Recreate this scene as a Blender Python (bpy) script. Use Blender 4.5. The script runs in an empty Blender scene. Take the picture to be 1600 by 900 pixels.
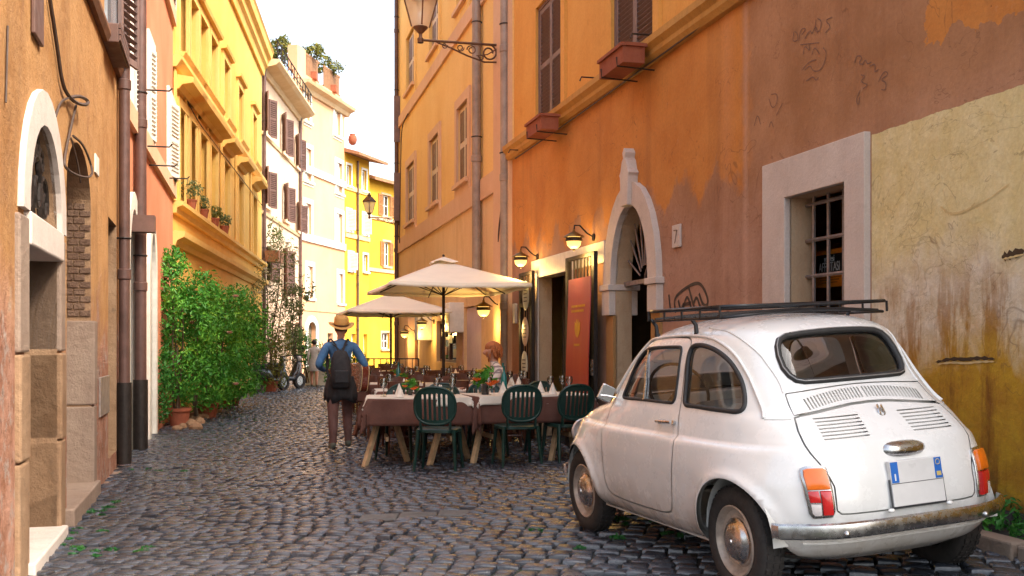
import bpy, bmesh, math, random
import numpy as np
from mathutils import Vector, Matrix, noise as mnoise
from mathutils.geometry import delaunay_2d_cdt, tessellate_polygon
random.seed(7); np.random.seed(7)
R = math.radians
scene = bpy.context.scene
COL = scene.collection

# ------------------------------------------------------------------ camera, sky, sun, exposure
CAMZ, FPX, HY = 1.36, 1650.0, 540.0
cam = bpy.data.objects.new('camera', bpy.data.cameras.new('camera'))
COL.objects.link(cam)
cam.location = (0, 0, CAMZ); cam.rotation_euler = (R(90), 0, 0)
cam.data.sensor_width = 36; cam.data.lens = FPX / 1600 * 36
cam.data.shift_y = (HY - 450) / 1600
cam.data.clip_start = 0.05; cam.data.clip_end = 2000
scene.camera = cam

SUN_EL, SUN_AZ = R(46), R(122)          # azimuth measured clockwise from +Y (the street's far end)
w = bpy.data.worlds.new('World'); scene.world = w; w.use_nodes = True
wn = w.node_tree; wn.nodes.clear()
sky = wn.nodes.new('ShaderNodeTexSky'); sky.sky_type = 'NISHITA'; sky.sun_disc = False
sky.sun_elevation = SUN_EL; sky.sun_rotation = SUN_AZ
sky.air_density = 1.0; sky.dust_density = 4.0; sky.ozone_density = 1.0
hsv = wn.nodes.new('ShaderNodeHueSaturation'); hsv.inputs['Saturation'].default_value = 0.62; hsv.inputs['Value'].default_value = 1.0
wt = wn.nodes.new('ShaderNodeMix'); wt.data_type = 'RGBA'; wt.blend_type = 'MULTIPLY'
wt.inputs['Factor'].default_value = 1.0; wt.inputs[7].default_value = (1.0, 0.985, 0.955, 1)   # thin warm cloud veil
bg = wn.nodes.new('ShaderNodeBackground'); bg.inputs['Strength'].default_value = 0.15
wo = wn.nodes.new('ShaderNodeOutputWorld')
wn.links.new(sky.outputs[0], hsv.inputs['Color']); wn.links.new(hsv.outputs[0], wt.inputs[6])
wn.links.new(wt.outputs[2], bg.inputs[0]); wn.links.new(bg.outputs[0], wo.inputs[0])
sd = bpy.data.lights.new('sun', 'SUN'); sd.energy = 1.5; sd.angle = R(11); sd.color = (1.0, 0.9, 0.74)
so = bpy.data.objects.new('sun', sd); COL.objects.link(so)
sdir = Vector((math.sin(SUN_AZ) * math.cos(SUN_EL), math.cos(SUN_AZ) * math.cos(SUN_EL), math.sin(SUN_EL)))
so.rotation_euler = sdir.to_track_quat('Z', 'Y').to_euler()
so.location = sdir * 60
scene.view_settings.view_transform = 'Standard'
scene.view_settings.look = 'None'
scene.view_settings.exposure = 1.8
scene.view_settings.gamma = 1.0
scene.render.engine = 'CYCLES'
scene.cycles.max_bounces = 10; scene.cycles.diffuse_bounces = 6; scene.cycles.transparent_max_bounces = 16

# ------------------------------------------------------------------ helpers
def lin(c):
    if isinstance(c, str):
        c = c.lstrip('#'); c = [int(c[i:i + 2], 16) / 255 for i in (0, 2, 4)]
        return tuple(x / 12.92 if x <= 0.04045 else ((x + 0.055) / 1.055) ** 2.4 for x in c) + (1,)
    return tuple(c) + ((1,) if len(c) == 3 else ())

class NT:
    """tiny node-graph helper for one material"""
    def __init__(s, name):
        s.m = bpy.data.materials.new(name); s.m.use_nodes = True
        s.t = s.m.node_tree; s.t.nodes.clear()
        s.out = s.n('ShaderNodeOutputMaterial'); s.b = s.n('ShaderNodeBsdfPrincipled')
        s.l(s.b.outputs[0], s.out.inputs[0]); s._tc = None
    def n(s, k): return s.t.nodes.new(k)
    def l(s, a, b): s.t.links.new(a, b)
    def put(s, sock, v):
        if hasattr(v, 'node') or isinstance(v, bpy.types.NodeSocket): s.l(v, sock)
        else: sock.default_value = v
    def tc(s):
        if not s._tc: s._tc = s.n('ShaderNodeTexCoord')
        return s._tc.outputs['Object']
    def xyz(s):
        k = s.n('ShaderNodeSeparateXYZ'); s.l(s.tc(), k.inputs[0]); return k.outputs[0], k.outputs[1], k.outputs[2]
    def mapv(s, sc, loc=(0, 0, 0)):
        k = s.n('ShaderNodeMapping'); s.l(s.tc(), k.inputs[0]); k.inputs['Scale'].default_value = sc; k.inputs['Location'].default_value = loc
        return k.outputs[0]
    def noise(s, scale, detail=6, rough=.6, vec=None, dist=0):
        k = s.n('ShaderNodeTexNoise'); k.inputs['Scale'].default_value = scale; k.inputs['Detail'].default_value = detail
        k.inputs['Roughness'].default_value = rough; k.inputs['Distortion'].default_value = dist
        s.l(vec if vec is not None else s.tc(), k.inputs['Vector']); return k.outputs[0]
    def vor(s, scale, vec=None, feature='F1', out=0):
        k = s.n('ShaderNodeTexVoronoi'); k.feature = feature; k.inputs['Scale'].default_value = scale
        s.l(vec if vec is not None else s.tc(), k.inputs['Vector']); return k.outputs[out]
    def math(s, op, a, b=0.0, c=None, clamp=False):
        k = s.n('ShaderNodeMath'); k.operation = op; k.use_clamp = clamp
        s.put(k.inputs[0], a); s.put(k.inputs[1], b)
        if c is not None: s.put(k.inputs[2], c)
        return k.outputs[0]
    def rng(s, v, a, b, c=0.0, d=1.0, smooth=False):
        k = s.n('ShaderNodeMapRange'); k.clamp = True
        if smooth: k.interpolation_type = 'SMOOTHSTEP'
        s.put(k.inputs[0], v); s.put(k.inputs[1], a); s.put(k.inputs[2], b); s.put(k.inputs[3], c); s.put(k.inputs[4], d)
        return k.outputs[0]
    def mix(s, f, a, b, mode='MIX'):
        k = s.n('ShaderNodeMix'); k.data_type = 'RGBA'; k.blend_type = mode
        s.put(k.inputs[0], f); s.put(k.inputs[6], lin(a) if isinstance(a, (str, tuple)) else a); s.put(k.inputs[7], lin(b) if isinstance(b, (str, tuple)) else b)
        return k.outputs[2]
    def bump(s, h, strength=.3, dist=.02):
        k = s.n('ShaderNodeBump'); k.inputs['Strength'].default_value = strength; k.inputs['Distance'].default_value = dist
        s.l(h, k.inputs['Height']); s.l(k.outputs[0], s.b.inputs['Normal'])
    def attr(s, name):
        k = s.n('ShaderNodeAttribute'); k.attribute_name = name; return k.outputs['Fac']
    def done(s, col=None, rough=.8, metal=0.0, spec=None, coat=None, emis=None, estr=0.0):
        if col is not None: s.put(s.b.inputs['Base Color'], lin(col) if isinstance(col, (str, tuple)) else col)
        s.put(s.b.inputs['Roughness'], rough); s.put(s.b.inputs['Metallic'], metal)
        if spec is not None: s.put(s.b.inputs['Specular IOR Level'], spec)
        if coat is not None: s.b.inputs['Coat Weight'].default_value = coat; s.b.inputs['Coat Roughness'].default_value = .06
        if emis is not None: s.b.inputs['Emission Color'].default_value = lin(emis); s.b.inputs['Emission Strength'].default_value = estr
        return s.m

_mc = {}
def simple(name, col, rough=.6, metal=0.0, var=.18, scale=9.0, bump=.0, coat=None, spec=None):
    """base colour with grain and blotches so that nothing is perfectly uniform"""
    if name in _mc: return _mc[name]
    t = NT(name); c = lin(col)
    a = tuple(min(1, x * (1 + var)) for x in c[:3]) + (1,); b = tuple(x * (1 - var) for x in c[:3]) + (1,)
    f = t.rng(t.noise(scale, 7, .65), .3, .7)
    k = t.mix(f, b, a)
    r = t.rng(t.noise(scale * 2.3, 4), .3, .7, max(0.02, rough - .1), min(1, rough + .1))
    if bump: t.bump(t.noise(scale * 6, 6, .7), bump, .01)
    _mc[name] = t.done(k, r, metal, spec, coat); return _mc[name]

def plaster(name, base, alt, dark, streak=.35, bump=.35, sc=1.0, low=None, lowz=1.2):
    """lime plaster: cloudy colour, rain streaks, scuffs, optional worn foot"""
    if name in _mc: return _mc[name]
    t = NT(name)
    k = t.mix(t.rng(t.noise(.55 * sc, 8, .62, dist=.4), .36, .64), base, alt)
    st = t.noise(1.0, 8, .68, t.mapv((1.5 * sc, 1.5 * sc, .38 * sc)), dist=.8)
    k = t.mix(t.math('MULTIPLY', t.rng(st, .5, .78), streak * .75), k, dark)
    bl = t.noise(3.2 * sc, 9, .7)
    k = t.mix(t.math('MULTIPLY', t.rng(bl, .58, .74), streak * .9), k, dark)
    if low:
        x, y, z = t.xyz()
        e = t.math('ADD', z, t.math('MULTIPLY', t.math('SUBTRACT', t.noise(1.6, 8, .65), .5), 1.8))
        k = t.mix(t.rng(e, lowz * .55, lowz, .8, 0), k, low)
    fine = t.noise(28 * sc, 6, .7)
    k = t.mix(t.rng(fine, .35, .7, .0, .22), k, dark)
    t.bump(t.math('ADD', t.math('MULTIPLY', t.noise(5 * sc, 8, .6), 1.0), t.math('MULTIPLY', fine, .35)), bump, .03)
    _mc[name] = t.done(k, .88, spec=.25); return _mc[name]

class MB:
    """collects shapes and links them as ONE mesh object"""
    def __init__(s): s.v = []; s.f = []; s.mi = []; s.cur = 0
    def add(s, vs, fs):
        o = len(s.v); s.v += [tuple(p) for p in vs]; s.f += [tuple(i + o for i in f) for f in fs]; s.mi += [s.cur] * len(fs); return s
    def box(s, c, d, M=None, tz=1.0, ty=None):
        x, y, z = d[0] / 2, d[1] / 2, d[2] / 2; ty = tz if ty is None else ty
        vs = [Vector((sx * x * (tz if sz > 0 else 1), sy * y * (ty if sz > 0 else 1), sz * z)) for sz in (-1, 1) for sy in (-1, 1) for sx in (-1, 1)]
        if M: vs = [M @ p for p in vs]
        vs = [p + Vector(c) for p in vs]
        return s.add(vs, [(0, 2, 3, 1), (4, 5, 7, 6), (0, 1, 5, 4), (2, 6, 7, 3), (0, 4, 6, 2), (1, 3, 7, 5)])
    def bx(s, x0, x1, y0, y1, z0, z1): return s.box(((x0 + x1) / 2, (y0 + y1) / 2, (z0 + z1) / 2), (abs(x1 - x0), abs(y1 - y0), abs(z1 - z0)))
    def tube(s, pts, r, n=8, closed=False, flat=None):
        P = [Vector(p) for p in pts]; N = len(P); vs = []; up = None
        for i, p in enumerate(P):
            if closed: d = P[(i + 1) % N] - P[i - 1]
            else: d = P[min(i + 1, N - 1)] - P[max(i - 1, 0)]
            d = d.normalized() if d.length > 1e-9 else Vector((0, 0, 1))
            if up is None:
                up = Vector((0, 0, 1)) if abs(d.z) < .9 else Vector((1, 0, 0))
            a = d.cross(up); a = a.normalized() if a.length > 1e-6 else d.orthogonal().normalized()
            b = a.cross(d).normalized(); up = b
            rr = r[i] if isinstance(r, (list, tuple)) else r
            for j in range(n):
                t = 2 * math.pi * j / n
                vs.append(p + a * (rr * math.cos(t)) + b * (rr * (flat or 1) * math.sin(t)))
        fs = []
        for i in range(N if closed else N - 1):
            for j in range(n):
                k = (i + 1) % N
                fs.append((i * n + j, i * n + (j + 1) % n, k * n + (j + 1) % n, k * n + j))
        if not closed: fs += [tuple(range(n - 1, -1, -1)), tuple((N - 1) * n + j for j in range(n))]
        return s.add(vs, fs)
    def lathe(s, prof, n=16, M=None, cap=True):
        vs = []
        for r, z in prof:
            for j in range(n):
                t = 2 * math.pi * j / n; p = Vector((r * math.cos(t), r * math.sin(t), z)); vs.append(M @ p if M else p)
        fs = [(i * n + j, i * n + (j + 1) % n, (i + 1) * n + (j + 1) % n, (i + 1) * n + j) for i in range(len(prof) - 1) for j in range(n)]
        if cap: fs += [tuple(range(n - 1, -1, -1)), tuple((len(prof) - 1) * n + j for j in range(n))]
        return s.add(vs, fs)
    def prism(s, poly, a0, a1, fn):
        """2-D polygon swept between a0 and a1; fn(p, q, a) -> 3-D point"""
        n = len(poly); tri = tessellate_polygon([[Vector((p[0], p[1], 0)) for p in poly]])
        vs = [fn(p[0], p[1], a0) for p in poly] + [fn(p[0], p[1], a1) for p in poly]
        fs = [tuple(t) for t in tri] + [tuple(i + n for i in reversed(t)) for t in tri]
        fs += [(i, (i + 1) % n, n + (i + 1) % n, n + i) for i in range(n)]
        return s.add(vs, fs)
    def sphere(s, c, r, n=10, m=6):
        r = (r, r, r) if not isinstance(r, (tuple, list)) else r
        prof = [(max(1e-4, math.sin(math.pi * i / m)), -math.cos(math.pi * i / m)) for i in range(m + 1)]
        M = Matrix.Translation(c) @ Matrix.Diagonal((r[0], r[1], r[2], 1)); return s.lathe(prof, n, M)
    def mesh(s, name, mats, smooth=False):
        me = bpy.data.meshes.new(name); me.from_pydata(s.v, [], s.f); me.validate()
        for m in (mats if isinstance(mats, (list, tuple)) else [mats]): me.materials.append(m)
        if len(me.polygons) == len(s.mi): me.polygons.foreach_set('material_index', s.mi)
        bm = bmesh.new(); bm.from_mesh(me); bmesh.ops.recalc_face_normals(bm, faces=bm.faces); bm.to_mesh(me); bm.free()
        if smooth: smooth_by_angle(me, smooth if smooth is not True else 40)
        return me
    def build(s, name, mats, parent=None, smooth=False, bevel=0, loc=None, rot=None):
        return link(name, s.mesh(name, mats, smooth), parent, bevel, loc, rot)

def smooth_by_angle(me, deg):
    me.polygons.foreach_set('use_smooth', [True] * len(me.polygons))
    if deg < 179: me.set_sharp_from_angle(angle=R(deg))
def link(name, me, parent=None, bevel=0, loc=None, rot=None):
    o = bpy.data.objects.new(name, me); COL.objects.link(o)
    if parent: o.parent = parent
    if loc is not None: o.location = loc
    if rot is not None: o.rotation_euler = rot
    if bevel:
        b = o.modifiers.new('bevel', 'BEVEL'); b.width = bevel; b.segments = 2; b.limit_method = 'ANGLE'; b.angle_limit = R(40)
    return o
def tag(o, label=None, cat=None, group=None, kind=None):
    if label: o['label'] = label
    if cat: o['category'] = cat
    if group: o['group'] = group
    if kind: o['kind'] = kind
    return o
def empty(name, loc=(0, 0, 0), rz=0.0, label=None, cat=None, group=None, scale=1.0):
    o = bpy.data.objects.new(name, None); COL.objects.link(o); o.empty_display_size = .2
    o.location = loc; o.rotation_euler = (0, 0, rz); o.scale = (scale,) * 3
    return tag(o, label, cat, group)
def copy_tree(o, parent=None):
    kids = list(o.children); c = o.copy(); COL.objects.link(c); c.parent = parent
    for k in kids: copy_tree(k, c)
    return c
def put(src, loc, rz, label, group=None, first=False, scale=None):
    o = src if first else copy_tree(src)
    o.location = loc; o.rotation_euler = (0, 0, rz); o['label'] = label
    if scale: o.scale = (scale,) * 3
    if group: o['group'] = group
    return o
def inpoly(P, poly):
    x, y = P[:, 0], P[:, 1]; r = np.zeros(len(P), bool); n = len(poly)
    for i in range(n):
        (x0, y0), (x1, y1) = poly[i], poly[i - 1]
        if y0 == y1: continue
        r ^= ((y0 > y) != (y1 > y)) & (x < (x1 - x0) * (y - y0) / (y1 - y0) + x0)
    return r
def cdt(points, polys):
    """constrained Delaunay of loose points plus closed polygons -> verts (N,2), tris (M,3)"""
    vs = [Vector(p) for p in points]; es = []
    for pl in polys:
        o = len(vs); vs += [Vector(p) for p in pl]; es += [(o + i, o + (i + 1) % len(pl)) for i in range(len(pl))]
    r = delaunay_2d_cdt(vs, es, [], 0, 1e-7)
    return np.array([tuple(v) for v in r[0]]), np.array([f for f in r[2] if len(f) == 3])
def smst(a, b, x):
    t = min(1, max(0, (x - a) / (b - a))); return t * t * (3 - 2 * t)
def ground_z(x, y):
    s = (x - 1.655) * .946 + (y - 5.22) * .324 + 3.25
    bank = .065 * (.5 * (s + math.sqrt(s * s + .3)))
    bank *= 1 - .92 * smst(7.6, 12.5, y)
    return bank + .006 * math.sin(x * 1.7 + y * .6) + .005 * math.sin(y * 1.3 - x * .5) - .0
def ray(px, py, Y):
    """world point seen at photo pixel (px,py) at depth Y"""
    return Vector(((px - 800) / FPX * Y, Y, CAMZ + (HY - py) / FPX * Y))

class Wall:
    """vertical facade line p0->p1; local x runs along it, s*local y points to the street"""
    def __init__(s, p0, p1, side):
        s.p0 = Vector(p0); s.d = Vector(p1) - s.p0; s.L = s.d.length; s.d.normalize(); s.s = side
        s.rz = math.atan2(s.d.y, s.d.x)
    def uz(s, px, py, out=0.0):
        n = Vector((-s.d.y, s.d.x)) * s.s; p = s.p0 + n * out
        k = (px - 800) / FPX      # X = k*Y
        # p.x + u d.x = k (p.y + u d.y)
        u = (k * p.y - p.x) / (s.d.x - k * s.d.y); Y = p.y + u * s.d.y
        return u, CAMZ + (HY - py) / FPX * Y
    def u(s, px): return s.uz(px, 0)[0]
    def z(s, px, py): return s.uz(px, py)[1]
    def world(s, u, o, z):
        n = Vector((-s.d.y, s.d.x)) * s.s; p = s.p0 + s.d * u + n * o; return Vector((p.x, p.y, z))
    def root(s, name, label, cat='building', group=None):
        return empty(name, (s.p0.x, s.p0.y, 0), s.rz, label, cat, group)

def arch_poly(u0, u1, z0, zs, rise=None, n=14):
    """door outline: jambs u0,u1 from z0 to springing zs, then a half-ellipse"""
    c = (u0 + u1) / 2; a = (u1 - u0) / 2; rise = a if rise is None else rise
    return [(u0, z0)] + [(u1, z0)] + [(c + a * math.cos(math.pi * i / n), zs + rise * math.sin(math.pi * i / n)) for i in range(n + 1)]
def rect(u0, u1, z0, z1): return [(u0, z0), (u1, z0), (u1, z1), (u0, z1)]

def wall_panel(root, W, name, mat, outline, holes, depth=.3, out=0.0, thick=.35, label=None, res=None, reveal_mat=None):
    """a facade sheet with real openings: front face, reveals running `depth` back, outer edge `thick`"""
    us = [p[0] for p in outline]; zs = [p[1] for p in outline]; pts = []
    st = res or .9
    for a in np.arange(min(us) + st * .5, max(us), st):
        for b in np.arange(min(zs) + st * .5, max(zs), st): pts.append((a + .013 * math.sin(a * 7 + b), b + .011 * math.cos(b * 5)))
    pts = np.array(pts) if pts else np.zeros((0, 2))
    if len(pts): pts = pts[inpoly(pts, outline)]
    V, T = cdt([tuple(p) for p in pts], [outline] + holes)
    C = V[T].mean(axis=1); keep = inpoly(C, outline)
    for h in holes: keep &= ~inpoly(C, h)
    mb = MB(); s = W.s
    mb.add([(p[0], s * out, p[1]) for p in V], [tuple(int(i) for i in t) for t in T[keep]])
    mb.mi = [0] * len(mb.f)
    for h in holes:
        if reveal_mat: mb.cur = 1
        n = len(h); mb.add([(p[0], s * out, p[1]) for p in h] + [(p[0], s * (out - depth), p[1]) for p in h], [(i, (i + 1) % n, n + (i + 1) % n, n + i) for i in range(n)])
    mb.cur = 0
    n = len(outline); mb.add([(p[0], s * out, p[1]) for p in outline] + [(p[0], s * (out - thick), p[1]) for p in outline], [(i, (i + 1) % n, n + (i + 1) % n, n + i) for i in range(n)])
    o = mb.build(name, [mat, reveal_mat] if reveal_mat else mat, root)
    if label: o['label'] = label
    return o
def block_behind(root, W, u0, u1, z1, depth, mat, roofmat, z0=-.3, gap=.36):
    """the building's volume behind its facade"""
    s = W.s
    mb = MB(); mb.bx(u0, u1, -s * 2.2, -s * depth, z0, z1 - .1); mb.build('rear_wall', mat, root)
    for a_, b_ in ((u0 + .003, u0 + .2), (u1 - .2, u1 - .003)): mb = MB(); mb.bx(a_, b_, -s * (gap + .06), -s * 2.198, z0, z1 - .1); mb.build('end_wall', mat, root)
    mb = MB(); mb.bx(u0 - .02, u1 + .02, s * .02, -s * (depth + .1), z1 + .002, z1 + .16); mb.build('roof', roofmat, root)
def strip(root, W, name, mat, u0, u1, z0, z1, o0, o1, bevel=0):
    mb = MB(); mb.bx(u0, u1, W.s * o0, W.s * o1, z0, z1); return mb.build(name, mat, root, bevel=bevel)
def moulding(root, W, name, mat, u0, u1, prof):
    """profile (out,z) swept along the wall"""
    mb = MB(); mb.prism(prof, u0, u1, lambda p, q, a: (a, W.s * p, q)); return mb.build(name, mat, root)
def ring(u0, u1, z0, z1, t, tb=None):
    return [(u0 - t, z0 - (t if tb is None else tb)), (u1 + t, z0 - (t if tb is None else tb)), (u1 + t, z1 + t), (u0 - t, z1 + t)]
def band_between(mb, W, outer, inner, o0, o1):
    """frame between two polygons of equal length"""
    n = len(outer); s = W.s
    vs = [(p[0], s * o, p[1]) for o in (o0, o1) for pl in (outer, inner) for p in pl]
    fs = []
    for i in range(n):
        j = (i + 1) % n
        fs += [(2 * n + i, 2 * n + j, 3 * n + j, 3 * n + i), (i, n + i, n + j, j), (i, j, 2 * n + j, 2 * n + i), (n + i, 3 * n + i, 3 * n + j, n + j)]
    mb.add(vs, fs)
_slat = {}
def shutter(root, W, u0, u1, z0, z1, o, mat, slats=True, parts=True, mid=True, swing=0.0, hinge=0, pitch=.062):
    """louvred shutter leaf (frame + slats); swing opens it about the hinge edge"""
    w_, h_ = u1 - u0, z1 - z0; s = W.s; t = .055 if w_ > .3 else .04; d = .04
    sg = 1 if hinge == 0 else -1
    mb = MB()
    mb.bx(0, sg * t, -d / 2, d / 2, 0, h_); mb.bx(sg * (w_ - t), sg * w_, -d / 2, d / 2, 0, h_)
    for zz in ([0, h_ - t * 1.3] + ([h_ * .47] if mid else [])): mb.bx(sg * t, sg * (w_ - t), -d / 2 + .002, d / 2 - .002, zz, zz + t * 1.3)
    if not parts and slats: mb.bx(sg * t, sg * (w_ - t), -.008, .004, t, h_ - t)
    if not slats: mb.bx(sg * t, sg * (w_ - t), -.012, .012, t, h_ - t)
    o_ = mb.build('shutter', mat, root, loc=(u0 if hinge == 0 else u1, s * o, z0), rot=(0, 0, swing))
    if slats:
        spans = [(t * 1.3, h_ * .47), (h_ * .47 + t * 1.3, h_ - t * 1.3)] if mid else [(t * 1.3, h_ - t * 1.3)]
        if parts:
            key = (round(w_, 2), s, sg, mat.name)
            if key not in _slat:
                m2 = MB(); m2.box((sg * w_ / 2, 0, 0), (w_ - 2 * t + .01, .05, .009), Matrix.Rotation(R(38) * s, 3, 'X')); _slat[key] = m2.mesh('slat', mat)
            for a, b in spans:
                n = max(2, int((b - a) / pitch))
                for i in range(n):
                    q = link('slat', _slat[key], o_); q.location = (0, 0, a + (b - a) * (i + .5) / n)
        else:
            m2 = MB()
            for a, b in spans:
                n = max(2, int((b - a) / pitch))
                for i in range(n): m2.box((sg * w_ / 2, s * .012, a + (b - a) * (i + .5) / n), (w_ - 2 * t, .04, .012), Matrix.Rotation(R(35) * s, 3, 'X'))
            q = m2.build('slat_set', mat, o_); q['kind'] = 'stuff'
    return o_
def window(root, W, u0, u1, z0, z1, frame, glass, surround=None, st=.12, rec=.14, rows=3, sill=None, sproud=.03, cols=2):
    """glazed sash set back in its opening, with optional plaster surround and sill"""
    s = W.s; f = .06; wd, hh = u1 - u0, z1 - z0; o0, o1 = -rec - .05, -rec
    if surround:
        mb = MB(); band_between(mb, W, ring(u0, u1, z0, z1, st), rect(u0, u1, z0, z1), -.01, sproud); mb.build('window_surround', surround, root)
    mb = MB()
    band_between(mb, W, rect(u0, u1, z0, z1), rect(u0 + f, u1 - f, z0 + f, z1 - f), o0, o1)
    for c in range(1, cols):
        x = u0 + wd * c / cols; mb.bx(x - f * .6, x + f * .6, s * o0, s * (o1 + .012), z0 + f, z1 - f)
    for r in range(1, rows):
        z = z0 + hh * r / rows; mb.bx(u0 + f, u1 - f, s * (o0 + .004), s * (o1 - .008), z - .022, z + .022)
    fr = mb.build('window_frame', frame, root)
    mb = MB(); mb.bx(u0 + f * .5, u1 - f * .5, s * (o0 + .014), s * (o0 + .022), z0 + f * .5, z1 - f * .5); mb.build('pane', glass, fr)
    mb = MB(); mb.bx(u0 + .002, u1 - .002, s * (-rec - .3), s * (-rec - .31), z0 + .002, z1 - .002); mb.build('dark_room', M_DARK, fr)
    if sill:
        mb = MB(); mb.bx(u0 - st * 1.1, u1 + st * 1.1, s * -.02, s * (sproud + .07), z0 - .1, z0 - .002); mb.build('sill', sill, root)
    return fr
# ------------------------------------------------------------------ shared materials
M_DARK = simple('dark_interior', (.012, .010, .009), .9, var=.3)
M_STONE = plaster('pale_stone', (.60, .51, .455), (.68, .60, .54), (.25, .19, .15), .35, .3, 2.2)
M_TRAV = plaster('travertine', (.26, .15, .082), (.37, .235, .14), (.10, .07, .05), .75, .7, 2.4)
M_GREYSTONE = plaster('grey_stone_jamb', (.26, .18, .135), (.34, .255, .195), (.16, .11, .09), .6, .6, 2.6)
M_GREYST0 = plaster('street_slab', (.13, .125, .12), (.18, .17, .165), (.05, .045, .04), .5, .4, 3)
M_BRICK = plaster('old_brick', (.13, .075, .05), (.20, .125, .085), (.06, .035, .03), .6, .9, 4)
M_IRON = simple('wrought_iron', (.035, .027, .024), .55, .55, .35, 14, .15)
M_BARS = simple('window_bar_iron', (.26, .215, .20), .55, .45, .3, 20, .2)
M_ROOF = plaster('roof_tile', (.32, .15, .08), (.42, .22, .12), (.14, .08, .05), .5, .6, 3)
M_BROWN = simple('brown_shutter_paint', (.13, .065, .048), .55, var=.25, scale=5)
M_GREYSH = simple('greyed_shutter_paint', (.185, .12, .105), .6, var=.22, scale=5)
M_PIPEBR = simple('brown_pipe_paint', (.105, .055, .045), .45, .1, .3, 6, .1)
M_PIPEGR = simple('grey_pipe_paint', (.30, .235, .19), .5, .2, .25, 5, .1)
M_CREAM = simple('cream_window_paint', (.62, .5, .38), .5, var=.15)
M_WHITEF = simple('white_frame_paint', (.74, .70, .62), .5, var=.12)
M_TERRA = plaster('terracotta', (.30, .085, .045), (.38, .125, .065), (.12, .045, .03), .4, .4, 6)
M_WOOD = simple('pale_trestle_wood', (.50, .34, .19), .6, var=.3, scale=12, bump=.15)
M_DWOOD = simple('dark_chair_wood', (.10, .035, .02), .38, var=.35, scale=10, bump=.08)
M_GLASSD = None
def glass_pane(name, tint, rough=.06):
    t = NT(name); k = t.mix(t.rng(t.noise(3, 4), .35, .65), tint, tuple(x * .55 for x in lin(tint)[:3])); return t.done(k, rough, spec=.8)
M_GLASSD = glass_pane('dark_window_glass', (.05, .045, .04))
def clear_glass(name, tint=(1, 1, 1), refl=.9):
    m = bpy.data.materials.new(name); m.use_nodes = True; t = m.node_tree; t.nodes.clear()
    o = t.nodes.new('ShaderNodeOutputMaterial'); mx = t.nodes.new('ShaderNodeMixShader'); tr = t.nodes.new('ShaderNodeBsdfTransparent'); gl = t.nodes.new('ShaderNodeBsdfGlossy')
    fr = t.nodes.new('ShaderNodeFresnel'); fr.inputs[0].default_value = 1.5
    mu = t.nodes.new('ShaderNodeMath'); mu.operation = 'MULTIPLY'; mu.inputs[1].default_value = refl; mu.use_clamp = True
    tr.inputs[0].default_value = lin(tint); gl.inputs['Roughness'].default_value = .02
    t.links.new(fr.outputs[0], mu.inputs[0]); t.links.new(mu.outputs[0], mx.inputs[0]); t.links.new(tr.outputs[0], mx.inputs[1]); t.links.new(gl.outputs[0], mx.inputs[2]); t.links.new(mx.outputs[0], o.inputs[0])
    return m
M_CLEAR = clear_glass('clear_glass', (.9, .92, .9), 2.0)

# ------------------------------------------------------------------ facade lines
KR = 4.4
def xr_(y): return KR - .257 * y
WR1 = Wall((xr_(2.6), 2.6), (xr_(17.1), 17.1), 1)
WR2 = Wall((xr_(17.1), 17.1), (xr_(17.1) - .245 * 13.4, 30.5), 1)
def xl1(y): return -1.15 - .276 * y
WL1 = Wall((xl1(3.4), 3.4), (xl1(12.0), 12.0), -1)
pL2 = (xl1(12.0) - .04, 12.0); eL2 = (pL2[0] - .236 * 7.6, 19.6)
WL2 = Wall(pL2, eL2, -1)
pL3 = (eL2[0] - .02, 19.6); mL3 = (pL3[0] - .142 * 7.8, 27.4); eL3 = (mL3[0] - .112 * 7.4, 34.8)
WL3 = Wall(pL3, eL3, -1)
pL4 = (eL3[0] - .03, 34.8); eL4 = (pL4[0] - .04 * 7.9, 42.7)
WL4 = Wall(pL4, eL4, -1)
pL5 = (eL4[0], 42.72); eL5 = (pL5[0] + .2 * 5.1, 47.8)
WL5 = Wall(pL5, eL5, -1)
pL6 = eL5; eL6 = (pL6[0] + .33 * 2.4, 50.2)
WL6 = Wall((pL6[0] + .02, pL6[1] + .03), eL6, -1)
WL7 = Wall((eL6[0] - .1, eL6[1] + .35), (eL6[0] - .1 + .45 * 9, eL6[1] + 9.35), -1)

# ------------------------------------------------------------------ street: sheet and cobbles
def mat_cobble():
    t = NT('basalt_cobble'); r = t.attr('tone')
    k = t.mix(r, (.020, .025, .036), (.070, .081, .106))
    k = t.mix(t.math('MULTIPLY', t.rng(t.noise(2.2, 5), .42, .7), .6), k, (.080, .076, .074))      # dusty tracks
    k = t.mix(t.rng(t.noise(40, 5, .7), .45, .8, 0, .5), k, (.016, .015, .017))
    rr = t.math('ADD', t.rng(t.noise(9, 6, .7), .3, .7, .10, .30), t.math('MULTIPLY', r, .1))
    t.bump(t.math('ADD', t.noise(26, 6, .65), t.math('MULTIPLY', t.noise(90, 4, .7), .4)), .38, .012)
    return t.done(k, rr, spec=.8)
M_COB = mat_cobble()
t = NT('joint_dirt'); k = t.mix(t.rng(t.noise(3, 7), .35, .65), (.014, .013, .012), (.034, .030, .026))
k = t.mix(t.rng(t.noise(1.1, 8, .7), .56, .66), k, (.018, .05, .012)); t.bump(t.noise(40, 6), .6, .02); M_JOINT = t.done(k, .9)
def left_x(y):
    if y < 12.0: return xl1(y)
    if y < 19.9: return pL2[0] - .236 * (y - 12.0)
    if y < 34.8: return pL3[0] - .128 * (y - 19.9)
    if y < 42.7: return pL4[0] - .04 * (y - 34.8)
    return pL5[0] + .25 * (y - 42.7)
def right_x(y):
    if y < 17.1: return xr_(y)
    if y < 30.5: return -.245 * (y - 17.1) + xr_(17.1)
    return 3.0
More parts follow.
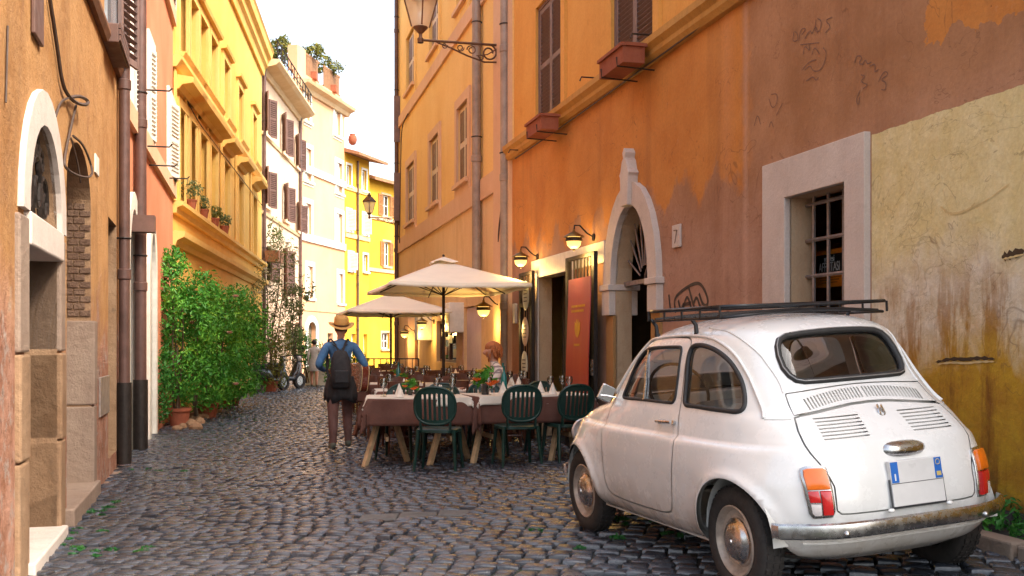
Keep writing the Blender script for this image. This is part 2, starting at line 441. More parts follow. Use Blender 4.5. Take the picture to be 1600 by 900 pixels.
xs = np.linspace(-16, 12, 113); ys = np.concatenate([np.linspace(-6, 24, 121), np.linspace(24.6, 70, 60)])
mb = MB()
mb.add([(x, y, ground_z(x, y)) for y in ys for x in xs], [(j * 113 + i, j * 113 + i + 1, (j + 1) * 113 + i + 1, (j + 1) * 113 + i) for j in range(len(ys) - 1) for i in range(112)])
street = mb.build('street', M_JOINT, smooth=180); tag(street, 'dark joints and dirt of the cobbled street', kind='structure')
mb = MB(); mb.bx(-400, 400, -300, 700, -1.2, -.9); gnd = mb.build('ground', M_JOINT); tag(gnd, kind='structure')

rng = np.random.RandomState(11)
cob = []
A_ = R(-13); ca, sa = math.cos(A_), math.sin(A_)
v = -3.0
while v < 60:
    rowd = .118 + .010 * rng.rand(); u = -22 + rng.rand() * .2
    while u < 12:
        L_ = rng.uniform(.105, .155); cu, cv = u + L_ / 2, v + .012 * math.sin(u * .9) + .05 * math.sin(u * .35)
        x, y = ca * cu - sa * cv, sa * cu + ca * cv
        if 4.3 < y < 46 and left_x(y) + .02 < x < right_x(y) - .02 and abs(x) < .52 * y + .6 and not (-1.12 < x < -.26 and 7.56 < y < 7.84):
            cob.append((x, y, L_, rowd))
        u += L_
    v += rowd
cob.sort(key=lambda c: c[1] + abs(c[0]) * .15 + (4 if c[0] > 1.0 else 0) + (50 if abs(c[0]) > .49 * c[1] or c[1] < 5.75 else 0))
def cobble(x, y, L_, D_):
    g = .0085; hx, hy = L_ / 2 - g, D_ / 2 - g; a = A_ + rng.normal(0, .035); c, s_ = math.cos(a), math.sin(a)
    j = rng.normal(0, .0055, (4, 2)); base = rng.normal(.021, .005); tx, ty = rng.normal(0, .05, 2)
    out = []
    for (k, dz) in ((1.0, -.05), (1.0, base - .013), (.90, base - .003), (.66, base + .002)):
        for q, (sx, sy) in enumerate(((-1, -1), (1, -1), (1, 1), (-1, 1))):
            px, py = sx * hx * k + j[q, 0], sy * hy * k + j[q, 1]
            wx, wy = c * px - s_ * py, s_ * px + c * py
            out.append((wx, wy, dz + (px * tx + py * ty if dz > -.04 else 0)))
    return out
CF = [(a * 4 + i, a * 4 + (i + 1) % 4, a * 4 + 4 + (i + 1) % 4, a * 4 + 4 + i) for a in range(3) for i in range(4)] + [(12, 13, 14, 15)]
NEAR = 298
def with_tone(me, vals):
    at = me.attributes.new('tone', 'FLOAT', 'POINT'); at.data.foreach_set('value', vals)
allv, allf, tone = [], [], []
for i, (x, y, a, b) in enumerate(cob):
    vs = cobble(x, y, a, b); z = ground_z(x, y); tn = float(np.clip(rng.normal(.42, .26), 0, 1))
    if i < NEAR:
        me = bpy.data.meshes.new('cobblestone'); me.from_pydata(vs, [], CF); me.materials.append(M_COB); with_tone(me, [tn] * 16); smooth_by_angle(me, 60)
        o = bpy.data.objects.new('cobblestone', me); COL.objects.link(o); o.parent = street; o.location = (x, y, z)
    else:
        o = len(allv); allv += [(p[0] + x, p[1] + y, p[2] + z) for p in vs]; allf += [tuple(k + o for k in f) for f in CF]; tone += [tn] * 16
me = bpy.data.meshes.new('cobblestones'); me.from_pydata(allv, [], allf); me.materials.append(M_COB); with_tone(me, tone); smooth_by_angle(me, 60)
o = link('cobblestones', me, street); o['kind'] = 'stuff'
for k_ in range(3):
    x_ = -.97 + k_ * .285; mb = MB(); mb.box((x_, 7.70, ground_z(x_, 7.7) - .02), (.272, .25, .07), Matrix.Rotation(R(1.2 * k_ - 1), 3, 'Y')); mb.build('stone_slab', M_GREYST0, street, bevel=.012)

# ------------------------------------------------------------------ right side, near building
def mat_near_right():
    W = WR1; t = NT('patched_orange_plaster'); x, y, z = t.xyz()
    n1 = t.noise(1.3, 8, .62); n2 = t.noise(4.5, 8, .68); nf = t.noise(30, 6, .7)
    orange = t.mix(t.rng(n1, .35, .65), (.56, .215, .05), (.66, .29, .075))
    brown = t.mix(t.rng(n1, .35, .65), (.37, .18, .082), (.49, .262, .138))
    mauve = t.mix(t.rng(n1, .35, .65), (.38, .205, .138), (.50, .305, .22))
    # repair patch: ragged upper edge
    saw = t.math('PINGPONG', t.math('ADD', t.math('MULTIPLY', x, 1.0), t.math('MULTIPLY', t.noise(2.2, 4), 1.2)), .42)
    rag = t.math('ADD', t.math('MULTIPLY', saw, .9), t.math('MULTIPLY', t.math('SUBTRACT', n2, .5), .5))
    us, ue = W.u(1165), W.u(1452)
    e1 = t.rng(t.math('SUBTRACT', t.math('ADD', 2.72, rag), z), -.05, .09)
    near = t.rng(t.math('SUBTRACT', t.math('ADD', us, t.math('MULTIPLY', t.math('SUBTRACT', n2, .5), .5)), x), -.12, .12)
    toppatch = t.math('MULTIPLY', t.math('LESS_THAN', x, t.math('ADD', ue, t.math('MULTIPLY', t.math('SUBTRACT', n2, .5), .5))), t.math('GREATER_THAN', z, t.math('ADD', 3.2, t.math('MULTIPLY', rag, .45))))
    inpatch = t.math('MULTIPLY', t.math('MAXIMUM', e1, near), t.math('SUBTRACT', 1, toppatch))
    patchc = t.mix(t.rng(t.math('ADD', z, t.math('MULTIPLY', n2, .8)), 2.6, 3.5), mauve, brown)
    k = t.mix(inpatch, orange, patchc)
    # pale runs
    st = t.math('ABSOLUTE', t.math('SUBTRACT', x, us)); k = t.mix(t.math('MULTIPLY', t.rng(st, .0, .07, 1, 0), .45), k, (.62, .40, .30))
    st2 = t.math('ABSOLUTE', t.math('SUBTRACT', x, W.u(1135))); k = t.mix(t.math('MULTIPLY', t.rng(st2, .0, .2, 1, 0), .18), k, (.62, .34, .22))
    sn = t.noise(1, 6, .6, t.mapv((2.5, 2.5, .14))); k = t.mix(t.rng(sn, .52, .75, 0, .38), k, (.22, .09, .045))
    # damp smears above the car
    k = t.mix(t.math('MULTIPLY', t.rng(t.math('ABSOLUTE', t.math('SUBTRACT', x, W.u(1137))), 0, .09, 1, 0), t.math('MULTIPLY', t.rng(z, 1.7, 2.2, 1, 0), t.rng(n2, .4, .6, 0, .7))), k, (.16, .07, .05))
    # yellow field at the near end
    ub = W.u(1362); inY = t.math('MULTIPLY', t.math('LESS_THAN', x, ub), t.math('LESS_THAN', z, t.math('ADD', 2.83, t.math('MULTIPLY', t.math('SUBTRACT', n2, .5), .05))))
    zz = t.math('ADD', z, t.math('MULTIPLY', t.math('SUBTRACT', t.noise(1.0, 8, .66, dist=.6), .5), 1.15))
    cream = t.mix(t.rng(n2, .4, .65), (.72, .60, .29), (.80, .70, .40))
    chalk = t.mix(t.rng(n2, .42, .6), (.64, .54, .38), (.76, .69, .56))
    ochre = t.mix(t.rng(t.noise(2.6, 8, .66), .38, .6), (.60, .37, .03), (.46, .23, .025))
    damp = t.mix(t.rng(n2, .4, .6), (.12, .075, .03), (.06, .042, .025))
    q = t.mix(t.rng(zz, 1.75, 2.15), chalk, cream)
    rust = t.noise(1.0, 7, .7, t.mapv((5, 5, .9)))
    q = t.mix(t.math('MULTIPLY', t.rng(zz, 1.95, 1.45), t.rng(rust, .47, .56)), q, (.32, .15, .04))
    q = t.mix(t.rng(zz, 1.62, 1.28), q, ochre)
    q = t.mix(t.math('MULTIPLY', t.rng(zz, 1.5, 1.2), t.rng(rust, .5, .66)), q, (.24, .10, .015))
    q = t.mix(t.rng(zz, .62, .42), q, damp)
    hair = t.math('ABSOLUTE', t.math('SUBTRACT', t.noise(1.4, 5, .6, dist=1.2), .5)); q = t.mix(t.rng(hair, .0, .006, .35, 0), q, (.2, .12, .05))
    k = t.mix(inY, k, q)
    k = t.mix(t.rng(nf, .35, .7, 0, .22), k, (.14, .07, .04))
    pits = t.rng(t.vor(7.5), .0, .055, 1, 0); k = t.mix(t.math('MULTIPLY', pits, t.rng(n2, .52, .6)), k, (.10, .05, .03))
    hgt = t.math('ADD', t.math('MULTIPLY', t.noise(3, 9, .6), 1.3), t.math('ADD', t.math('MULTIPLY', nf, .25), t.math('MULTIPLY', inpatch, .12)))
    hgt = t.math('SUBTRACT', hgt, t.math('MULTIPLY', pits, .5)); k = t.mix(t.rng(t.math('ABSOLUTE', t.math('SUBTRACT', t.noise(.9, 4, .55, dist=1.6), .47)), .0, .0035, .45, 0), k, (.13, .065, .04)); k = t.mix(t.rng(t.noise(8, 9, .75), .60, .72, 0, .3), k, (.58, .40, .28)); t.bump(t.math('ADD', hgt, t.math('MULTIPLY', inY, t.math('MULTIPLY', n2, 1.4))), .42, .035)
    return t.done(k, .9, spec=.22)
M_R1 = mat_near_right()
M_R1U = plaster('upper_orange_plaster', (.68, .32, .065), (.76, .40, .10), (.36, .14, .03), .35, .25, 1.0)
M_SILL = plaster('ochre_moulding', (.50, .25, .055), (.58, .32, .09), (.18, .09, .03), .6, .4, 2.2)
W = WR1; R1 = W.root('old_house', 'orange and brown patched plaster house on the right with arched door and barred window')
H1 = 8.6; zc = 4.36
ud0, ud1 = W.u(893), W.u(842); zd = W.z(868, 428)
ua0, ua1 = W.u(1021), W.u(962); zsp = W.z(990, 440); za_top = W.z(996, 318)
uw0, uw1 = W.u(1330), W.u(1233); zw0, zw1 = 1.22, W.z(1280, 297)
uw0, uw1 = W.u(1328), W.u(1234)
arch_hole = arch_poly(ua0, ua1, -.3, zsp, za_top - zsp)
low = wall_panel(R1, W, 'wall', M_R1, rect(0, W.L, -.4, zc), [rect(ud0, ud1, -.3, zd), arch_hole, rect(uw0, uw1, zw0, zw1)], depth=.20, thick=.4, res=.6,
                 reveal_mat=plaster('door_reveal', (.50, .34, .21), (.56, .42, .28), (.28, .17, .09), .5, .4, 2))
A0, A1 = W.u(877), W.u(838); B0, B1 = W.u(1021), W.u(956); zA0 = W.z(858, 186); zA1 = W.z(838, 14)
wins = [(A0, A1), (B0, B1)] + [(B0 - (A0 - B0) * k, B1 - (A0 - B0) * k) for k in (1, 2)]
wins2 = [rect(a, b, zA0, zA1) for a, b in wins] + [rect(a, b, zA0 + 3.5, zA1 + 3.5) for a, b in wins]
wall_panel(R1, W, 'upper_wall', M_R1U, rect(0, W.L, zc + .28, H1), wins2, depth=.2, out=-.03, thick=.4)
moulding(R1, W, 'sill_course', M_SILL, 0, W.L + .06, [(-.2, zc), (.06, zc), (.10, zc + .05), (.10, zc + .10), (.15, zc + .15), (.15, zc + .22), (.12, zc + .24), (.02, zc + .281), (-.2, zc + .281)])
block_behind(R1, W, 0, W.L, H1, 6, M_R1U, M_ROOF)
for i, (a, b) in enumerate(wins + [(a, b) for a, b in wins]):
    dz = 3.5 if i >= len(wins) else 0; vis = i < 2
    mb = MB(); band_between(mb, W, ring(a, b, zA0 + dz, zA1 + dz, .17, .0), rect(a, b, zA0 + dz, zA1 + dz), -.05, .012); mb.build('window_surround', M_R1U, R1)
    m = (a + b) / 2
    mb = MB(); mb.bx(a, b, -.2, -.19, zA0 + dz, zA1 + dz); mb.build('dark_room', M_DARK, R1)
    mb = MB(); band_between(mb, W, rect(a, b, zA0 + dz, zA1 + dz), rect(a + .045, b - .045, zA0 + dz + .045, zA1 + dz - .045), -.12, -.03); mb.build('window_frame', M_GREYSH, R1)
    shutter(R1, W, a + .05, m - .004, zA0 + dz + .05, zA1 + dz - .05, -.06, M_GREYSH, parts=vis, pitch=.055)
    shutter(R1, W, m + .004, b - .05, zA0 + dz + .05, zA1 + dz - .05, -.06, M_GREYSH, hinge=1, parts=vis, pitch=.055)
# door: white lintel slab, jambs, dark hall with an inner door
ls0, ls1 = W.u(946), W.u(832)
mb = MB(); mb.bx(ls0, ls1, -.02, .02, zd, W.z(890, 392)); mb.build('lintel', M_WHITEF, R1, bevel=.006)
for a_, b_ in ((ud1, ud1 + .14), (ud0 - .14, ud0)): mb = MB(); mb.bx(a_, b_, -.02, .018, -.2, zd - .002); mb.build('door_surround', M_STONE, R1)
mb = MB(); mb.bx(ud0 - .2, ud1 + .2, -1.9, -1.86, -.3, zd + .2); mb.bx(ud0 - .2, ud0 - .16, -1.86, -.42, -.3, zd + .2); mb.bx(ud1 + .16, ud1 + .2, -1.86, -.42, -.3, zd + .2); mb.bx(ud0 - .2, ud1 + .2, -1.86, -.42, zd + .02, zd + .2); mb.build('hall', simple('hall_wall', (.16, .10, .05), .8), R1)
mb = MB(); mb.bx(ud0 + .55, ud1 - .1, -.95, -.9, -.2, 2.25); q = mb.build('inner_door', simple('mahogany', (.06, .015, .01), .35), R1)
mb = MB(); mb.bx(ud0 + .66, ud1 - .22, -.898, -.885, .2, 1.0); mb.bx(ud0 + .66, ud1 - .22, -.898, -.885, 1.15, 2.1); mb.build('door_panel', simple('mahogany2', (.09, .02, .012), .3), q)
# arched door: surround ring with keystone finial, imposts, fanlight grille, dark double door
mb = MB(); n = 15
def arch_ring(u0, u1, zs, rise, t, z0, n=14):
    inn = [(u1, z0)] + arch_poly(u0, u1, z0, zs, rise, n)[2:] + [(u0, z0)]
    out = [(u1 + t, z0)] + arch_poly(u0 - t, u1 + t, z0, zs, rise + t, n)[2:] + [(u0 - t, z0)]
    return inn, out
def arch_band(mb, W, u0, u1, zs, rise, t, z0, o0, o1):
    inn, out = arch_ring(u0, u1, zs, rise, t, z0); s = W.s; n = len(inn)
    vs = [(p[0], s * o, p[1]) for o in (o0, o1) for pl in (out, inn) for p in pl]; fs = []
    for i in range(n - 1):
        j = i + 1
        fs += [(2 * n + i, 2 * n + j, 3 * n + j, 3 * n + i), (i, j, 2 * n + j, 2 * n + i), (n + i, 3 * n + i, 3 * n + j, n + j), (i, n + i, n + j, j)]
    fs += [(0, 2 * n, 3 * n, n), (n - 1, 2 * n - 1, 4 * n - 1, 3 * n - 1)]
    mb.add(vs, fs)
ta = .25
arch_band(mb, W, ua0, ua1, zsp, za_top - zsp, ta, zsp + .002, -.02, .07)
mb.build('arch_surround', M_STONE, R1, bevel=.008)
uc = (ua0 + ua1) / 2
mb = MB(); kp = [(p, za_top + (q - za_top) * .74) for p, q in [(-.10, za_top - .02), (.10, za_top - .02), (.13, za_top + .42), (.16, za_top + .46), (.11, za_top + .52), (.07, za_top + .66), (.03, za_top + .70), (.055, za_top + .78), (.0, za_top + .86), (-.055, za_top + .78), (-.03, za_top + .70), (-.07, za_top + .66), (-.11, za_top + .52), (-.16, za_top + .46), (-.13, za_top + .42)]]; mb.prism(kp, -.01, .12, lambda p, q, a: (uc + p, a, q)); mb.build('keystone', M_STONE, R1, bevel=.012)
for (a, b) in ((ua1 - .02, ua1 + ta + .05), (ua0 - ta - .05, ua0 + .02)):
    mb = MB(); mb.bx(a, b, -.3 if a > uc else -.02, .10, zsp - .07, zsp); mb.bx(a + .03, b - .03, -.28 if a > uc else -.02, .08, zsp - .36, zsp - .072); mb.build('impost', M_STONE, R1, bevel=.008)
for a_, b_ in ((ua1, ua1 + ta), (ua0 - ta, ua0)): mb = MB(); mb.bx(a_, b_, -.02, .03, -.2, zsp - .365); mb.build('jamb', plaster('ochre_jamb', (.36, .18, .05), (.42, .24, .10), (.2, .1, .04), .4, .4, 2), R1)
mb = MB()
for i in range(1, 10):
    a = math.pi * i / 10; rr = (ua1 - ua0) / 2 - .02; mb.tube([(uc + .16 * math.cos(a), -.14, zsp + .03 + .16 * math.sin(a)), (uc + rr * math.cos(a), -.14, zsp + .03 + (za_top - zsp - .05) * math.sin(a))], .012, 6)
mb.tube([(uc + .16 * math.cos(math.pi * i / 10), -.2, zsp + .03 + .16 * math.sin(math.pi * i / 10)) for i in range(11)], .014, 6)
mb.bx(ua0, ua1, -.18, -.10, zsp - .02, zsp + .03); mb.build('fanlight_grille', M_BARS, R1)
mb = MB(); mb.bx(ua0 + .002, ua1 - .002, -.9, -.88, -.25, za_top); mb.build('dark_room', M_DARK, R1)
mb = MB(); mb.bx(ua0 + .02, uc - .1, -.5, -.46, -.2, zsp - .03); q = mb.build('door_leaf', simple('black_door', (.018, .014, .012), .4), R1)
for zz, cc in ((2.05, (.3, .05, .05)), (1.75, (.6, .5, .45)), (1.42, (.55, .45, .4))):
    mb = MB(); mb.bx(ua0 + .1, uc + .12, -.42, -.30, zz - .03, zz); mb.build('display_shelf', M_BARS, R1)
    mb = MB()
    for i in range(3): mb.bx(ua0 + .14 + i * .17, ua0 + .24 + i * .17, -.41, -.33, zz, zz + .15 + .06 * (i % 2))
    mb.build('shelf_item', simple('shelf_item%.1f' % zz, cc, .5), R1)
# barred window with wide white stone frame
mb = MB(); fo = [(W.u(1360), zw0 - .5), (W.u(1199), zw0 - .5), (W.u(1199), W.z(1199, 258)), (W.u(1360), W.z(1360, 208))]
zt = (W.z(1199, 258) + W.z(1360, 208)) / 2; fo = [(W.u(1360), zw0 - .5), (W.u(1199), zw0 - .5), (W.u(1199), zt), (W.u(1360), zt)]
fi = [(uw0, zw0), (uw1, zw0), (uw1, zw1), (uw0, zw1)]
band_between(mb, W, fo, fi, -.02, .05); mb.build('stone_frame', M_STONE, R1, bevel=.006)
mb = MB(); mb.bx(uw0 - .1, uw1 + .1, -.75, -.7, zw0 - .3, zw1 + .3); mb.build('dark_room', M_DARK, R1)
for i in range(5):
    zz = zw0 + .12 + i * (zw1 - zw0 - .05) / 4.45
    mb = MB(); mb.tube([(uw0 - .01, -.15, zz), (uw1 - .0, -.15, zz)], .016, 6); mb.build('cross_bar', M_BARS, R1)
for i in range(4):
    uu = uw0 + (uw1 - uw0) * (.12 + .25 * i); mb = MB(); mb.tube([(uu, -.15, zw0 - .01), (uu, -.15, zw1 + .01)], .0155, 6); mb.build('upright_bar', M_BARS, R1)
mb = MB()
for i in range(3): mb.bx(uw0 + .03, uw1 - .06, -.55, -.53, zw0 + .03 + i * .3, zw0 + .25 + i * .3)
mb.build('inner_shutter', simple('inner_shutter_wood', (.05, .02, .016), .5), R1)
def drainpipe(root, W, u, o, z0, z1, r, mat, foot=None, brackets=True):
    mb = MB(); s = W.s
    zs = np.arange(z0, z1, 2.1); pts = [(u, s * o, z0)] + [(u, s * o, z1)]
    mb.tube(pts, r, 12)
    for z in zs[1:]: mb.lathe([(r + .001, z - .06), (r + .012, z - .05), (r + .012, z + .05), (r + .001, z + .06)], 12, Matrix.Translation((u, s * o, 0)))
    p = mb.build('drainpipe', mat, root, smooth=45)
    if foot:
        mb = MB(); mb.tube([(u, s * o, z0 + .9), (u, s * o, z0)], r + .018, 12); mb.build('pipe_foot', foot, p, smooth=45)
    for z in zs[1::1]:
        mb = MB(); mb.tube([(u + (r + .006) * math.cos(a), s * o + (r + .006) * math.sin(a), z + .4) for a in np.linspace(0, 2 * math.pi, 13)[:-1]], .010, 5, closed=True); mb.bx(u - .012, u + .012, s * .0, s * (o - r), z + .39, z + .41); mb.build('pipe_bracket', M_IRON, p)
    return p
drainpipe(R1, W, W.u(797), .09, -.1, 11.8, .075, M_PIPEGR)
# ------------------------------------------------------------------ right side, far building
M_R2 = plaster('warm_yellow_plaster', (.84, .53, .18), (.88, .60, .23), (.42, .19, .04), .28, .2, .8)
M_R2L = plaster('lower_ochre_plaster', (.78, .52, .26), (.82, .58, .32), (.30, .13, .04), .45, .3, 1.2)
M_BAND = plaster('pale_pink_band', (.68, .42, .25), (.74, .50, .32), (.45, .25, .14), .3, .2, 1.5)
W = WR2; R2 = W.root('yellow_house', 'tall yellow house beyond the two grey drainpipes with pale bands between its floors')
H2 = 11.9; zb0 = W.z(710, 340); zb1 = W.z(685, 100)
wr2 = [(W.u(733), W.u(716)), (W.u(687), W.u(673)), (W.u(649), W.u(637))]
zw = W.z(724, 284), W.z(724, 163)
rows = [zw, (zw[0] + 3.55, zw[1] + 3.5)]
holes = [rect(a, b, z0, z1) for a, b in wr2 for z0, z1 in rows]
gd = rect(W.u(752), W.u(725), -.2, W.z(738, 478)); gd2 = rect(W.u(713), W.u(682), W.z(697, 566), W.z(697, 500))
gd3 = rect(W.u(655), W.u(645), -.2, W.z(650, 497))
wall_panel(R2, W, 'lower_wall', M_R2L, rect(0, W.L, -.4, zb0), [gd, gd2, gd3], depth=.25)
wall_panel(R2, W, 'upper_wall', M_R2, rect(0, W.L, zb0 + .001, H2), holes, depth=.2, out=-.004)
strip(R2, W, 'band', M_BAND, .0, W.L, zb0 - .02, zb0 + .36, -.02, .05)
strip(R2, W, 'band', M_BAND, .0, W.L, zb1 - .16, zb1 + .14, -.02, .05)
strip(R2, W, 'corner_strip', M_BAND, .02, W.u(776), -.2, H2, -.02, .06)
moulding(R2, W, 'eave', M_BAND, -.1, W.L + .2, [(-.2, H2), (.1, H2), (.16, H2 + .1), (.4, H2 + .16), (.45, H2 + .3), (-.2, H2 + .3)])
block_behind(R2, W, 0, W.L, H2, 9, M_R2, M_ROOF)
mb = MB(); mb.bx(W.L - .001, W.L + .12, .03, -9, -.3, H2 - .1); mb.build('end_wall', M_R2, R2)
for i, (a, b) in enumerate(wr2):
    for j, (z0, z1) in enumerate(rows):
        m = (a + b) / 2; mb = MB(); band_between(mb, W, ring(a, b, z0, z1, .2, .32), rect(a, b, z0, z1), -.02, .045); mb.build('window_surround', M_BAND if j == 0 else M_R2, R2)
        mb = MB(); mb.bx(a - .12, b + .12, -.02, .12, z0 - .09, z0 - .01); mb.build('sill', M_BAND, R2)
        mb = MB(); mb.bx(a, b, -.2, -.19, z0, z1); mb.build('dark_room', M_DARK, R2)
        shutter(R2, W, a + .02, m - .004, z0 + .02, z1 - .02, -.05, M_CREAM, slats=False, parts=False)
        shutter(R2, W, m + .004, b - .02, z0 + .02, z1 - .02, -.05, M_CREAM, slats=False, parts=False, hinge=1)
        for (c0, c1) in ((a + .09, m - .07), (m + .07, b - .09)):
            for (d0, d1) in ((z0 + .1, z0 + (z1 - z0) * .46), (z0 + (z1 - z0) * .55, z1 - .1)):
                mb = MB(); mb.bx(c0, c1, -.05, -.025, d0, d1); mb.build('shutter_panel', M_BROWN, R2)
drainpipe(R2, W, W.u(753), .10, W.z(751, 428), 11.6, .085, M_PIPEGR)
drainpipe(R2, W, W.L - .15, .08, -.1, 11.6, .06, M_PIPEBR)
# shutters standing open at the far corner, seen edge-on
for (py0, py1) in ((150, 222), (270, 345)):
    u_ = W.u(625); mb = MB(); mb.bx(u_, u_ + .05, .0, .17, W.z(625, py1), W.z(625, py0)); mb.build('open_shutter', M_GREYSH, R2)
# ground floor fittings
mb = MB(); mb.bx(gd[0][0], gd[1][0], -.1, -.06, -.1, gd[2][1] - .02); mb.build('door', simple('pale_pink_door', (.66, .50, .48), .5, var=.08), R2)
mb = MB(); mb.bx(gd[1][0] + .02, gd[1][0] + .62, -.02, .30, gd[2][1] - .5, gd[2][1] + .1); mb.build('awning_box', M_WHITEF, R2, bevel=.02)
mb = MB(); mb.bx(gd3[0][0], gd3[1][0], -.15, -.12, -.1, gd3[2][1]); mb.build('door', M_WHITEF, R2)
strip(R2, W, 'pilaster', M_BAND, W.u(647) , W.u(641), -.2, W.z(645, 490), -.02, .16)
fr = window(R2, W, gd2[0][0], gd2[1][0], gd2[0][1], gd2[2][1], M_DWOOD, M_GLASSD, None, rows=1, rec=.08)
for j, (px, py) in enumerate(((688, 520), (700, 530), (692, 548), (706, 552), (698, 515))):
    u_, z_ = W.uz(px, py); mb = MB(); mb.bx(u_ - .16, u_ + .16, -.075, -.06, z_ - .09, z_ + .09); mb.build('menu_card', simple('menu_card%d' % j, [(.5, .4, .25), (.25, .3, .2), (.4, .12, .08), (.5, .45, .3), (.2, .25, .12)][j], .5), fr)
mb = MB(); u_ = W.u(672); mb.bx(u_ - .3, u_ + .12, 0, .35, W.z(672, 532), W.z(672, 488)); mb.build('meter_cabinet', simple('steel_cabinet', (.4, .38, .38), .4, .3), R2, bevel=.015)
strip(R2, W, 'peeling_patch', plaster('peeling_pink', (.66, .40, .33), (.56, .30, .16), (.3, .14, .05), .6, .6, 5), W.u(724.5) , W.u(714), -.2, W.z(720, 520), .0, .012)

# ------------------------------------------------------------------ left side, near building
def mat_weathered():
    t = NT('weathered_ochre_plaster'); x, y, z = t.xyz(); n1 = t.noise(.7, 9, .66, dist=.5); n2 = t.noise(3.4, 9, .7); n3 = t.noise(1.6, 8, .68, dist=.8)
    k = t.mix(t.rng(n1, .36, .62), (.39, .185, .062), (.54, .29, .115)); k = t.mix(t.rng(n2, .42, .68, 0, .55), k, (.58, .34, .16))
    st = t.noise(1, 8, .7, t.mapv((1.8, 1.8, .5)), dist=.9); k = t.mix(t.rng(st, .52, .72, 0, .5), k, (.20, .095, .045))
    k = t.mix(t.rng(n3, .57, .68, 0, .5), k, (.30, .15, .08))
    zz = t.math('ADD', z, t.math('MULTIPLY', t.math('SUBTRACT', t.noise(1.1, 9, .7, dist=.7), .5), 2.6))
    foot = t.mix(t.rng(n2, .38, .62), (.30, .13, .075), (.50, .27, .19)); foot = t.mix(t.rng(t.noise(5, 8, .7), .52, .62), foot, (.40, .33, .29)); foot = t.mix(t.rng(t.noise(7.5, 8, .75), .55, .66, 0, .9), foot, (.11, .05, .03))
    k = t.mix(t.rng(zz, 1.9, 1.25), k, foot)
    fine = t.noise(34, 6, .75); k = t.mix(t.rng(fine, .4, .72, 0, .35), k, (.13, .06, .03)); pits = t.rng(t.vor(9), 0, .06, 1, 0); k = t.mix(t.math('MULTIPLY', pits, t.rng(n2, .5, .58)), k, (.07, .035, .02))
    t.bump(t.math('ADD', t.math('MULTIPLY', t.noise(4, 9, .66), 1.5), t.math('ADD', t.math('MULTIPLY', fine, .4), t.math('MULTIPLY', t.rng(zz, 1.9, 1.25), t.noise(9, 8, .7)))), .7, .035)
    return t.done(k, .9, spec=.2)
M_L1 = mat_weathered()
W = WL1; L1 = W.root('weathered_house', 'weathered brown ochre house at left edge with arched stone doorway and brick niche')
H = 7.4; zc1 = W.z(172, 95)
a0, a1 = W.u(38), W.u(89); zt_ = 2.12; rz_ = .62
n0, n1 = W.u(104), W.u(142); nzs = 2.55
s0, s1 = W.u(169), W.u(182)
door_hole = arch_poly(a0, a1, -.05, zt_ + .03, rz_); niche = arch_poly(n0, n1, .12, nzs, .45); slit = rect(s0, s1, .2, W.z(175, 345))
wall_panel(L1, W, 'wall', M_L1, rect(0, W.L, -.4, H), [door_hole, niche, slit] + [rect(W.u(203), W.u(163), zc1 + .3, zc1 + 1.9)] if False else [door_hole, niche, slit], depth=.3, thick=.4, res=.6, reveal_mat=M_TRAV)
block_behind(L1, W, 0, W.L, H, 5, M_L1, M_ROOF)
moulding(L1, W, 'sill_course', plaster('dark_sill', (.20, .09, .045), (.26, .13, .07), (.08, .04, .03), .6, .5, 3), 0, W.L, [(-.1, zc1), (.05, zc1), (.08, zc1 + .06), (.08, zc1 + .1), (-.1, zc1 + .14)])
# arch surround, transom, jamb blocks
mb = MB(); arch_band(mb, W, a0, a1, zt_ + .03, rz_, .22, zt_ + .032, -.02, .035); mb.build('arch_surround', M_STONE, L1, bevel=.006)
mb = MB(); mb.bx(a0 - .02, a1 + .03, -W.s * .3, W.s * .045, zt_ - .17, zt_ + .03); mb.build('transom', M_STONE, L1, bevel=.012)
for (u0_, u1_) in ((a0 - .3, a0), (a1, a1 + .21)):
    zz = -.05
    for k_, hh in enumerate((.75, .62, .8)):
        top = min(zz + hh, zt_ - .175 if k_ < 2 else zt_ + .03); mb = MB(); mb.bx(u0_, u1_, W.s * -.28, W.s * (.03 + .006 * (k_ % 2)), zz, top - .012); mb.build('jamb_stone', M_TRAV if k_ < 2 else M_GREYSTONE, L1, bevel=.014); zz = top
mb = MB(); mb.bx(a0, a1, -W.s * .32, -W.s * .29, -.05, zt_ - .17); q = mb.build('door', simple('old_door_wood', (.10, .05, .028), .6, var=.3, scale=8, bump=.2), L1)
for k_ in range(5):
    u_ = a0 + (a1 - a0) * (k_ + .5) / 5; mb = MB(); mb.bx(u_ - .11, u_ + .11, -W.s * .29, -W.s * .265, 0, zt_ - .2); mb.build('board', M_BROWN, q, bevel=.006)
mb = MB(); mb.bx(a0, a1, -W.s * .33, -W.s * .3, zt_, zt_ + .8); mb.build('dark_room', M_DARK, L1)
mb = MB(); uc = (a0 + a1) / 2
def sarc(c, z, r, t0, t1, n=10): return [(c + r * math.cos(a), -W.s * .04, z + r * math.sin(a)) for a in np.linspace(t0, t1, n)]
for (c, z, r) in ((uc - .3, zt_ + .2, .16), (uc, zt_ + .26, .2), (uc + .3, zt_ + .2, .16), (uc, zt_ + .5, .1), (uc - .17, zt_ + .44, .09), (uc + .17, zt_ + .44, .09)):
    mb.tube(sarc(c, z, r, -.4, 4.2), .017, 6); mb.tube(sarc(c + r * .3, z - r * .1, r * .5, 2, 6.4), .015, 6)
mb.tube([(a0, -W.s * .12, zt_ + .06), (a1, -W.s * .12, zt_ + .06)], .02, 6); mb.build('lunette_ironwork', M_IRON, L1)
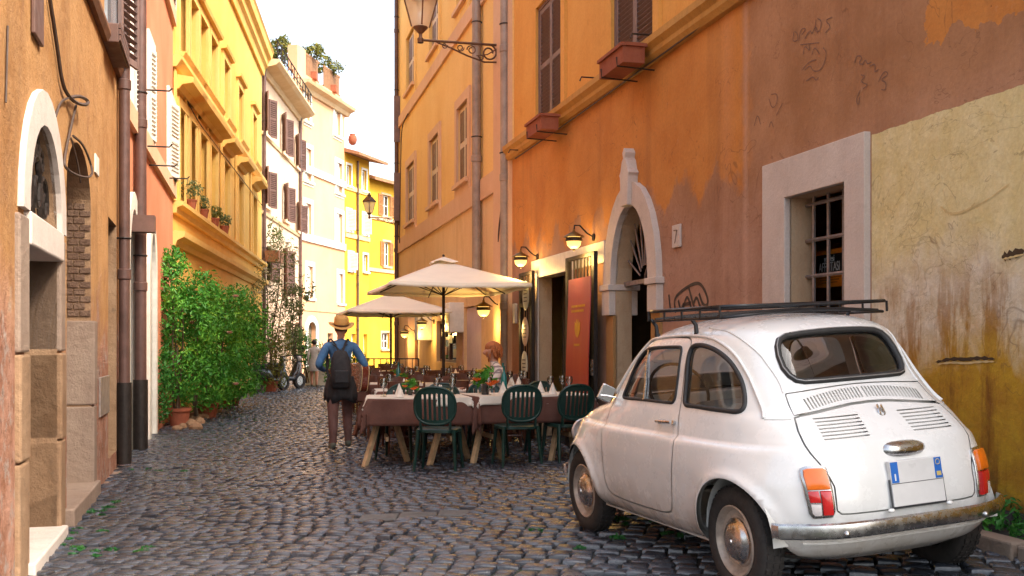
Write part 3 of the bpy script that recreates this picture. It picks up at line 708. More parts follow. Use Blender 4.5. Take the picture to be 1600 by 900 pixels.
# brick niche and its grey stone jamb
mb = MB(); mb.bx(n0, n1, -W.s * .31, -W.s * .29, .1, nzs + .5); mb.build('niche_back', M_TRAV, L1)
zz = 1.62; k_ = 0
while zz < nzs + .1:
    for c in range(3):
        d0 = -.29 + c * .1 - (.05 if k_ % 2 else 0)
        mb = MB(); ext = random.uniform(0, .004); x0_ = max(d0, -.295); x1_ = min(d0 + .09, -.004)
        if x1_ - x0_ > .015: mb.bx(n1 - .012 - ext, n1 + .05, W.s * x0_, W.s * x1_, zz, zz + .052); mb.build('brick', M_BRICK, L1, bevel=.004)
    zz += .063; k_ += 1
mb = MB(); mb.bx(n1 - .008, n1 + .2, -W.s * .29, W.s * .03, -.05, .82); mb.bx(n1 - .012, n1 + .2, -W.s * .29, W.s * .035, .835, 1.58); mb.build('jamb_stone', M_GREYSTONE, L1, bevel=.012)
mb = MB(); mb.bx(s0, s1, -W.s * .3, -W.s * .26, .2, slit[2][1]); mb.build('side_door', simple('dark_door', (.05, .028, .02), .6), L1)
mb = MB(); mb.bx(W.u(154), W.u(168), 0, W.s * .02, W.z(161, 648), W.z(161, 588)); mb.build('meter_hatch', simple('hatch_metal', (.26, .215, .19), .5, .3, .3), L1, bevel=.004)
mb = MB(); mb.bx(W.u(147), W.u(152.5), 0, W.s * .015, W.z(150, 273), W.z(150, 244)); mb.build('wall_plate', M_WHITEF, L1, bevel=.003)
mb = MB(); mb.bx(W.u(47), W.u(61), W.s * .005, W.s * .03, W.z(54, 62), W.z(54, 62) + .8); mb.build('small_shutter', M_BROWN, L1, bevel=.006)
# doorsteps
for (u0_, u1_, zt2, m_) in ((a0 - .05, a1 + .05, .09, M_STONE), (n0 - .1, n1 + .15, .15, M_GREYSTONE)):
    mb = MB(); mb.bx(u0_, u1_, -W.s * .28, W.s * .07, -.1, zt2); mb.build('doorstep', m_, L1, bevel=.012)
drainpipe(L1, W, W.L - .32, .08, .05, 5.2, .06, M_PIPEBR, foot=M_IRON)
# end window with an open shutter and its ledge
ew0, ew1 = W.u(163), W.u(190); ez = zc1 - .08
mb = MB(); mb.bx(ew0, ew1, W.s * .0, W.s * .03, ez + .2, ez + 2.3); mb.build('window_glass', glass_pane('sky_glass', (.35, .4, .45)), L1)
shutter(L1, W, W.u(178), W.u(178) + .5, ez + .22, ez + 2.3, .06, M_GREYSH, swing=R(-17), pitch=.08)
mb = MB(); mb.bx(W.u(160), W.u(176), 0, W.s * .15, W.z(184, 126), W.z(184, 100)); mb.build('window_ledge', M_BROWN, L1, bevel=.01)
for i in range(3):
    z_ = W.z(184, 126) + .02 + i * .06; mb = MB(); mb.bx(W.u(160), W.u(176) + .01, W.s * .152, W.s * .17, z_, z_ + .05); mb.build('ledge_board', M_BROWN, L1)
# pale gravelly pavement edging at the left walls
mb = MB(); mb.bx(W.u(122), W.L - .1, W.s * .0, W.s * .20, -.2, .008); o = mb.build('pavement', M_GREYSTONE, None, loc=(W.p0.x, W.p0.y, 0), rot=(0, 0, W.rz)); tag(o, kind='structure')

# ------------------------------------------------------------------ left side, pink house
M_L2 = plaster('salmon_pink_plaster', (.62, .215, .105), (.70, .29, .16), (.42, .13, .06), .3, .2, .9, low=(.50, .19, .11), lowz=1.0)
W = WL2; L2 = W.root('pink_house', 'salmon pink house with cream shutters and white arched doorway on the left')
H = 9.6; zb = W.z(232, 238)
pa0, pa1 = W.u(196), W.u(210); pzs = W.z(203, 420)
pb0, pb1 = W.u(230), W.u(238)
w2 = [(W.u(230), W.u(236)), (W.u(262), W.u(270)), (W.u(206), W.u(213))]
holes = [arch_poly(pa0, pa1, 0, pzs, .75), arch_poly(pb0, pb1, 0, pzs, .7)]
wz = (W.z(267, 283), W.z(267, 168))
wa = [rect(a, b, z0, z1) for a, b in w2 for z0, z1 in (wz, (wz[0] + 3.2, wz[1] + 3.2))]
wall_panel(L2, W, 'wall', M_L2, rect(0, W.L, -.4, H), holes + wa, depth=.3, reveal_mat=M_WHITEF)
block_behind(L2, W, 0, W.L, H, 6, M_L2, M_ROOF)
for zz in (zb - .1, zb + 3.1): strip(L2, W, 'band', M_BAND, 0, W.L, zz, zz + .26, -.02, .07)
moulding(L2, W, 'eave', M_BAND, 0, W.L, [(-.2, H), (.1, H), (.35, H + .15), (.4, H + .3), (-.2, H + .3)])
for (p0_, p1_, rs) in ((pa0, pa1, .75), (pb0, pb1, .7)):
    mb = MB(); arch_band(mb, W, p0_, p1_, pzs, rs, .22, 0.0, -.02, .06); mb.build('arch_surround', M_WHITEF, L2, bevel=.006)
    mb = MB(); mb.bx(p0_, p1_, -W.s * .3, -W.s * .26, -.1, pzs + rs); q = mb.build('door', simple('grey_door', (.22, .19, .17), .5), L2)
    for zz in (.5, 1.6, 2.5): mb = MB(); mb.bx(p1_ - .12, p1_ - .02, -W.s * .26, -W.s * .2, zz, zz + .14); mb.build('hinge', M_IRON, q)
for a, b in w2:
    for z0, z1 in (wz, (wz[0] + 3.2, wz[1] + 3.2)):
        mb = MB(); band_between(mb, W, ring(a, b, z0, z1, .2), rect(a, b, z0, z1), -.02, .05); mb.build('window_surround', M_WHITEF, L2)
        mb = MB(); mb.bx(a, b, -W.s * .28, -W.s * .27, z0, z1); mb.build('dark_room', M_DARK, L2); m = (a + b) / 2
        top = z0 > zb + 3
        for hg, (c0, c1) in enumerate(((a, m - .005), (m + .005, b))):
            shutter(L2, W, c0, c1, z0 + .01, z1 - .01, .03, M_BROWN if top else M_WHITEF, hinge=hg, parts=False, swing=(R(12) if hg else R(-12)) if not top else 0)
# dark slit between leaves, gutter arms and the second brown pipe
drainpipe(L2, W, W.u(208), .09, .02, 11.2, .075, M_PIPEBR, foot=M_IRON)
mb = MB(); mb.bx(W.u(202), W.u(205), W.s * .0, W.s * .3, W.z(212, 370), W.z(212, 345)); mb.build('junction_box', M_BROWN, L2)
for py, pl in ((140, 340), (230, 318)):
    pass
for px, py in ((222, 140), (222, 228), (233, 258), (258, 278)):
    u_, z_ = W.uz(px, py); mb = MB(); mb.tube([(u_, 0, z_), (u_, W.s * .36, z_), (u_, W.s * .4, z_ + .04)], .012, 6); mb.build('line_bracket', M_IRON, L2)

# ------------------------------------------------------------------ left side, yellow classical house
M_L3 = plaster('butter_yellow_plaster', (.74, .42, .09), (.82, .52, .14), (.45, .24, .06), .5, .2, .7)
M_L3T = plaster('yellow_moulding', (.78, .47, .12), (.84, .56, .19), (.38, .22, .07), .3, .15, 2)
W = WL3; L3 = W.root('butter_yellow_house', 'butter yellow house with hooded windows, deep cornice and flower pots on its sill course')
H = W.z(420, 92) - .45; zl = W.z(337, 410); zm = W.z(337, 367); zu = W.z(337, 187)
uc_ = [W.u(p) for p in (285, 300, 316, 332, 352, 374, 396)]
hw = .5
wz1 = (zm + .12, zm + 1.95); wz2 = (zu + .25, zu + 1.75); wz3 = (zu + 2.35, zu + 3.7)
allw = [(u - hw, u + hw, z0, z1) for u in uc_ for z0, z1 in (wz1, wz2)]
wall_panel(L3, W, 'wall', M_L3, rect(0, W.L, -.4, H), [rect(*q) for q in allw], depth=.22)
block_behind(L3, W, 0, W.L, H, 6, M_L3, M_ROOF)
moulding(L3, W, 'lower_cornice', M_L3T, 0, W.L, [(-.1, zl - .1), (.06, zl - .1), (.10, zl), (.22, zl + .06), (.24, zl + .16), (-.1, zl + .2)])
moulding(L3, W, 'sill_course', M_L3T, 0, W.L, [(-.1, zm - .14), (.08, zm - .14), (.10, zm - .04), (.2, zm), (.2, zm + .08), (-.1, zm + .1)])
moulding(L3, W, 'upper_course', M_L3T, 0, W.L, [(-.1, zu - .14), (.08, zu - .14), (.18, zu), (.18, zu + .08), (-.1, zu + .1)])
moulding(L3, W, 'cornice', M_L3T, -.05, W.L + .1, [(-.3, H - .7), (.08, H - .7), (.12, H - .5), (.2, H - .42), (.22, H - .25), (.32, H - .18), (.36, H), (.40, H + .06), (-.3, H + .12)])
for u in uc_:
    for (z0, z1), kind in ((wz1, 1), (wz2, 2)):
        a, b = u - hw, u + hw
        window(L3, W, a, b, z0, z1, M_BROWN if kind == 2 else M_CREAM, M_GLASSD, M_L3T, .17, .14, 3, None, .06)
        if kind == 1:
            moulding(L3, W, 'window_hood', M_L3T, a - .32, b + .32, [(-.05, z1 + .28), (.08, z1 + .28), (.14, z1 + .36), (.34, z1 + .40), (.36, z1 + .50), (-.05, z1 + .56)])
        else:
            moulding(L3, W, 'window_cap', M_L3T, a - .24, b + .24, [(-.05, z1 + .16), (.14, z1 + .2), (.16, z1 + .27), (-.05, z1 + .3)])
            moulding(L3, W, 'sill', M_L3T, a - .24, b + .24, [(-.05, z0 - .12), (.14, z0 - .12), (.2, z0 - .02), (-.05, z0 - .01)])
    mb = MB(); mb.bx(u - 1.0, u - .82, -.02, W.s * .05, zm + .1, zu - .15); mb.build('pilaster_strip', M_L3T, L3)
for k_ in range(0):
    pass

# ------------------------------------------------------------------ left side, cream house
M_L4 = plaster('cream_plaster', (.72, .53, .36), (.80, .62, .46), (.52, .36, .24), .5, .15, .7, low=(.70, .46, .32), lowz=4)
W = WL4; L4 = W.root('cream_house', 'cream house with brown open shutters between the yellow and the peach houses')
H = W.z(440, 140)
mb_w = [(415, 150, 210), (443, 182, 240), (464, 214, 262), (415, 265, 322), (446, 290, 345), (466, 318, 362), (419, 388, 440), (445, 390, 462)]
wl = []
for px, y0, y1 in mb_w:
    u, za = W.uz(px, y0); _, zb_ = W.uz(px, y1); wl.append((u - .42, u + .42, zb_, za))
gh = [arch_poly(W.u(444), W.u(455), 0, 1.9, .4), arch_poly(W.u(459), W.u(469), 0, 1.9, .4)]
wall_panel(L4, W, 'wall', M_L4, rect(0, W.L, -.4, H), [rect(*q) for q in wl] + gh, depth=.25)
block_behind(L4, W, 0, W.L, H, 6, M_L4, M_ROOF)
for i, (a, b, z0, z1) in enumerate(wl):
    window(L4, W, a, b, z0, z1, M_WHITEF, M_GLASSD, None, rows=2, sill=M_L4)
    shutter(L4, W, a - .84 * .5, a, z0, z1, .04, M_BROWN, parts=False, hinge=1, swing=R(28)); shutter(L4, W, b, b + .42, z0, z1, .04, M_BROWN, parts=False, swing=R(-28))
for h in gh:
    mb = MB(); mb.bx(h[0][0], h[1][0], -W.s * .2, -W.s * .18, -.1, 2.35); mb.build('door', simple('pale_door', (.35, .27, .2), .6), L4)
M_L4T = plaster('cream_moulding', (.66, .46, .26), (.76, .58, .36), (.40, .24, .12), .3, .2, 2)
moulding(L4, W, 'eave', M_L4T, 0, W.L + .1, [(-.2, H - .35), (.08, H - .35), (.14, H - .2), (.5, H - .1), (.62, H), (.62, H + .08), (-.2, H + .1)])
for px, py in ((436, 236), (440, 352)): zz = W.z(px, py); moulding(L4, W, 'band', M_L4T, 0, W.L, [(-.05, zz - .06), (.05, zz - .04), (.07, zz + .06), (-.05, zz + .08)])
drainpipe(L4, W, W.L - .2, .08, 0, H - .2, .06, M_PIPEBR); drainpipe(L4, W, .2, .08, 0, H - .2, .06, M_PIPEBR)
mb = MB()
mb.tube([(0, W.s * .5, H + .75), (W.L, W.s * .5, H + .75)], .025, 6); mb.tube([(0, W.s * .5, H + .45), (W.L, W.s * .5, H + .45)], .018, 6)
for i in range(12): u_ = W.L * (i + .5) / 12; mb.tube([(u_, W.s * .5, H + .1), (u_, W.s * .5, H + .76)], .018, 6)
mb.build('roof_railing', M_IRON, L4)
mb = MB(); mb.bx(1.2, 2.7, -W.s * 2.5, -W.s * 1.2, H + .1, H + 1.0); mb.bx(1.1, 2.8, -W.s * 2.6, -W.s * 1.1, H + 1.001, H + 1.12); mb.build('chimney_stack', M_L4, L4, bevel=.02)

# ------------------------------------------------------------------ left side, peach house with a roof terrace
M_L5 = plaster('peach_plaster', (.74, .40, .21), (.80, .47, .27), (.55, .30, .16), .5, .15, .6)
W = WL5; L5 = W.root('peach_house', 'peach house with white bands and a planted roof terrace at the bend of the street')
H = W.z(505, 150)
wl = []
for px, y0, y1, wpx in ((480, 140, 190, 9), (527, 168, 212, 11), (481, 232, 283, 13), (530, 255, 302, 11), (481, 318, 368, 13), (530, 334, 382, 12), (484, 416, 466, 11), (532, 428, 474, 9)):
    u, za = W.uz(px, y0); _, zb_ = W.uz(px, y1); h_ = abs(W.u(px + wpx / 2) - W.u(px - wpx / 2)) / 2 * .8; wl.append((u - h_, u + h_, zb_, za))
gd5 = arch_poly(W.u(480), W.u(493), 0, 2.0, .35); gd6 = rect(W.u(512), W.u(520), 0, 1.9)
wall_panel(L5, W, 'wall', M_L5, rect(0, W.L, -.4, H), [rect(*q) for q in wl] + [gd5, gd6], depth=.25)
block_behind(L5, W, 0, W.L, H, 8, M_L5, M_ROOF)
for (a, b, z0, z1) in wl:
    window(L5, W, a, b, z0, z1, M_WHITEF, M_GLASSD, M_WHITEF, .2, .1, rows=3, sill=M_WHITEF)
    m = (a + b) / 2; shutter(L5, W, a, m, z0, z1, -.04, M_WHITEF, parts=False)
for h in (gd5, gd6): mb = MB(); mb.bx(h[0][0], h[1][0], -W.s * .2, -W.s * .18, -.1, 2.4); mb.build('door', simple('olive_door', (.12, .10, .07), .6), L5)
mb = MB(); arch_band(mb, W, gd5[0][0], gd5[1][0], 2.0, .35, .25, 0, -.02, .05); mb.build('arch_surround', M_WHITEF, L5)
for py in (277, 380): zz = W.z(505, py); strip(L5, W, 'band', M_WHITEF, 0, W.L, zz - .1, zz + .2, -.02, .08)
for k_ in range(6):
    zz = .3 + k_ * .5; strip(L5, W, 'rusticated_course', M_L5, 0, W.L, zz, zz + .44, -.02, .035) if zz > 2.5 else None
moulding(L5, W, 'terrace_cornice', M_L4T, -.1, W.L + .3, [(-.2, H - .3), (.1, H - .3), (.18, H - .15), (.4, H - .05), (.45, H + .06), (-.2, H + .1)])
mb = MB(); mb.bx(0, W.L, -W.s * .1, -W.s * .28, H + .1, H + .5); mb.bx(.0, .9, -W.s * .1, -W.s * .5, H + .501, H + 1.5); mb.build('terrace_parapet', M_L5, L5)
M_TRELL = simple('brown_trellis', (.26, .13, .06), .7)
for (p0_, p1_) in ((.95, 2.5), (3.0, 5.0)):
    mb = MB()
    mb.bx(p0_, p1_, -W.s * .14, -W.s * .17, H + .5, H + .6); mb.bx(p0_, p1_, -W.s * .14, -W.s * .17, H + 1.35, H + 1.45)
    for i in range(int((p1_ - p0_) / .16)): mb.bx(p0_ + i * .16, p0_ + i * .16 + .13, -W.s * .15, -W.s * .165, H + .52, H + 1.42)
    mb.build('terrace_screen', M_TRELL, L5)

# ------------------------------------------------------------------ far yellow houses
M_L6 = plaster('strong_yellow_plaster', (.74, .40, .025), (.80, .48, .05), (.55, .28, .03), .4, .15, .6)
W = WL6; L6 = W.root('bright_yellow_house', 'bright yellow house at the bend with small windows and projecting tiled eave')
H = W.z(560, 246)
wl = []
for px, y0, y1 in ((545, 258, 290), (569, 266, 298), (545, 328, 360), (570, 334, 366), (548, 395, 422), (571, 398, 424)):
    u, za = W.uz(px, y0); _, zb_ = W.uz(px, y1); wl.append((u - .22, u + .22, zb_, za))
gd7 = [rect(W.u(549), W.u(556), 0, 1.9), rect(W.u(568), W.u(574), 0, 1.9)]
wall_panel(L6, W, 'wall', M_L6, rect(0, W.L, -.4, H), [rect(*q) for q in wl] + gd7, depth=.2)
block_behind(L6, W, 0, W.L, H, 8, M_L6, M_ROOF)
for i, (a, b, z0, z1) in enumerate(wl):
    window(L6, W, a, b, z0, z1, M_WHITEF, M_GLASSD, M_WHITEF, .1, .1, rows=1, cols=1, sill=M_WHITEF)
    shutter(L6, W, a, b, z0, z1, .03, M_CREAM, parts=False, mid=False, swing=R(-35)) if 1 < i < 5 else None
for h in gd7: mb = MB(); mb.bx(h[0][0], h[1][0], -W.s * .2, -W.s * .18, -.1, 2.0); mb.build('door', M_WHITEF, L6)
for py in (299, 372): zz = W.z(558, py); strip(L6, W, 'band', plaster('yellow_band', (.8, .62, .25), (.82, .66, .3), (.5, .35, .1), .2, .1), 0, W.L, zz - .06, zz + .14, -.02, .06)
mb = MB(); mb.prism([(-1.2, H + .55), (.75, H - .02), (.75, H - .14), (-1.2, H + .3)], -.1, W.L + .5, lambda p, q, a: (a, W.s * p, q)); mb.build('eave', M_ROOF, L6)
drainpipe(L6, W, W.u(557), .08, 0, H - .2, .05, M_PIPEBR)
W = WL7; L7 = W.root('golden_house', 'golden house closing the view behind the street lamp with brown shutters')
H = W.z(600, 284)
wl = []
for px, y0, y1, wpx in ((603, 305, 338, 12), (604, 378, 416, 10), (635, 305, 338, 12), (602, 520, 545, 12)):
    u, za = W.uz(px, y0); _, zb_ = W.uz(px, y1); h_ = abs(W.u(px + wpx / 2) - W.u(px - wpx / 2)) / 2; wl.append((u - h_, u + h_, zb_, za))
wall_panel(L7, W, 'wall', M_L6, rect(0, W.L, -.4, H), [rect(*q) for q in wl], depth=.2)
block_behind(L7, W, 0, W.L, H, 8, M_L6, M_ROOF)
for i, (a, b, z0, z1) in enumerate(wl):
    window(L7, W, a, b, z0, z1, M_WHITEF, M_GLASSD, M_BAND, .1, .1, rows=2, sill=M_BAND)
    if i != 3:
        h_ = (b - a) / 2; shutter(L7, W, a - h_, a, z0, z1, .03, simple('tan_shutter', (.36, .16, .05), .6), parts=False, hinge=1); shutter(L7, W, b, b + h_, z0, z1, .03, simple('tan_shutter', (.36, .16, .05), .6), parts=False)
for py in (345, 425): zz = W.z(604, py); strip(L7, W, 'band', M_BAND, 0, W.L, zz - .05, zz + .12, -.02, .06)
mb = MB(); mb.prism([(-1.5, H + .6), (.5, H - .02), (.5, H - .14), (-1.5, H + .35)], -.2, W.L + .2, lambda p, q, a: (a, W.s * p, q)); mb.build('eave', M_ROOF, L7)
# ------------------------------------------------------------------ small vintage car: body as a stack of rounded plan contours
CAR_K = np.array([
 # z     rear   front  halfw  n_rear n_front
 (.20, -.36, 2.26, .560, 4.0, 3.0), (.24, -.425, 2.34, .600, 5.0, 3.2), (.30, -.47, 2.40, .630, 5.0, 3.4), (.38, -.49, 2.42, .645, 5.0, 3.5),
 (.46, -.50, 2.42, .650, 5.0, 3.5), (.55, -.49, 2.40, .650, 5.0, 3.4), (.65, -.462, 2.33, .644, 4.8, 3.2), (.72, -.432, 2.22, .632, 4.6, 3.4),
 (.76, -.392, 2.08, .622, 4.5, 3.8), (.80, -.350, 1.90, .610, 4.4, 4.4), (.84, -.303, 1.68, .596, 4.2, 5.2), (.88, -.252, 1.60, .580, 4.0, 5.8),
 (.94, -.192, 1.52, .562, 4.0, 6.5), (1.0, -.137, 1.45, .547, 4.0, 6.5), (1.10, -.065, 1.335, .524, 4.0, 6.0), (1.18, -.012, 1.235, .495, 4.0, 5.5),
 (1.235, .04, 1.155, .462, 3.8, 4.8), (1.265, .09, 1.09, .42, 3.4, 4.0), (1.29, .16, 1.02, .36, 3.0, 3.2), (1.308, .26, .95, .28, 2.7, 2.8),
 (1.32, .40, .87, .18, 2.3, 2.4), (1.3245, .53, .78, .085, 2.0, 2.0), (1.3262, .655, .675, .008, 2.0, 2.0)])
_d = np.diff(CAR_K[:, :4], axis=0)
CAR_SK = np.concatenate([[0], np.cumsum(np.sqrt(_d[:, 0] ** 2 + _d[:, 3] ** 2 + .25 * (_d[:, 1] ** 2 + _d[:, 2] ** 2)))]); CAR_SMAX = CAR_SK[-1]
def _pchip(xk, yk):
    h = np.diff(xk); d = np.diff(yk) / h; m = np.zeros(len(xk))
    for i in range(1, len(xk) - 1):
        if d[i - 1] * d[i] > 0:
            w1, w2 = 2 * h[i] + h[i - 1], h[i] + 2 * h[i - 1]; m[i] = (w1 + w2) / (w1 / d[i - 1] + w2 / d[i])
    m[0], m[-1] = d[0], d[-1]
    def f(x):
        x = np.clip(x, xk[0], xk[-1]); i = np.clip(np.searchsorted(xk, x) - 1, 0, len(h) - 1); t = (x - xk[i]) / h[i]
        return ((1 + 2 * t) * (1 - t) ** 2) * yk[i] + t * (1 - t) ** 2 * h[i] * m[i] + t * t * (3 - 2 * t) * yk[i + 1] + t * t * (t - 1) * h[i] * m[i + 1]
    return f
CAR_F = [_pchip(CAR_SK, CAR_K[:, c]) for c in range(6)]
_st = np.linspace(0, CAR_SMAX, 4000); _zt = CAR_F[0](_st)
ARCHES = ((-.05, .29, .285), (1.795, .285, .285))       # centre x, z, radius
def _ss(a, b, x): t = np.clip((x - a) / (b - a), 0, 1); return t * t * (3 - 2 * t)
def car_S(al, s, inset=0.0):
    al = np.asarray(al, float); s = np.asarray(s, float)
    z, xr, xf, w, nr, nf = [f(s) for f in CAR_F]
    c, sn = np.cos(al), np.abs(np.sin(al)); k = _ss(-.5, .5, c); n = nr + (nf - nr) * k
    N = (np.abs(c) ** n + sn ** n) ** (1 / n); xc, a = (xr + xf) / 2, (xf - xr) / 2
    x, y = xc + a * c / N, w * sn / N
    side = _ss(.25, .5, y)
    # waist swage: the wings stand proud below it
    m = _ss(-.50, -.12, x) * (1 - .5 * _ss(1.7, 2.25, x)); y = y + side * .026 * m * (1 - _ss(.700, .732, z)) * (.35 + .65 * _ss(.3, .6, z))
    for (ax, az, ar) in ARCHES:
        r = np.hypot(x - ax, z - az); lip = np.exp(-((r - ar) / .035) ** 2) * .030 + np.exp(-((r - ar - .05) / .07) ** 2) * .016
        y = y + side * lip * _ss(.15, .32, z + .02 * (x > ax))
    return np.stack([x, y, z], -1)
def car_N(al, s):
    e = 1e-3; al0 = np.asarray(al, float); s = np.asarray(s, float); al = np.clip(al0, 2e-3, np.pi - 2e-3); da = car_S(al + e, s) - car_S(al - e, s); ds = car_S(al, np.minimum(s + e, CAR_SMAX)) - car_S(al, np.maximum(s - e, 0))
    n = np.cross(da, ds); n /= np.maximum(np.linalg.norm(n, axis=-1, keepdims=True), 1e-9); P = car_S(al, s)
    sg = np.sign(np.sum(n * (P - np.array([.95, 0, .6])), -1, keepdims=True)); sg[sg == 0] = 1; n = n * sg
    # mirror symmetry on the centre line
    on = (np.abs(np.sin(al0)) < 1e-6); n[on, 1] = 0; n /= np.maximum(np.linalg.norm(n, axis=-1, keepdims=True), 1e-9); return n
def car_s(z): return np.interp(z, _zt, _st)
def car_al_x(x, z):
    """contour angle of side point with given x (y>0)"""
    s = car_s(z); al = np.linspace(0, np.pi, 2001); P = car_S(al, np.full(2001, s)); return float(np.interp(-x, -P[:, 0], al))
def car_al_y(y, z, rear=True):
    s = car_s(z); al = np.linspace(np.pi / 2, np.pi, 1500) if rear else np.linspace(np.pi / 2, 0, 1500); P = car_S(al, np.full(1500, s))
    return float(np.interp(-y, -P[:, 1], al))
def chaikin(P, n=2, closed=True):
    P = [tuple(p) for p in P]
    for _ in range(n):
        Q = []; N = len(P)
        for i in range(N if closed else N - 1):
            a, b = P[i], P[(i + 1) % N]
            Q += [tuple(.75 * u + .25 * v_ for u, v_ in zip(a, b)), tuple(.25 * u + .75 * v_ for u, v_ in zip(a, b))]
        P = Q if closed else [P[0]] + Q + [P[-1]]
    return P
def dens(P, step=.03, closed=True):
    out = []; N = len(P)
    for i in range(N if closed else N - 1):
        a, b = np.array(P[i]), np.array(P[(i + 1) % N]); k = max(1, int(np.linalg.norm(b - a) / step))
        out += [tuple(a + (b - a) * j / k) for j in range(k)]
    if not closed: out.append(P[-1])
    return out
def offs(P, d):
    """offset a closed 2-D polygon outward by d"""
    n = len(P); A = sum(P[i][0] * P[(i + 1) % n][1] - P[(i + 1) % n][0] * P[i][1] for i in range(n)); sg = 1 if A > 0 else -1; out = []
    for i in range(n):
        a, b, c = np.array(P[i - 1]), np.array(P[i]), np.array(P[(i + 1) % n])
        t = (b - a) / max(1e-9, np.linalg.norm(b - a)) + (c - b) / max(1e-9, np.linalg.norm(c - b)); t /= max(1e-9, np.linalg.norm(t))
        out.append((b[0] + sg * t[1] * d, b[1] - sg * t[0] * d))
    return out
def side_uv(P): return [(car_al_x(x, z), float(car_s(z))) for x, z in P]
def end_uv(P, rear=True): return [((math.pi if rear else 0.0) if abs(y) < 1e-6 else car_al_y(y, z, rear), float(car_s(z))) for y, z in P]
def at_uv(uv, h=0.0, mirror=False):
    a = np.array(uv); P = car_S(a[:, 0], a[:, 1]) + car_N(a[:, 0], a[:, 1]) * h
    if mirror: P = P * np.array([1, -1, 1])
    return [tuple(p) for p in P]

def mat_paint():
    t = NT('cream_white_car_paint'); x, y, z = t.xyz()
    n = t.noise(2.3, 7, .65); k = t.mix(t.rng(n, .35, .65), (.74, .73, .70), (.80, .79, .77))
    g = t.math('ADD', z, t.math('MULTIPLY', t.math('SUBTRACT', t.noise(7, 8, .7), .5), .35))
    k = t.mix(t.rng(g, .42, .22, 0, .6), k, (.33, .25, .17))
    k = t.mix(t.rng(t.noise(16, 9, .75), .64, .76, 0, .35), k, (.45, .35, .26))
    r = t.rng(t.noise(5, 6, .7), .3, .7, .2, .36); t.bump(t.noise(6, 3), .015, .02)
    return t.done(k, r, spec=.5, coat=.9)
M_PAINT = mat_paint()
M_CHROME = simple('worn_chrome', (.52, .52, .52), .26, 1.0, .25, 12)
M_RUBBER = simple('black_rubber', (.022, .021, .021), .6, var=.3)
M_TYRE = simple('tyre_rubber', (.030, .025, .022), .8, var=.35, scale=14, bump=.2)
M_RIM = simple('rusty_rim_paint', (.40, .33, .27), .42, .3, .35, 16)
M_HUB = simple('dull_hubcap_chrome', (.60, .56, .53), .24, 1.0, .3, 9)
M_LINER = simple('car_inner_trim', (.5, .49, .46), .8)
M_SEAT = simple('seat_vinyl', (.24, .24, .25), .5)
M_AMBER = simple('amber_lens', (.75, .15, .008), .12, coat=.6); M_RED = simple('red_lens', (.50, .012, .012), .12, coat=.6)
M_REFL = simple('clear_lens', (.55, .50, .48), .15, coat=.5); M_RACK = simple('black_rack_paint', (.018, .018, .02), .35, .2)
M_CARGLASS = clear_glass('car_window_glass', (.93, .95, .94), 1.8)

# pose of the car on the banked street
yaw, roll = .3297, .0651
fw = Vector((-math.sin(yaw), math.cos(yaw), 0))
rt0 = Vector((math.cos(yaw), math.sin(yaw), 0)); rt = (rt0 * math.cos(roll) + Vector((0, 0, 1)) * math.sin(roll)).normalized(); upv = rt.cross(fw).normalized()
car = empty('vintage_car', (0, 0, 0), 0, 'small old white city car with black roof rack parked by the patched wall', 'car')
Mc = Matrix.Identity(4)
for i, c in enumerate((fw, -rt, upv)): 
    for j in range(3): Mc[j][i] = c[j]
Mc.translation = Vector((1.655, 5.22, CAMZ - 1.150))
car.matrix_world = Mc

Ns = 1.0
aG = np.linspace(0, math.pi, 150)[1:-1]; sG = np.linspace(0, CAR_SMAX, 104)[1:-1]
grid = np.array([(a, s_) for s_ in sG for a in aG])
P_door = dens(chaikin([(1.405, .71), (1.385, .588), (1.395, .407), (1.375, .315), (1.198, .299), (.922, .296), (.60, .302), (.545, .36), (.49, .558), (.474, .70), (.505, .782), (.53, .877), (.55, 1.0), (.553, 1.11), (.54, 1.222), (.70, 1.2275), (.86, 1.228), (1.03, 1.218), (1.11, 1.18), (1.20, 1.1), (1.305, .985), (1.375, .90), (1.405, .84)], 2), .035)
P_dw = dens(chaikin([(1.27, .882), (1.235, .95), (1.175, 1.08), (1.10, 1.152), (1.02, 1.177), (.70, 1.183), (.625, 1.178), (.612, 1.11), (.605, .975), (.597, .883), (.68, .880), (.965, .882), (1.20, .878)], 2), .03)
P_qw = dens(chaikin([(.534, 1.145), (.52, 1.185), (.416, 1.188), (.28, 1.163), (.164, 1.113), (.082, 1.041), (.021, .959), (-.012, .89), (.013, .868), (.101, .872), (.237, .876), (.396, .882), (.49, .880), (.505, .943), (.518, 1.044)], 2), .03)
P_rw = [(0, .997), (.10, .997), (.20, .997), (.27, .998), (.302, 1.006), (.322, 1.03), (.333, 1.065), (.330, 1.12), (.318, 1.165), (.295, 1.197), (.255, 1.213), (.17, 1.221), (.08, 1.224), (0, 1.225)]
P_ws = [(0, .868), (.2, .868), (.40, .868), (.45, .88), (.462, .91), (.452, 1.0), (.432, 1.08), (.405, 1.15), (.37, 1.19), (.30, 1.205), (.15, 1.212), (0, 1.214)]
P_lid = [(0, .428), (.15, .428), (.30, .43), (.355, .433), (.376, .45), (.377, .50), (.376, .555), (.392, .605), (.414, .655), (.436, .70), (.441, .735), (.432, .79), (.408, .846), (.38, .853), (.30, .862), (.20, .874), (.10, .884), (0, .887)]
P_pan = [(0, .893), (.10, .890), (.20, .880), (.30, .868), (.38, .859), (.402, .856), (.392, .90), (.381, .945), (.375, .951), (.30, .957), (.20, .965), (.10, .970), (0, .972)]
def arch_hole(ax, az, ar): return [(ax + ar * math.cos(t_), max(.21, az + ar * math.sin(t_))) for t_ in np.linspace(-.28, math.pi + .28, 40)]
polys = {}
def mid_uv(P): return P
door_in, door_out = side_uv(offs(P_door, -.0035)), side_uv(offs(P_door, .0035))
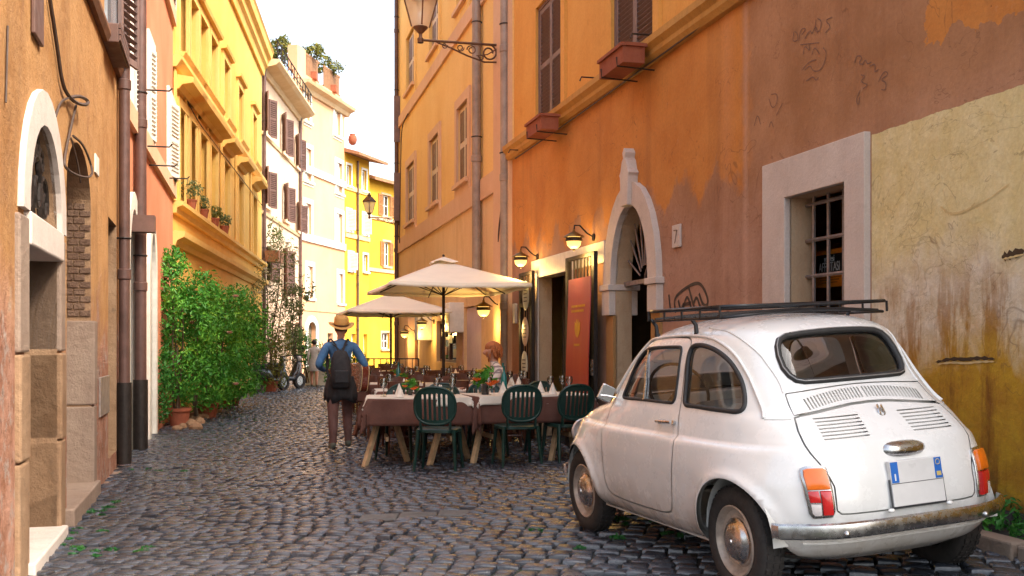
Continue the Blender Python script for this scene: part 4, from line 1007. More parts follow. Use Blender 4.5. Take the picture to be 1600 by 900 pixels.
dw, qw = side_uv(P_dw), side_uv(P_qw)
rw, ws = end_uv(P_rw), end_uv(P_ws, False)
def half_off(P, d):
    Q = offs(P + [(-y, z) for y, z in P[-2:0:-1]], d)[:len(P)]; return [(max(0, y) if 0 < i < len(P) - 1 else 0.0, z) for i, (y, z) in enumerate(Q)]
lid_in, lid_out = end_uv(half_off(P_lid, -.0035)), end_uv(half_off(P_lid, .0035))
pan_in, pan_out = end_uv(half_off(P_pan, -.0025)), end_uv(half_off(P_pan, .0025))
arches = [side_uv(arch_hole(*a)) for a in ARCHES]
slots = []
for i in range(18):
    y = .009 + i * .0178; zc_ = .898 + .036 * (1 - (y / .32) ** 2)
    slots.append(end_uv([(y + .0003, zc_ - .024), (y + .0085, zc_ - .024), (y + .0085, zc_ + .024), (y + .0003, zc_ + .024)]))
louv = []
for i in range(7):
    zc_ = .752 + i * .0143; dy = (i - 3) * .002
    louv.append(end_uv(dens([(.115 - dy, zc_), (.345 - dy, zc_ - .002), (.345 - dy, zc_ + .0035), (.115 - dy, zc_ + .0055)], .06)))
uvo = [(0, 0), (math.pi, 0), (math.pi, CAR_SMAX), (0, CAR_SMAX)]
keepg = np.ones(len(grid), bool)
for pl in [door_in, door_out, dw, qw, rw, ws, lid_in, lid_out, pan_in, pan_out] + slots + louv:
    A = np.array(pl)
    for q in dens(pl, .012): keepg &= (np.abs(grid[:, 0] - q[0]) + np.abs(grid[:, 1] - q[1])) > .007
out_d = dens(uvo, .02)
V, T = cdt([tuple(g) for g in grid[keepg]], [out_d, door_in, door_out, dw, qw, rw, ws, lid_in, lid_out, pan_in, pan_out] + arches + slots + louv)
V[:, 0] = np.clip(V[:, 0], 0, math.pi); V[:, 1] = np.clip(V[:, 1], 0, CAR_SMAX)
C = V[T].mean(axis=1)
def ins(pl): return inpoly(C, pl)
hole = ins(qw) | ins(rw) | ins(ws) | ins(dw)
for a in arches: hole |= ins(a)
gaps = (ins(door_out) & ~ins(door_in)) | (ins(lid_out) & ~ins(lid_in)) | (ins(pan_out) & ~ins(pan_in))
slot = np.zeros(len(T), bool)
for a in slots + louv: slot |= ins(a)
isdoor, islid, ispan = ins(door_in), ins(lid_in), ins(pan_in)
body = ~hole & ~gaps & ~slot & ~isdoor & ~islid & ~ispan
VP, VN = car_S(V[:, 0], V[:, 1]), car_N(V[:, 0], V[:, 1])
VP[(V[:, 0] < 1e-6) | (V[:, 0] > math.pi - 1e-6), 1] = 0
def shell(name, mask, mat, sides, inset=0.0, flip=False, parent=None):
    tt = T[mask]; P = VP - VN * inset
    g = np.cross(P[tt[:, 1]] - P[tt[:, 0]], P[tt[:, 2]] - P[tt[:, 0]]); bad = (g * VN[tt].mean(axis=1)).sum(1) < 0; tt = tt.copy(); tt[bad] = tt[bad][:, ::-1]
    used = np.unique(tt); remap = -np.ones(len(V), int); remap[used] = np.arange(len(used)); tl = remap[tt]; vs, ns, fs = [], [], []
    PL, NL = P[used], VN[used]; cen = np.abs(PL[:, 1]) < 1e-9
    if 'L' in sides: vs += [tuple(p) for p in PL]; ns += [tuple(n_) for n_ in NL]; fs += [tuple(int(i) for i in f) for f in tl]
    if 'R' in sides:
        o_ = len(vs); mp = np.arange(len(used)) + o_
        if 'L' in sides:
            idx = np.cumsum(~cen) - 1 + o_; mp = np.where(cen, np.arange(len(used)), idx); sel = ~cen
        else: sel = np.ones(len(used), bool)
        vs += [tuple(p) for p in PL[sel] * [1, -1, 1]]; ns += [tuple(n_) for n_ in NL[sel] * [1, -1, 1]]
        fs += [tuple(int(mp[i]) for i in f[::-1]) for f in tl]
    if flip: fs = [f[::-1] for f in fs]; ns = [tuple(-c for c in n_) for n_ in ns]
    me = bpy.data.meshes.new(name); me.from_pydata(vs, [], fs); me.materials.append(mat)
    me.polygons.foreach_set('use_smooth', [True] * len(me.polygons)); me.normals_split_custom_set_from_vertices(ns)
    return link(name, me, parent or car)
shell('body', body, M_PAINT, 'LR')
shell('inner_trim', ~hole, M_LINER, 'LR', .028, True)
doorL = shell('door', isdoor & ~hole, M_PAINT, 'L'); doorR = shell('door', isdoor & ~hole, M_PAINT, 'R')
lid = shell('engine_lid', islid & ~slot, M_PAINT, 'LR'); pan = shell('air_intake_panel', ispan & ~slot, M_PAINT, 'LR')
shell('rear_window', ins(rw), M_CARGLASS, 'LR', .006); shell('windscreen', ins(ws), M_CARGLASS, 'LR', .006)
for sd_, dr in (('L', doorL), ('R', doorR)):
    shell('quarter_window', ins(qw), M_CARGLASS, sd_, .006); shell('door_window', ins(dw), M_CARGLASS, sd_, .006, parent=dr)
def full(P): return P + [(-y, z) for y, z in P[-2:0:-1]]
def seal(name, pts, r, mat, parent, n=8, flat=None): mb = MB(); mb.tube(pts, r, n, closed=True, flat=flat); return mb.build(name, mat, parent, smooth=180)
for mir, dr in ((False, doorL), (True, doorR)):
    seal('window_seal', at_uv(qw, .001, mir), .0125, M_RUBBER, car); seal('window_seal', at_uv(side_uv(offs(P_dw, -.004)), .0, mir), .009, M_RUBBER, dr)
    mb = MB(); mb.tube(at_uv(side_uv([(.966, .882), (.985, .98), (1.01, 1.08), (1.045, 1.175)]), .001, mir), .009, 6); mb.build('quarterlight_post', M_CHROME, dr)
for P_, rr, k_ in ((P_rw, .0165, True), (P_ws, .014, False)):
    h_ = at_uv(end_uv(P_, k_), .002); seal('window_seal', h_ + [(x, -y, z) for x, y, z in h_[-2:0:-1]], rr, M_RUBBER, car)
    if k_: h_ = at_uv(end_uv(half_off(P_, .004), k_), .016); seal('seal_trim', h_ + [(x, -y, z) for x, y, z in h_[-2:0:-1]], .0035, simple('grey_trim', (.3, .3, .3), .35, .6), car, 5)
# drip rails, roof seams, belt seams
for mir in (False, True):
    G_ = chaikin([(1.43, .90), (1.325, 1.01), (1.235, 1.105), (1.155, 1.17), (1.09, 1.212), (.842, 1.231), (.618, 1.234), (.417, 1.228), (.282, 1.206), (.151, 1.153), (.057, 1.066), (-.031, .96), (-.14, .845)], 2, False)
    mb = MB(); mb.tube(at_uv(side_uv(G_), .005, mir), .0085, 6); mb.build('drip_rail', M_PAINT, car, smooth=180)
    G_ = chaikin([(.485, 1.271), (.233, 1.25), (.063, 1.172), (-.038, 1.06), (-.126, .954)], 2, False)
    mb = MB(); mb.tube(at_uv([(car_al_x(x, z), float(car_s(z))) for x, z in G_], .0, mir), .0055, 6); mb.build('roof_seam', M_PAINT, car, smooth=180)
    mb = MB(); mb.tube(at_uv(side_uv([(-.145, .841), (-.18, .841), (-.215, .840), (-.24, .84)]), .0, mir), .003, 5); mb.build('belt_seam', M_LINER, car)
# underbody, wheel wells, wheels
mb = MB(); mb.box((.95, 0, .33), (2.2, .90, .16)); mb.box((.95, 0, .245), (1.3, 1.16, .08)); mb.build('underbody', M_LINER, car)
for ax, az, ar in ARCHES:
    for sy in (1, -1):
        mb = MB(); n = 22; ts = np.linspace(0, math.pi, n); rr = ar + .012
        mb.add([(ax + rr * math.cos(t_), sy * yy, max(.275, az + rr * math.sin(t_))) for yy in (.625, .40) for t_ in ts] + [(ax, sy * .40, az)], [(i, i + 1, n + i + 1, n + i) for i in range(n - 1)] + [(n + i, n + i + 1, 2 * n) for i in range(n - 1)])
        mb.build('wheel_well', M_LINER, car)
def wheel(x, sy, steer=0.0):
    M = Matrix.Translation((x, sy * .56, .262)) @ Matrix.Rotation(R(-90) * sy, 4, 'X')      # lathe axis -> outboard
    M = Matrix.Translation((x, sy * .56, .262)) @ Matrix.Rotation(steer, 4, 'Z') @ (Matrix.Rotation(R(-90), 4, 'X') if sy > 0 else Matrix.Rotation(R(90), 4, 'X'))
    w_ = empty('wheel'); w_.parent = car; w_.matrix_local = M
    mb = MB(); mb.lathe([(.165, -.06), (.20, -.066), (.240, -.062), (.256, -.05), (.262, -.03), (.262, .03), (.256, .05), (.240, .062), (.21, .066), (.178, .060), (.168, .045), (.165, -.06)], 40, cap=False); mb.build('tyre', M_TYRE, w_, smooth=50)
    mb = MB(); mb.lathe([(.172, .058), (.165, .062), (.156, .05), (.148, .03), (.125, .026), (.118, .036), (.105, .036), (.0, .036)], 36, cap=False); mb.build('rim', M_RIM, w_, smooth=40)
    mb = MB(); mb.lathe([(.112, .036), (.110, .044), (.098, .050), (.092, .060), (.075, .072), (.045, .080), (.02, .082), (.018, .088), (.0, .090)], 32, cap=False); mb.build('hubcap', M_HUB, w_, smooth=40)
    mb = MB()
    for k_ in range(44):
        a = 2 * math.pi * k_ / 44
        for zz in (-.034, 0, .034): mb.box((.2625 * math.cos(a + zz), .2625 * math.sin(a + zz), zz), (.007, .022, .020), Matrix.Rotation(a + zz, 3, 'Z'))
    q = mb.build('tread', M_TYRE, w_); q['kind'] = 'stuff'
for x in (0, 1.84):
    for sy in (1, -1): wheel(x, sy, 0.0)
# bumpers
def bumper(rear):
    pts = []; zs = [(.335, .0), (.342, .012), (.370, .018), (.398, .012), (.405, .0)]
    ys = np.concatenate([np.linspace(-.60, -.45, 8), np.linspace(-.40, .40, 17), np.linspace(.45, .60, 8)]); vs = []
    for y in ys:
        al = car_al_y(min(abs(y), .585), .37, rear); P = car_S(np.array([al]), np.array([car_s(.37)]))[0]; nn = car_N(np.array([al]), np.array([car_s(.37)]))[0]
        if abs(y) > .585: P = P + np.array([.03 if rear else -.03, 0, 0])
        b = P + nn * .055
        for z, o_ in zs: q = b + nn * o_; vs.append((q[0], math.copysign(max(abs(q[1]), 0), y) if abs(y) > 1e-9 else 0, z))
        q = b - nn * .004; vs.append((q[0], math.copysign(abs(q[1]), y), .37))
    m_ = 6; fs = []
    for i in range(len(ys) - 1):
        for j in range(m_): fs.append((i * m_ + j, i * m_ + (j + 1) % m_, (i + 1) * m_ + (j + 1) % m_, (i + 1) * m_ + j))
    fs += [tuple(range(m_)), tuple((len(ys) - 1) * m_ + j for j in range(m_))]
    mb = MB(); mb.add(vs, fs); b_ = mb.build('bumper', M_CHROME, car, smooth=35)
    for sy in (1, -1):
        al = car_al_y(.36, .37, rear); uv = [(al, float(car_s(.37)))]; P = Vector(at_uv(uv, .074, sy < 0)[0]); mb = MB(); mb.sphere(P, (.010, .014, .014), 10, 6); mb.build('bumper_bolt', M_CHROME, b_, smooth=60)
        mb = MB(); mb.tube([at_uv(uv, -.02, sy < 0)[0], at_uv(uv, .055, sy < 0)[0]], .018, 8); mb.build('bumper_arm', M_CHROME, b_)
bumper(True); bumper(False)
# tail lights, plate, plate lamp, badge
def patch(name, P, h, mat, parent, mir=False, rear=True, edge=.25, step=.02):
    P = dens(P, step); c = (sum(p[0] for p in P) / len(P), sum(p[1] for p in P) / len(P))
    rings = [(1.0, -.004), (1.0, h * .7), (.93, h * .95), (.6, h * 1.05)]; vs = []; n = len(P)
    for k_, hh in rings: vs += at_uv(end_uv([(c[0] + (p[0] - c[0]) * k_, c[1] + (p[1] - c[1]) * k_) for p in P], rear), hh, mir)
    vs += at_uv(end_uv([c], rear), h * 1.08, mir)
    fs = [(r_ * n + i, r_ * n + (i + 1) % n, (r_ + 1) * n + (i + 1) % n, (r_ + 1) * n + i) for r_ in range(3) for i in range(n)] + [(3 * n + i, 3 * n + (i + 1) % n, 4 * n) for i in range(n)]
    mb = MB(); mb.add(vs, fs); return mb.build(name, mat, parent, smooth=50)
LP = [(.400, .430), (.468, .428), (.480, .445), (.488, .52), (.492, .60), (.488, .632), (.470, .640), (.412, .640), (.400, .632), (.395, .55), (.392, .45)]
def clip(P, z0, z1): return [(y, min(max(z, z0), z1)) for y, z in P if z0 - .03 <= z <= z1 + .03] 
for mir in (False, True):
    tl = patch('tail_light', offs(LP, .006), .012, M_CHROME, car, mir)
    patch('amber_lens', [(.400, .545), (.483, .545), (.487, .60), (.483, .627), (.470, .634), (.412, .634), (.402, .625)], .030, M_AMBER, tl, mir)
    patch('red_lens', [(.398, .437), (.436, .437), (.441, .541), (.400, .541)], .032, M_RED, tl, mir)
    patch('red_lens', [(.440, .490), (.479, .490), (.483, .541), (.445, .541)], .028, M_RED, tl, mir)
    patch('clear_lens', [(.440, .437), (.466, .435), (.475, .447), (.478, .486), (.441, .486)], .026, M_REFL, tl, mir)
def plate_pt(y, z, h):
    """flat plate leaning with the lid: y lateral, z height"""
    x = -.478 + (z - .64) * .12; return (x - h, y, z)
pl = MB(); yc = -.035; pw, z0_, z1_ = .141, .440, .640
def pbox(mb, ya, yb, za, zb_, h0, h1): mb.add([plate_pt(y, z, h) for h in (h0, h1) for y, z in ((ya, za), (yb, za), (yb, zb_), (ya, zb_))], [(0, 1, 2, 3), (7, 6, 5, 4), (0, 4, 5, 1), (1, 5, 6, 2), (2, 6, 7, 3), (3, 7, 4, 0)])
pbox(pl, yc - pw, yc + pw, z0_, z1_, -.004, .022); plate = pl.build('licence_plate', simple('plate_white', (.66, .64, .62), .35, var=.06), car, bevel=.004)
M_EUBLUE = simple('plate_blue', (.015, .13, .48), .35, var=.1); M_INK = simple('plate_ink', (.03, .03, .035), .5); M_PW = simple('plate_mark', (.75, .75, .75), .4)
for ya, yb in ((yc + pw - .042, yc + pw - .003), (yc - pw + .003, yc - pw + .042)): mb = MB(); pbox(mb, ya, yb, .545, .637, .0225, .0232); mb.build('plate_blue_band', M_EUBLUE, plate)
mb = MB(); pbox(mb, yc + pw - .026, yc + pw - .019, .555, .585, .0236, .0242); mb.build('plate_letter', M_PW, plate)
mb = MB(); pbox(mb, yc - pw, yc + pw, .540, .5425, .0225, .0232); mb.build('plate_crease', M_INK, plate)
mb = MB(); mb.tube([plate_pt(yc - pw + .022 + .012 * math.cos(t_), .617 + .012 * math.sin(t_), .0236) for t_ in np.linspace(0, 6.28, 13)[:-1]], .0018, 4, closed=True); pbox(mb, yc - pw + .010, yc - pw + .034, .556, .575, .0236, .0242); mb.build('plate_emblem', simple('plate_gold', (.6, .45, .15), .5), plate)
mb = MB()
for sy in (1, -1): mb.tube([plate_pt(yc + sy * (pw + .004), z1_ - .08, .012), plate_pt(yc + sy * (pw + .004), z0_ - .004, .014)], .004, 5)
mb.tube([plate_pt(yc - pw - .004, z0_ - .004, .014), plate_pt(yc + pw + .004, z0_ - .004, .014)], .005, 5); mb.build('plate_holder', M_INK, plate)
for sy in (1, -1): mb = MB(); mb.sphere(plate_pt(yc + sy * (pw + .018), .428, .02), (.012, .018, .010)); mb.build('lid_hinge', M_PAINT, car, smooth=60)
mb = MB(); nn = 14; vs = []; yy = -.02
prof = [(0, .115, .031), (.02, .12, .036), (.045, .112, .034), (.062, .09, .027), (.07, .05, .014)]
for d_, hw_, hz_ in prof:
    for k_ in range(20): t_ = 2 * math.pi * k_ / 20; vs.append((-.428 - d_ + .02, yy + hw_ * math.copysign(abs(math.cos(t_)) ** .7, math.cos(t_)), .688 + hz_ * math.copysign(abs(math.sin(t_)) ** .8, math.sin(t_)) - d_ * .12))
mb.add(vs, [(i * 20 + j, i * 20 + (j + 1) % 20, (i + 1) * 20 + (j + 1) % 20, (i + 1) * 20 + j) for i in range(4) for j in range(20)] + [tuple(80 + j for j in range(20))]); mb.build('plate_lamp', M_CHROME, car, smooth=50)
mb = MB()
b0 = np.array(at_uv(end_uv([(.02, .84)]), .006)[0])
mb.tube([(b0[0] - .012 * 0 + .03 * q, -.02 + .016 * math.cos(t_), .842 + .018 * math.sin(t_) ) for q, t_ in [(.3 * math.sin(k_), k_) for k_ in np.linspace(1.2, 7.2, 14)]], .005, 5)
mb.tube([(b0[0] + .022, -.012, .875), (b0[0] - .008, -.008, .835)], .005, 5); mb.tube([(b0[0] + .022, -.034, .872), (b0[0] - .004, -.03, .842)], .005, 5); mb.build('badge', M_CHROME, car)
# apron line under the lid
mb = MB(); h_ = at_uv(end_uv([(y, .305) for y in np.linspace(.001, .5, 14)]), .006); mb.tube([(x, -y, z) for x, y, z in h_[::-1]] + h_, .006, 5); mb.build('apron_lip', M_PAINT, car)
# door handles, mirror, rack
for mir, dr in ((False, doorL), (True, doorR)):
    hp = at_uv(side_uv([(.71, .78), (.65, .782), (.58, .784), (.53, .786)]), .028, mir); mb = MB(); mb.tube(hp, [.006, .011, .010, .012], 8); hb = at_uv(side_uv([(.70, .779), (.545, .786)]), .0, mir)
    mb.tube([hb[1], hp[3]], .013, 8); mb.tube([hb[0], hp[0]], .009, 8); mb.build('door_handle', M_CHROME, dr, smooth=60)
P0 = Vector(at_uv(side_uv([(1.40, .875)]), .0)[0]); mi = MB(); mi.tube([P0, P0 + Vector((.02, .05, .015)), P0 + Vector((.03, .085, .02))], .006, 6); mm = mi.build('wing_mirror', M_CHROME, car)
mb = MB(); mb.box(P0 + Vector((.035, .045, .03)), (.022, .085, .10), Matrix.Rotation(R(-22), 3, 'Z') @ Matrix.Rotation(R(28), 3, 'X')); mb.build('mirror_shell', M_CHROME, mm, bevel=.008)
mb = MB(); mb.box(P0 + Vector((.0225, .040, .03)), (.003, .070, .084), Matrix.Rotation(R(-22), 3, 'Z') @ Matrix.Rotation(R(28), 3, 'X')); mb.build('mirror_glass', simple('mirror_glass', (.75, .75, .75), .03, 1.0, .02), mm)
rack = empty('roof_rack'); rack.parent = car; rack.location = (.66, 0, 0); rack.rotation_euler = (R(-1.2) * -1, 0, 0)
rx, ry, zu_, zl_ = .43, .505, 1.368, 1.312
def rr_(x, y, z, bow=0.0, n=40):
    pts = []
    for k_ in range(n):
        t_ = 2 * math.pi * k_ / n; c, s_ = math.cos(t_), math.sin(t_); q = (abs(c) ** 14 + abs(s_) ** 14) ** (1 / 14); pts.append((x * c / q, y * s_ / q, z + bow * max(0, 1 - (s_ / q) ** 2 * 1.15)))
    return pts
mb = MB(); mb.tube(rr_(rx, ry, zu_), .010, 6, closed=True); mb.build('top_rail', M_RACK, rack, smooth=60)
mb = MB(); mb.tube(rr_(rx - .01, ry - .005, zl_, .022), .008, 6, closed=True); mb.build('lower_rail', M_RACK, rack, smooth=60)
for k_ in range(5):
    for sy in (1, -1): x = -rx + .03 + k_ * (2 * rx - .06) / 4; mb = MB(); mb.tube([(x, sy * (ry - .002), zl_), (x, sy * (ry - .002), zu_)], .007, 6); mb.build('rail_post', M_RACK, rack)
for k_ in range(7):
    x = -rx + .08 + k_ * (2 * rx - .16) / 6; mb = MB(); mb.tube([(x, -ry + .02, zl_ + .01), (x, -ry * .5, zl_ + .026), (x, 0, zl_ + .032), (x, ry * .5, zl_ + .026), (x, ry - .02, zl_ + .01)], .007, 6); mb.build('rack_slat', M_RACK, rack)
for x in (-.10, .36):
    for sy in (1, -1): mb = MB(); mb.tube([(x + .02, sy * (ry - .01), zl_ + .01), (x, sy * (ry - .03), zl_ - .03), (x - .005, sy * .475, 1.228)], [.010, .011, .013], 6); mb.box((x - .005, sy * .474, 1.225), (.03, .018, .03)); mb.build('rack_clamp', M_RACK, rack)
# cabin
mb = MB(); mb.box((1.42, 0, .82), (.16, 1.0, .10)); mb.box((1.36, .28, .86), (.10, .30, .07)); mb.build('dashboard', M_PAINT, car, bevel=.02)
mb = MB(); th = np.linspace(0, 2 * math.pi, 29)[:-1]; cx, cy, cz = 1.13, .27, .90; tilt = R(30)
mb.tube([(cx + .185 * math.sin(t_) * math.sin(tilt), cy + .185 * math.cos(t_), cz + .185 * math.sin(t_) * math.cos(tilt)) for t_ in th], .010, 7, closed=True)
for t_ in (0, math.pi, 1.5 * math.pi): mb.tube([(cx + .18 * math.sin(t_) * math.sin(tilt), cy + .18 * math.cos(t_), cz + .18 * math.sin(t_) * math.cos(tilt)), (cx + .02, cy, cz)], .007, 6)
mb.tube([(cx + .02, cy, cz), (cx + .28, cy, cz - .18)], .02, 8); mb.build('steering_wheel', M_RUBBER, car, smooth=60)
for sy in (1, -1):
    mb = MB(); mb.box((.78, sy * .27, .50), (.46, .44, .14)); mb.box((.585, sy * .27, .70), (.10, .42, .38), Matrix.Rotation(R(-14), 3, 'Y')); mb.build('seat', M_SEAT, car, bevel=.04)
mb = MB(); mb.box((.12, 0, .50), (.40, 1.0, .14)); mb.box((-.06, 0, .70), (.10, 1.0, .36), Matrix.Rotation(R(-18), 3, 'Y')); mb.build('rear_bench', simple('bench_vinyl', (.22, .25, .27), .45), car, bevel=.04)
mb = MB(); mb.box((.0, 0, .86), (.24, .7, .02)); mb.build('parcel_shelf', M_LINER, car)
for sy in (1, -1):
    mb = MB(); mb.lathe([(.085, 0), (.09, .02), (.08, .045), (.04, .065), (.0, .07)], 20, Matrix.Translation((2.19, sy * .44, .60)) @ Matrix.Rotation(R(90), 4, 'Y'), cap=False); mb.build('headlight', M_REFL, car, smooth=60)
# ------------------------------------------------------------------ terrace of the restaurant
def fingers_chain(): pass
def skin_figure(name, joints, parent, mats, matfn, levels=2):
    """one continuous body surface grown from a skeleton: joints = {name:(pos, radius, parent)}"""
    me = bpy.data.meshes.new(name); names = list(joints); idx = {n: i for i, n in enumerate(names)}
    me.from_pydata([joints[n][0] for n in names], [(idx[n], idx[joints[n][2]]) for n in names if joints[n][2]], [])
    tmp = bpy.data.objects.new('tmp_skin', me); COL.objects.link(tmp)
    sk = tmp.modifiers.new('skin', 'SKIN'); sk.branch_smoothing = .4; sk.use_smooth_shade = True
    for i, n in enumerate(names):
        r = joints[n][1]; r = (r, r) if not isinstance(r, tuple) else r
        v_ = me.skin_vertices[0].data[i]; v_.radius = r; v_.use_root = joints[n][2] is None
    sb = tmp.modifiers.new('sub', 'SUBSURF'); sb.levels = levels; sb.render_levels = levels
    dg = bpy.context.evaluated_depsgraph_get(); dg.update(); ev = tmp.evaluated_get(dg); m2 = bpy.data.meshes.new_from_object(ev)
    bpy.data.objects.remove(tmp); bpy.data.meshes.remove(me); m2.name = name
    m2.materials.clear()
    for m in mats: m2.materials.append(m)
    for p in m2.polygons: p.material_index = matfn(p.center); p.use_smooth = True
    return link(name, m2, parent)
def hand(J, wrist, dirv, palmn, tag_, curl=.5, sc=1.0):
    """palm plus five separate fingers; dirv points along the hand, palmn out of the palm"""
    d = Vector(dirv).normalized(); n = Vector(palmn).normalized(); s_ = d.cross(n).normalized(); w_ = Vector(J[wrist][0])
    J[tag_ + 'palm'] = (w_ + d * .05 * sc, (.034 * sc, .016 * sc), wrist)
    J[tag_ + 'kn'] = (w_ + d * .085 * sc, (.036 * sc, .013 * sc), tag_ + 'palm')
    for i, (off, ln) in enumerate(((-.028, .062), (-.010, .075), (.010, .070), (.028, .055))):
        b = w_ + d * .092 * sc + s_ * off * sc; c = b + (d * math.cos(curl) + n * math.sin(curl)) * ln * .5 * sc; e = c + (d * math.cos(curl * 2.2) + n * math.sin(curl * 2.2)) * ln * .55 * sc
        J['%sf%da' % (tag_, i)] = (b, .0095 * sc, tag_ + 'kn'); J['%sf%db' % (tag_, i)] = (c, .0088 * sc, '%sf%da' % (tag_, i)); J['%sf%dc' % (tag_, i)] = (e, .0075 * sc, '%sf%db' % (tag_, i))
    b = w_ + d * .03 * sc - s_ * .036 * sc; J[tag_ + 't1'] = (b, .012 * sc, tag_ + 'palm'); J[tag_ + 't2'] = (b + (d * .7 - s_ * .5 + n * .5).normalized() * .04 * sc, .010 * sc, tag_ + 't1'); J[tag_ + 't3'] = (b + (d * .9 - s_ * .1 + n * .7).normalized() * .068 * sc, .008 * sc, tag_ + 't2')
def head_joints(J, neck, c, fwd, r=.088):
    """skull, jaw, nose and ears hung on the neck joint"""
    c = Vector(c); f = Vector(fwd).normalized(); sd = f.cross(Vector((0, 0, 1))).normalized(); up = Vector((0, 0, 1))
    J['skull'] = (c, (r * .95, r), neck); J['crown'] = (c + up * r * .62, r * .72, 'skull')
    J['jaw'] = (c + f * r * .55 - up * r * .75, r * .45, 'skull'); J['nose'] = (c + f * r * 1.12 - up * r * .12, r * .16, 'skull')
    for s_, n in ((1, 'earl'), (-1, 'earr')): J[n] = (c - sd * s_ * r * 1.02 - up * r * .05, (r * .10, r * .26), 'skull')

M_GREENP = simple('dark_green_plastic', (.006, .034, .027), .36, var=.25, scale=6)
M_CLOTHW = simple('white_tablecloth', (.68, .62, .53), .85, var=.12, scale=3, bump=.2)
M_CLOTHB = simple('brown_tablecloth', (.115, .046, .032), .85, var=.28, scale=3, bump=.25)
M_CANV = simple('cream_canvas', (.86, .81, .68), .85, var=.04, scale=3, bump=.04)
M_POLE = simple('dark_pole', (.03, .018, .014), .4, .3)
M_SKIN = simple('skin', (.50, .24, .15), .5, var=.1)

def on_ground(x, y): return (x, y, ground_z(x, y) + .012)
def make_green_chair():
    c = empty('plastic_chair', (0, 0, 0), 0, 'chair', 'chair')
    mb = MB(); n = 28; rings = []
    def sq(a, r, p=4): k = (abs(math.cos(a)) ** p + abs(math.sin(a)) ** p) ** (1 / p); return r * math.cos(a) / k, r * math.sin(a) / k
    prof = [(.0, .425), (.10, .427), (.17, .434), (.205, .440), (.215, .432), (.215, .405), (.205, .400), (.19, .418), (.0, .412)]
    vs = []
    for r_, z in prof:
        for j in range(n): x, y = sq(2 * math.pi * j / n, max(r_, .002)); vs.append((x * (1.0 + .06 * (y > 0)), y, z))
    mb.add(vs, [(i * n + j, i * n + (j + 1) % n, (i + 1) * n + (j + 1) % n, (i + 1) * n + j) for i in range(len(prof) - 1) for j in range(n)]); mb.build('seat', M_GREENP, c, smooth=50)
    for sx in (-1, 1):
        for sy in (-1, 1):
            mb = MB(); mb.tube([(sx * .185, sy * .18, .43), (sx * .195, sy * .20, .25), (sx * .215, sy * .245 - (.02 if sy < 0 else 0), .0)], [.030, .026, .020], 8, flat=.75); mb.build('leg', M_GREENP, c, smooth=50)
    # backrest: oval plate with slots, curved around the sitter
    def bk(x, z): return (x, -.205 - .16 * (z - .43) + .55 * x * x, z)
    o = [(.21 * math.copysign(abs(math.cos(t_)) ** .8, math.cos(t_)), .68 + .19 * math.copysign(abs(math.sin(t_)) ** .8, math.sin(t_))) for t_ in np.linspace(0, 2 * math.pi, 41)[:-1]]
    hs = []
    for i in range(6):
        x = -.1225 + i * .049; hh = .125 - .35 * x * x * 4 * .5; hs.append([(x - .011, .66 - hh), (x + .011, .66 - hh), (x + .011, .69 + hh * .9), (x, .70 + hh * .9), (x - .011, .69 + hh * .9)])
    pts = [(a, b) for a in np.linspace(-.19, .19, 12) for b in np.linspace(.5, .86, 9)]; pts = [p for p in pts if inpoly(np.array([p]), offs(o, -.01))[0]]
    V_, T_ = cdt(pts, [o] + hs); Cc = V_[T_].mean(axis=1); kp = inpoly(Cc, o)
    for h in hs: kp &= ~inpoly(Cc, h)
    mb = MB(); f_ = [tuple(int(i) for i in t_) for t_ in T_[kp]]; nV = len(V_)
    vs = [bk(*p) for p in V_] + [(x, y - .014, z) for x, y, z in (bk(*p) for p in V_)]
    mb.add(vs, f_ + [tuple(i + nV for i in t_[::-1]) for t_ in f_])
    for pl_ in [o] + hs: k = len(pl_); mb.add([bk(*p) for p in pl_] + [(bk(*p)[0], bk(*p)[1] - .014, p[1]) for p in pl_], [(i, (i + 1) % k, k + (i + 1) % k, k + i) for i in range(k)])
    mb.build('backrest', M_GREENP, c)
    mb = MB(); mb.tube([(p[0], bk(*p)[1] - .007, p[1]) for p in o], .016, 7, closed=True); mb.build('backrest_rim', M_GREENP, c, smooth=60)
    for sx in (-1, 1): mb = MB(); mb.tube([(sx * .15, -.195, .425), (sx * .155, -.21, .50), bk(sx * .15, .55)], [.03, .026, .022], 7, flat=.5); mb.build('back_support', M_GREENP, c, smooth=60)
    return c
gch = make_green_chair()
CH = 'green plastic chairs around the restaurant tables'
spots = [(-.76, 10.98, -6, 'dark green plastic chair nearest the street corner with its slotted back turned to the camera'),
         (.05, 11.40, 14, 'dark green plastic chair in the middle of the front row at the brown cloth table'),
         (.62, 11.85, 22, 'dark green plastic chair just behind the front wing of the white car'),
         (-1.35, 12.55, 172, 'green plastic chair tucked in at the far side of the left front table, outer one'),
         (-.86, 12.62, 178, 'green plastic chair facing the camera across the left front table, inner one'),
         (-.30, 12.80, 190, 'green plastic chair behind the orange flowers on the front table'),
         (.45, 12.95, 200, 'green plastic chair behind the front table below the wine glasses by the door')]
for i, (x, y, a, lb) in enumerate(spots): put(gch, on_ground(x, y), R(a), lb, CH, first=(i == 0))

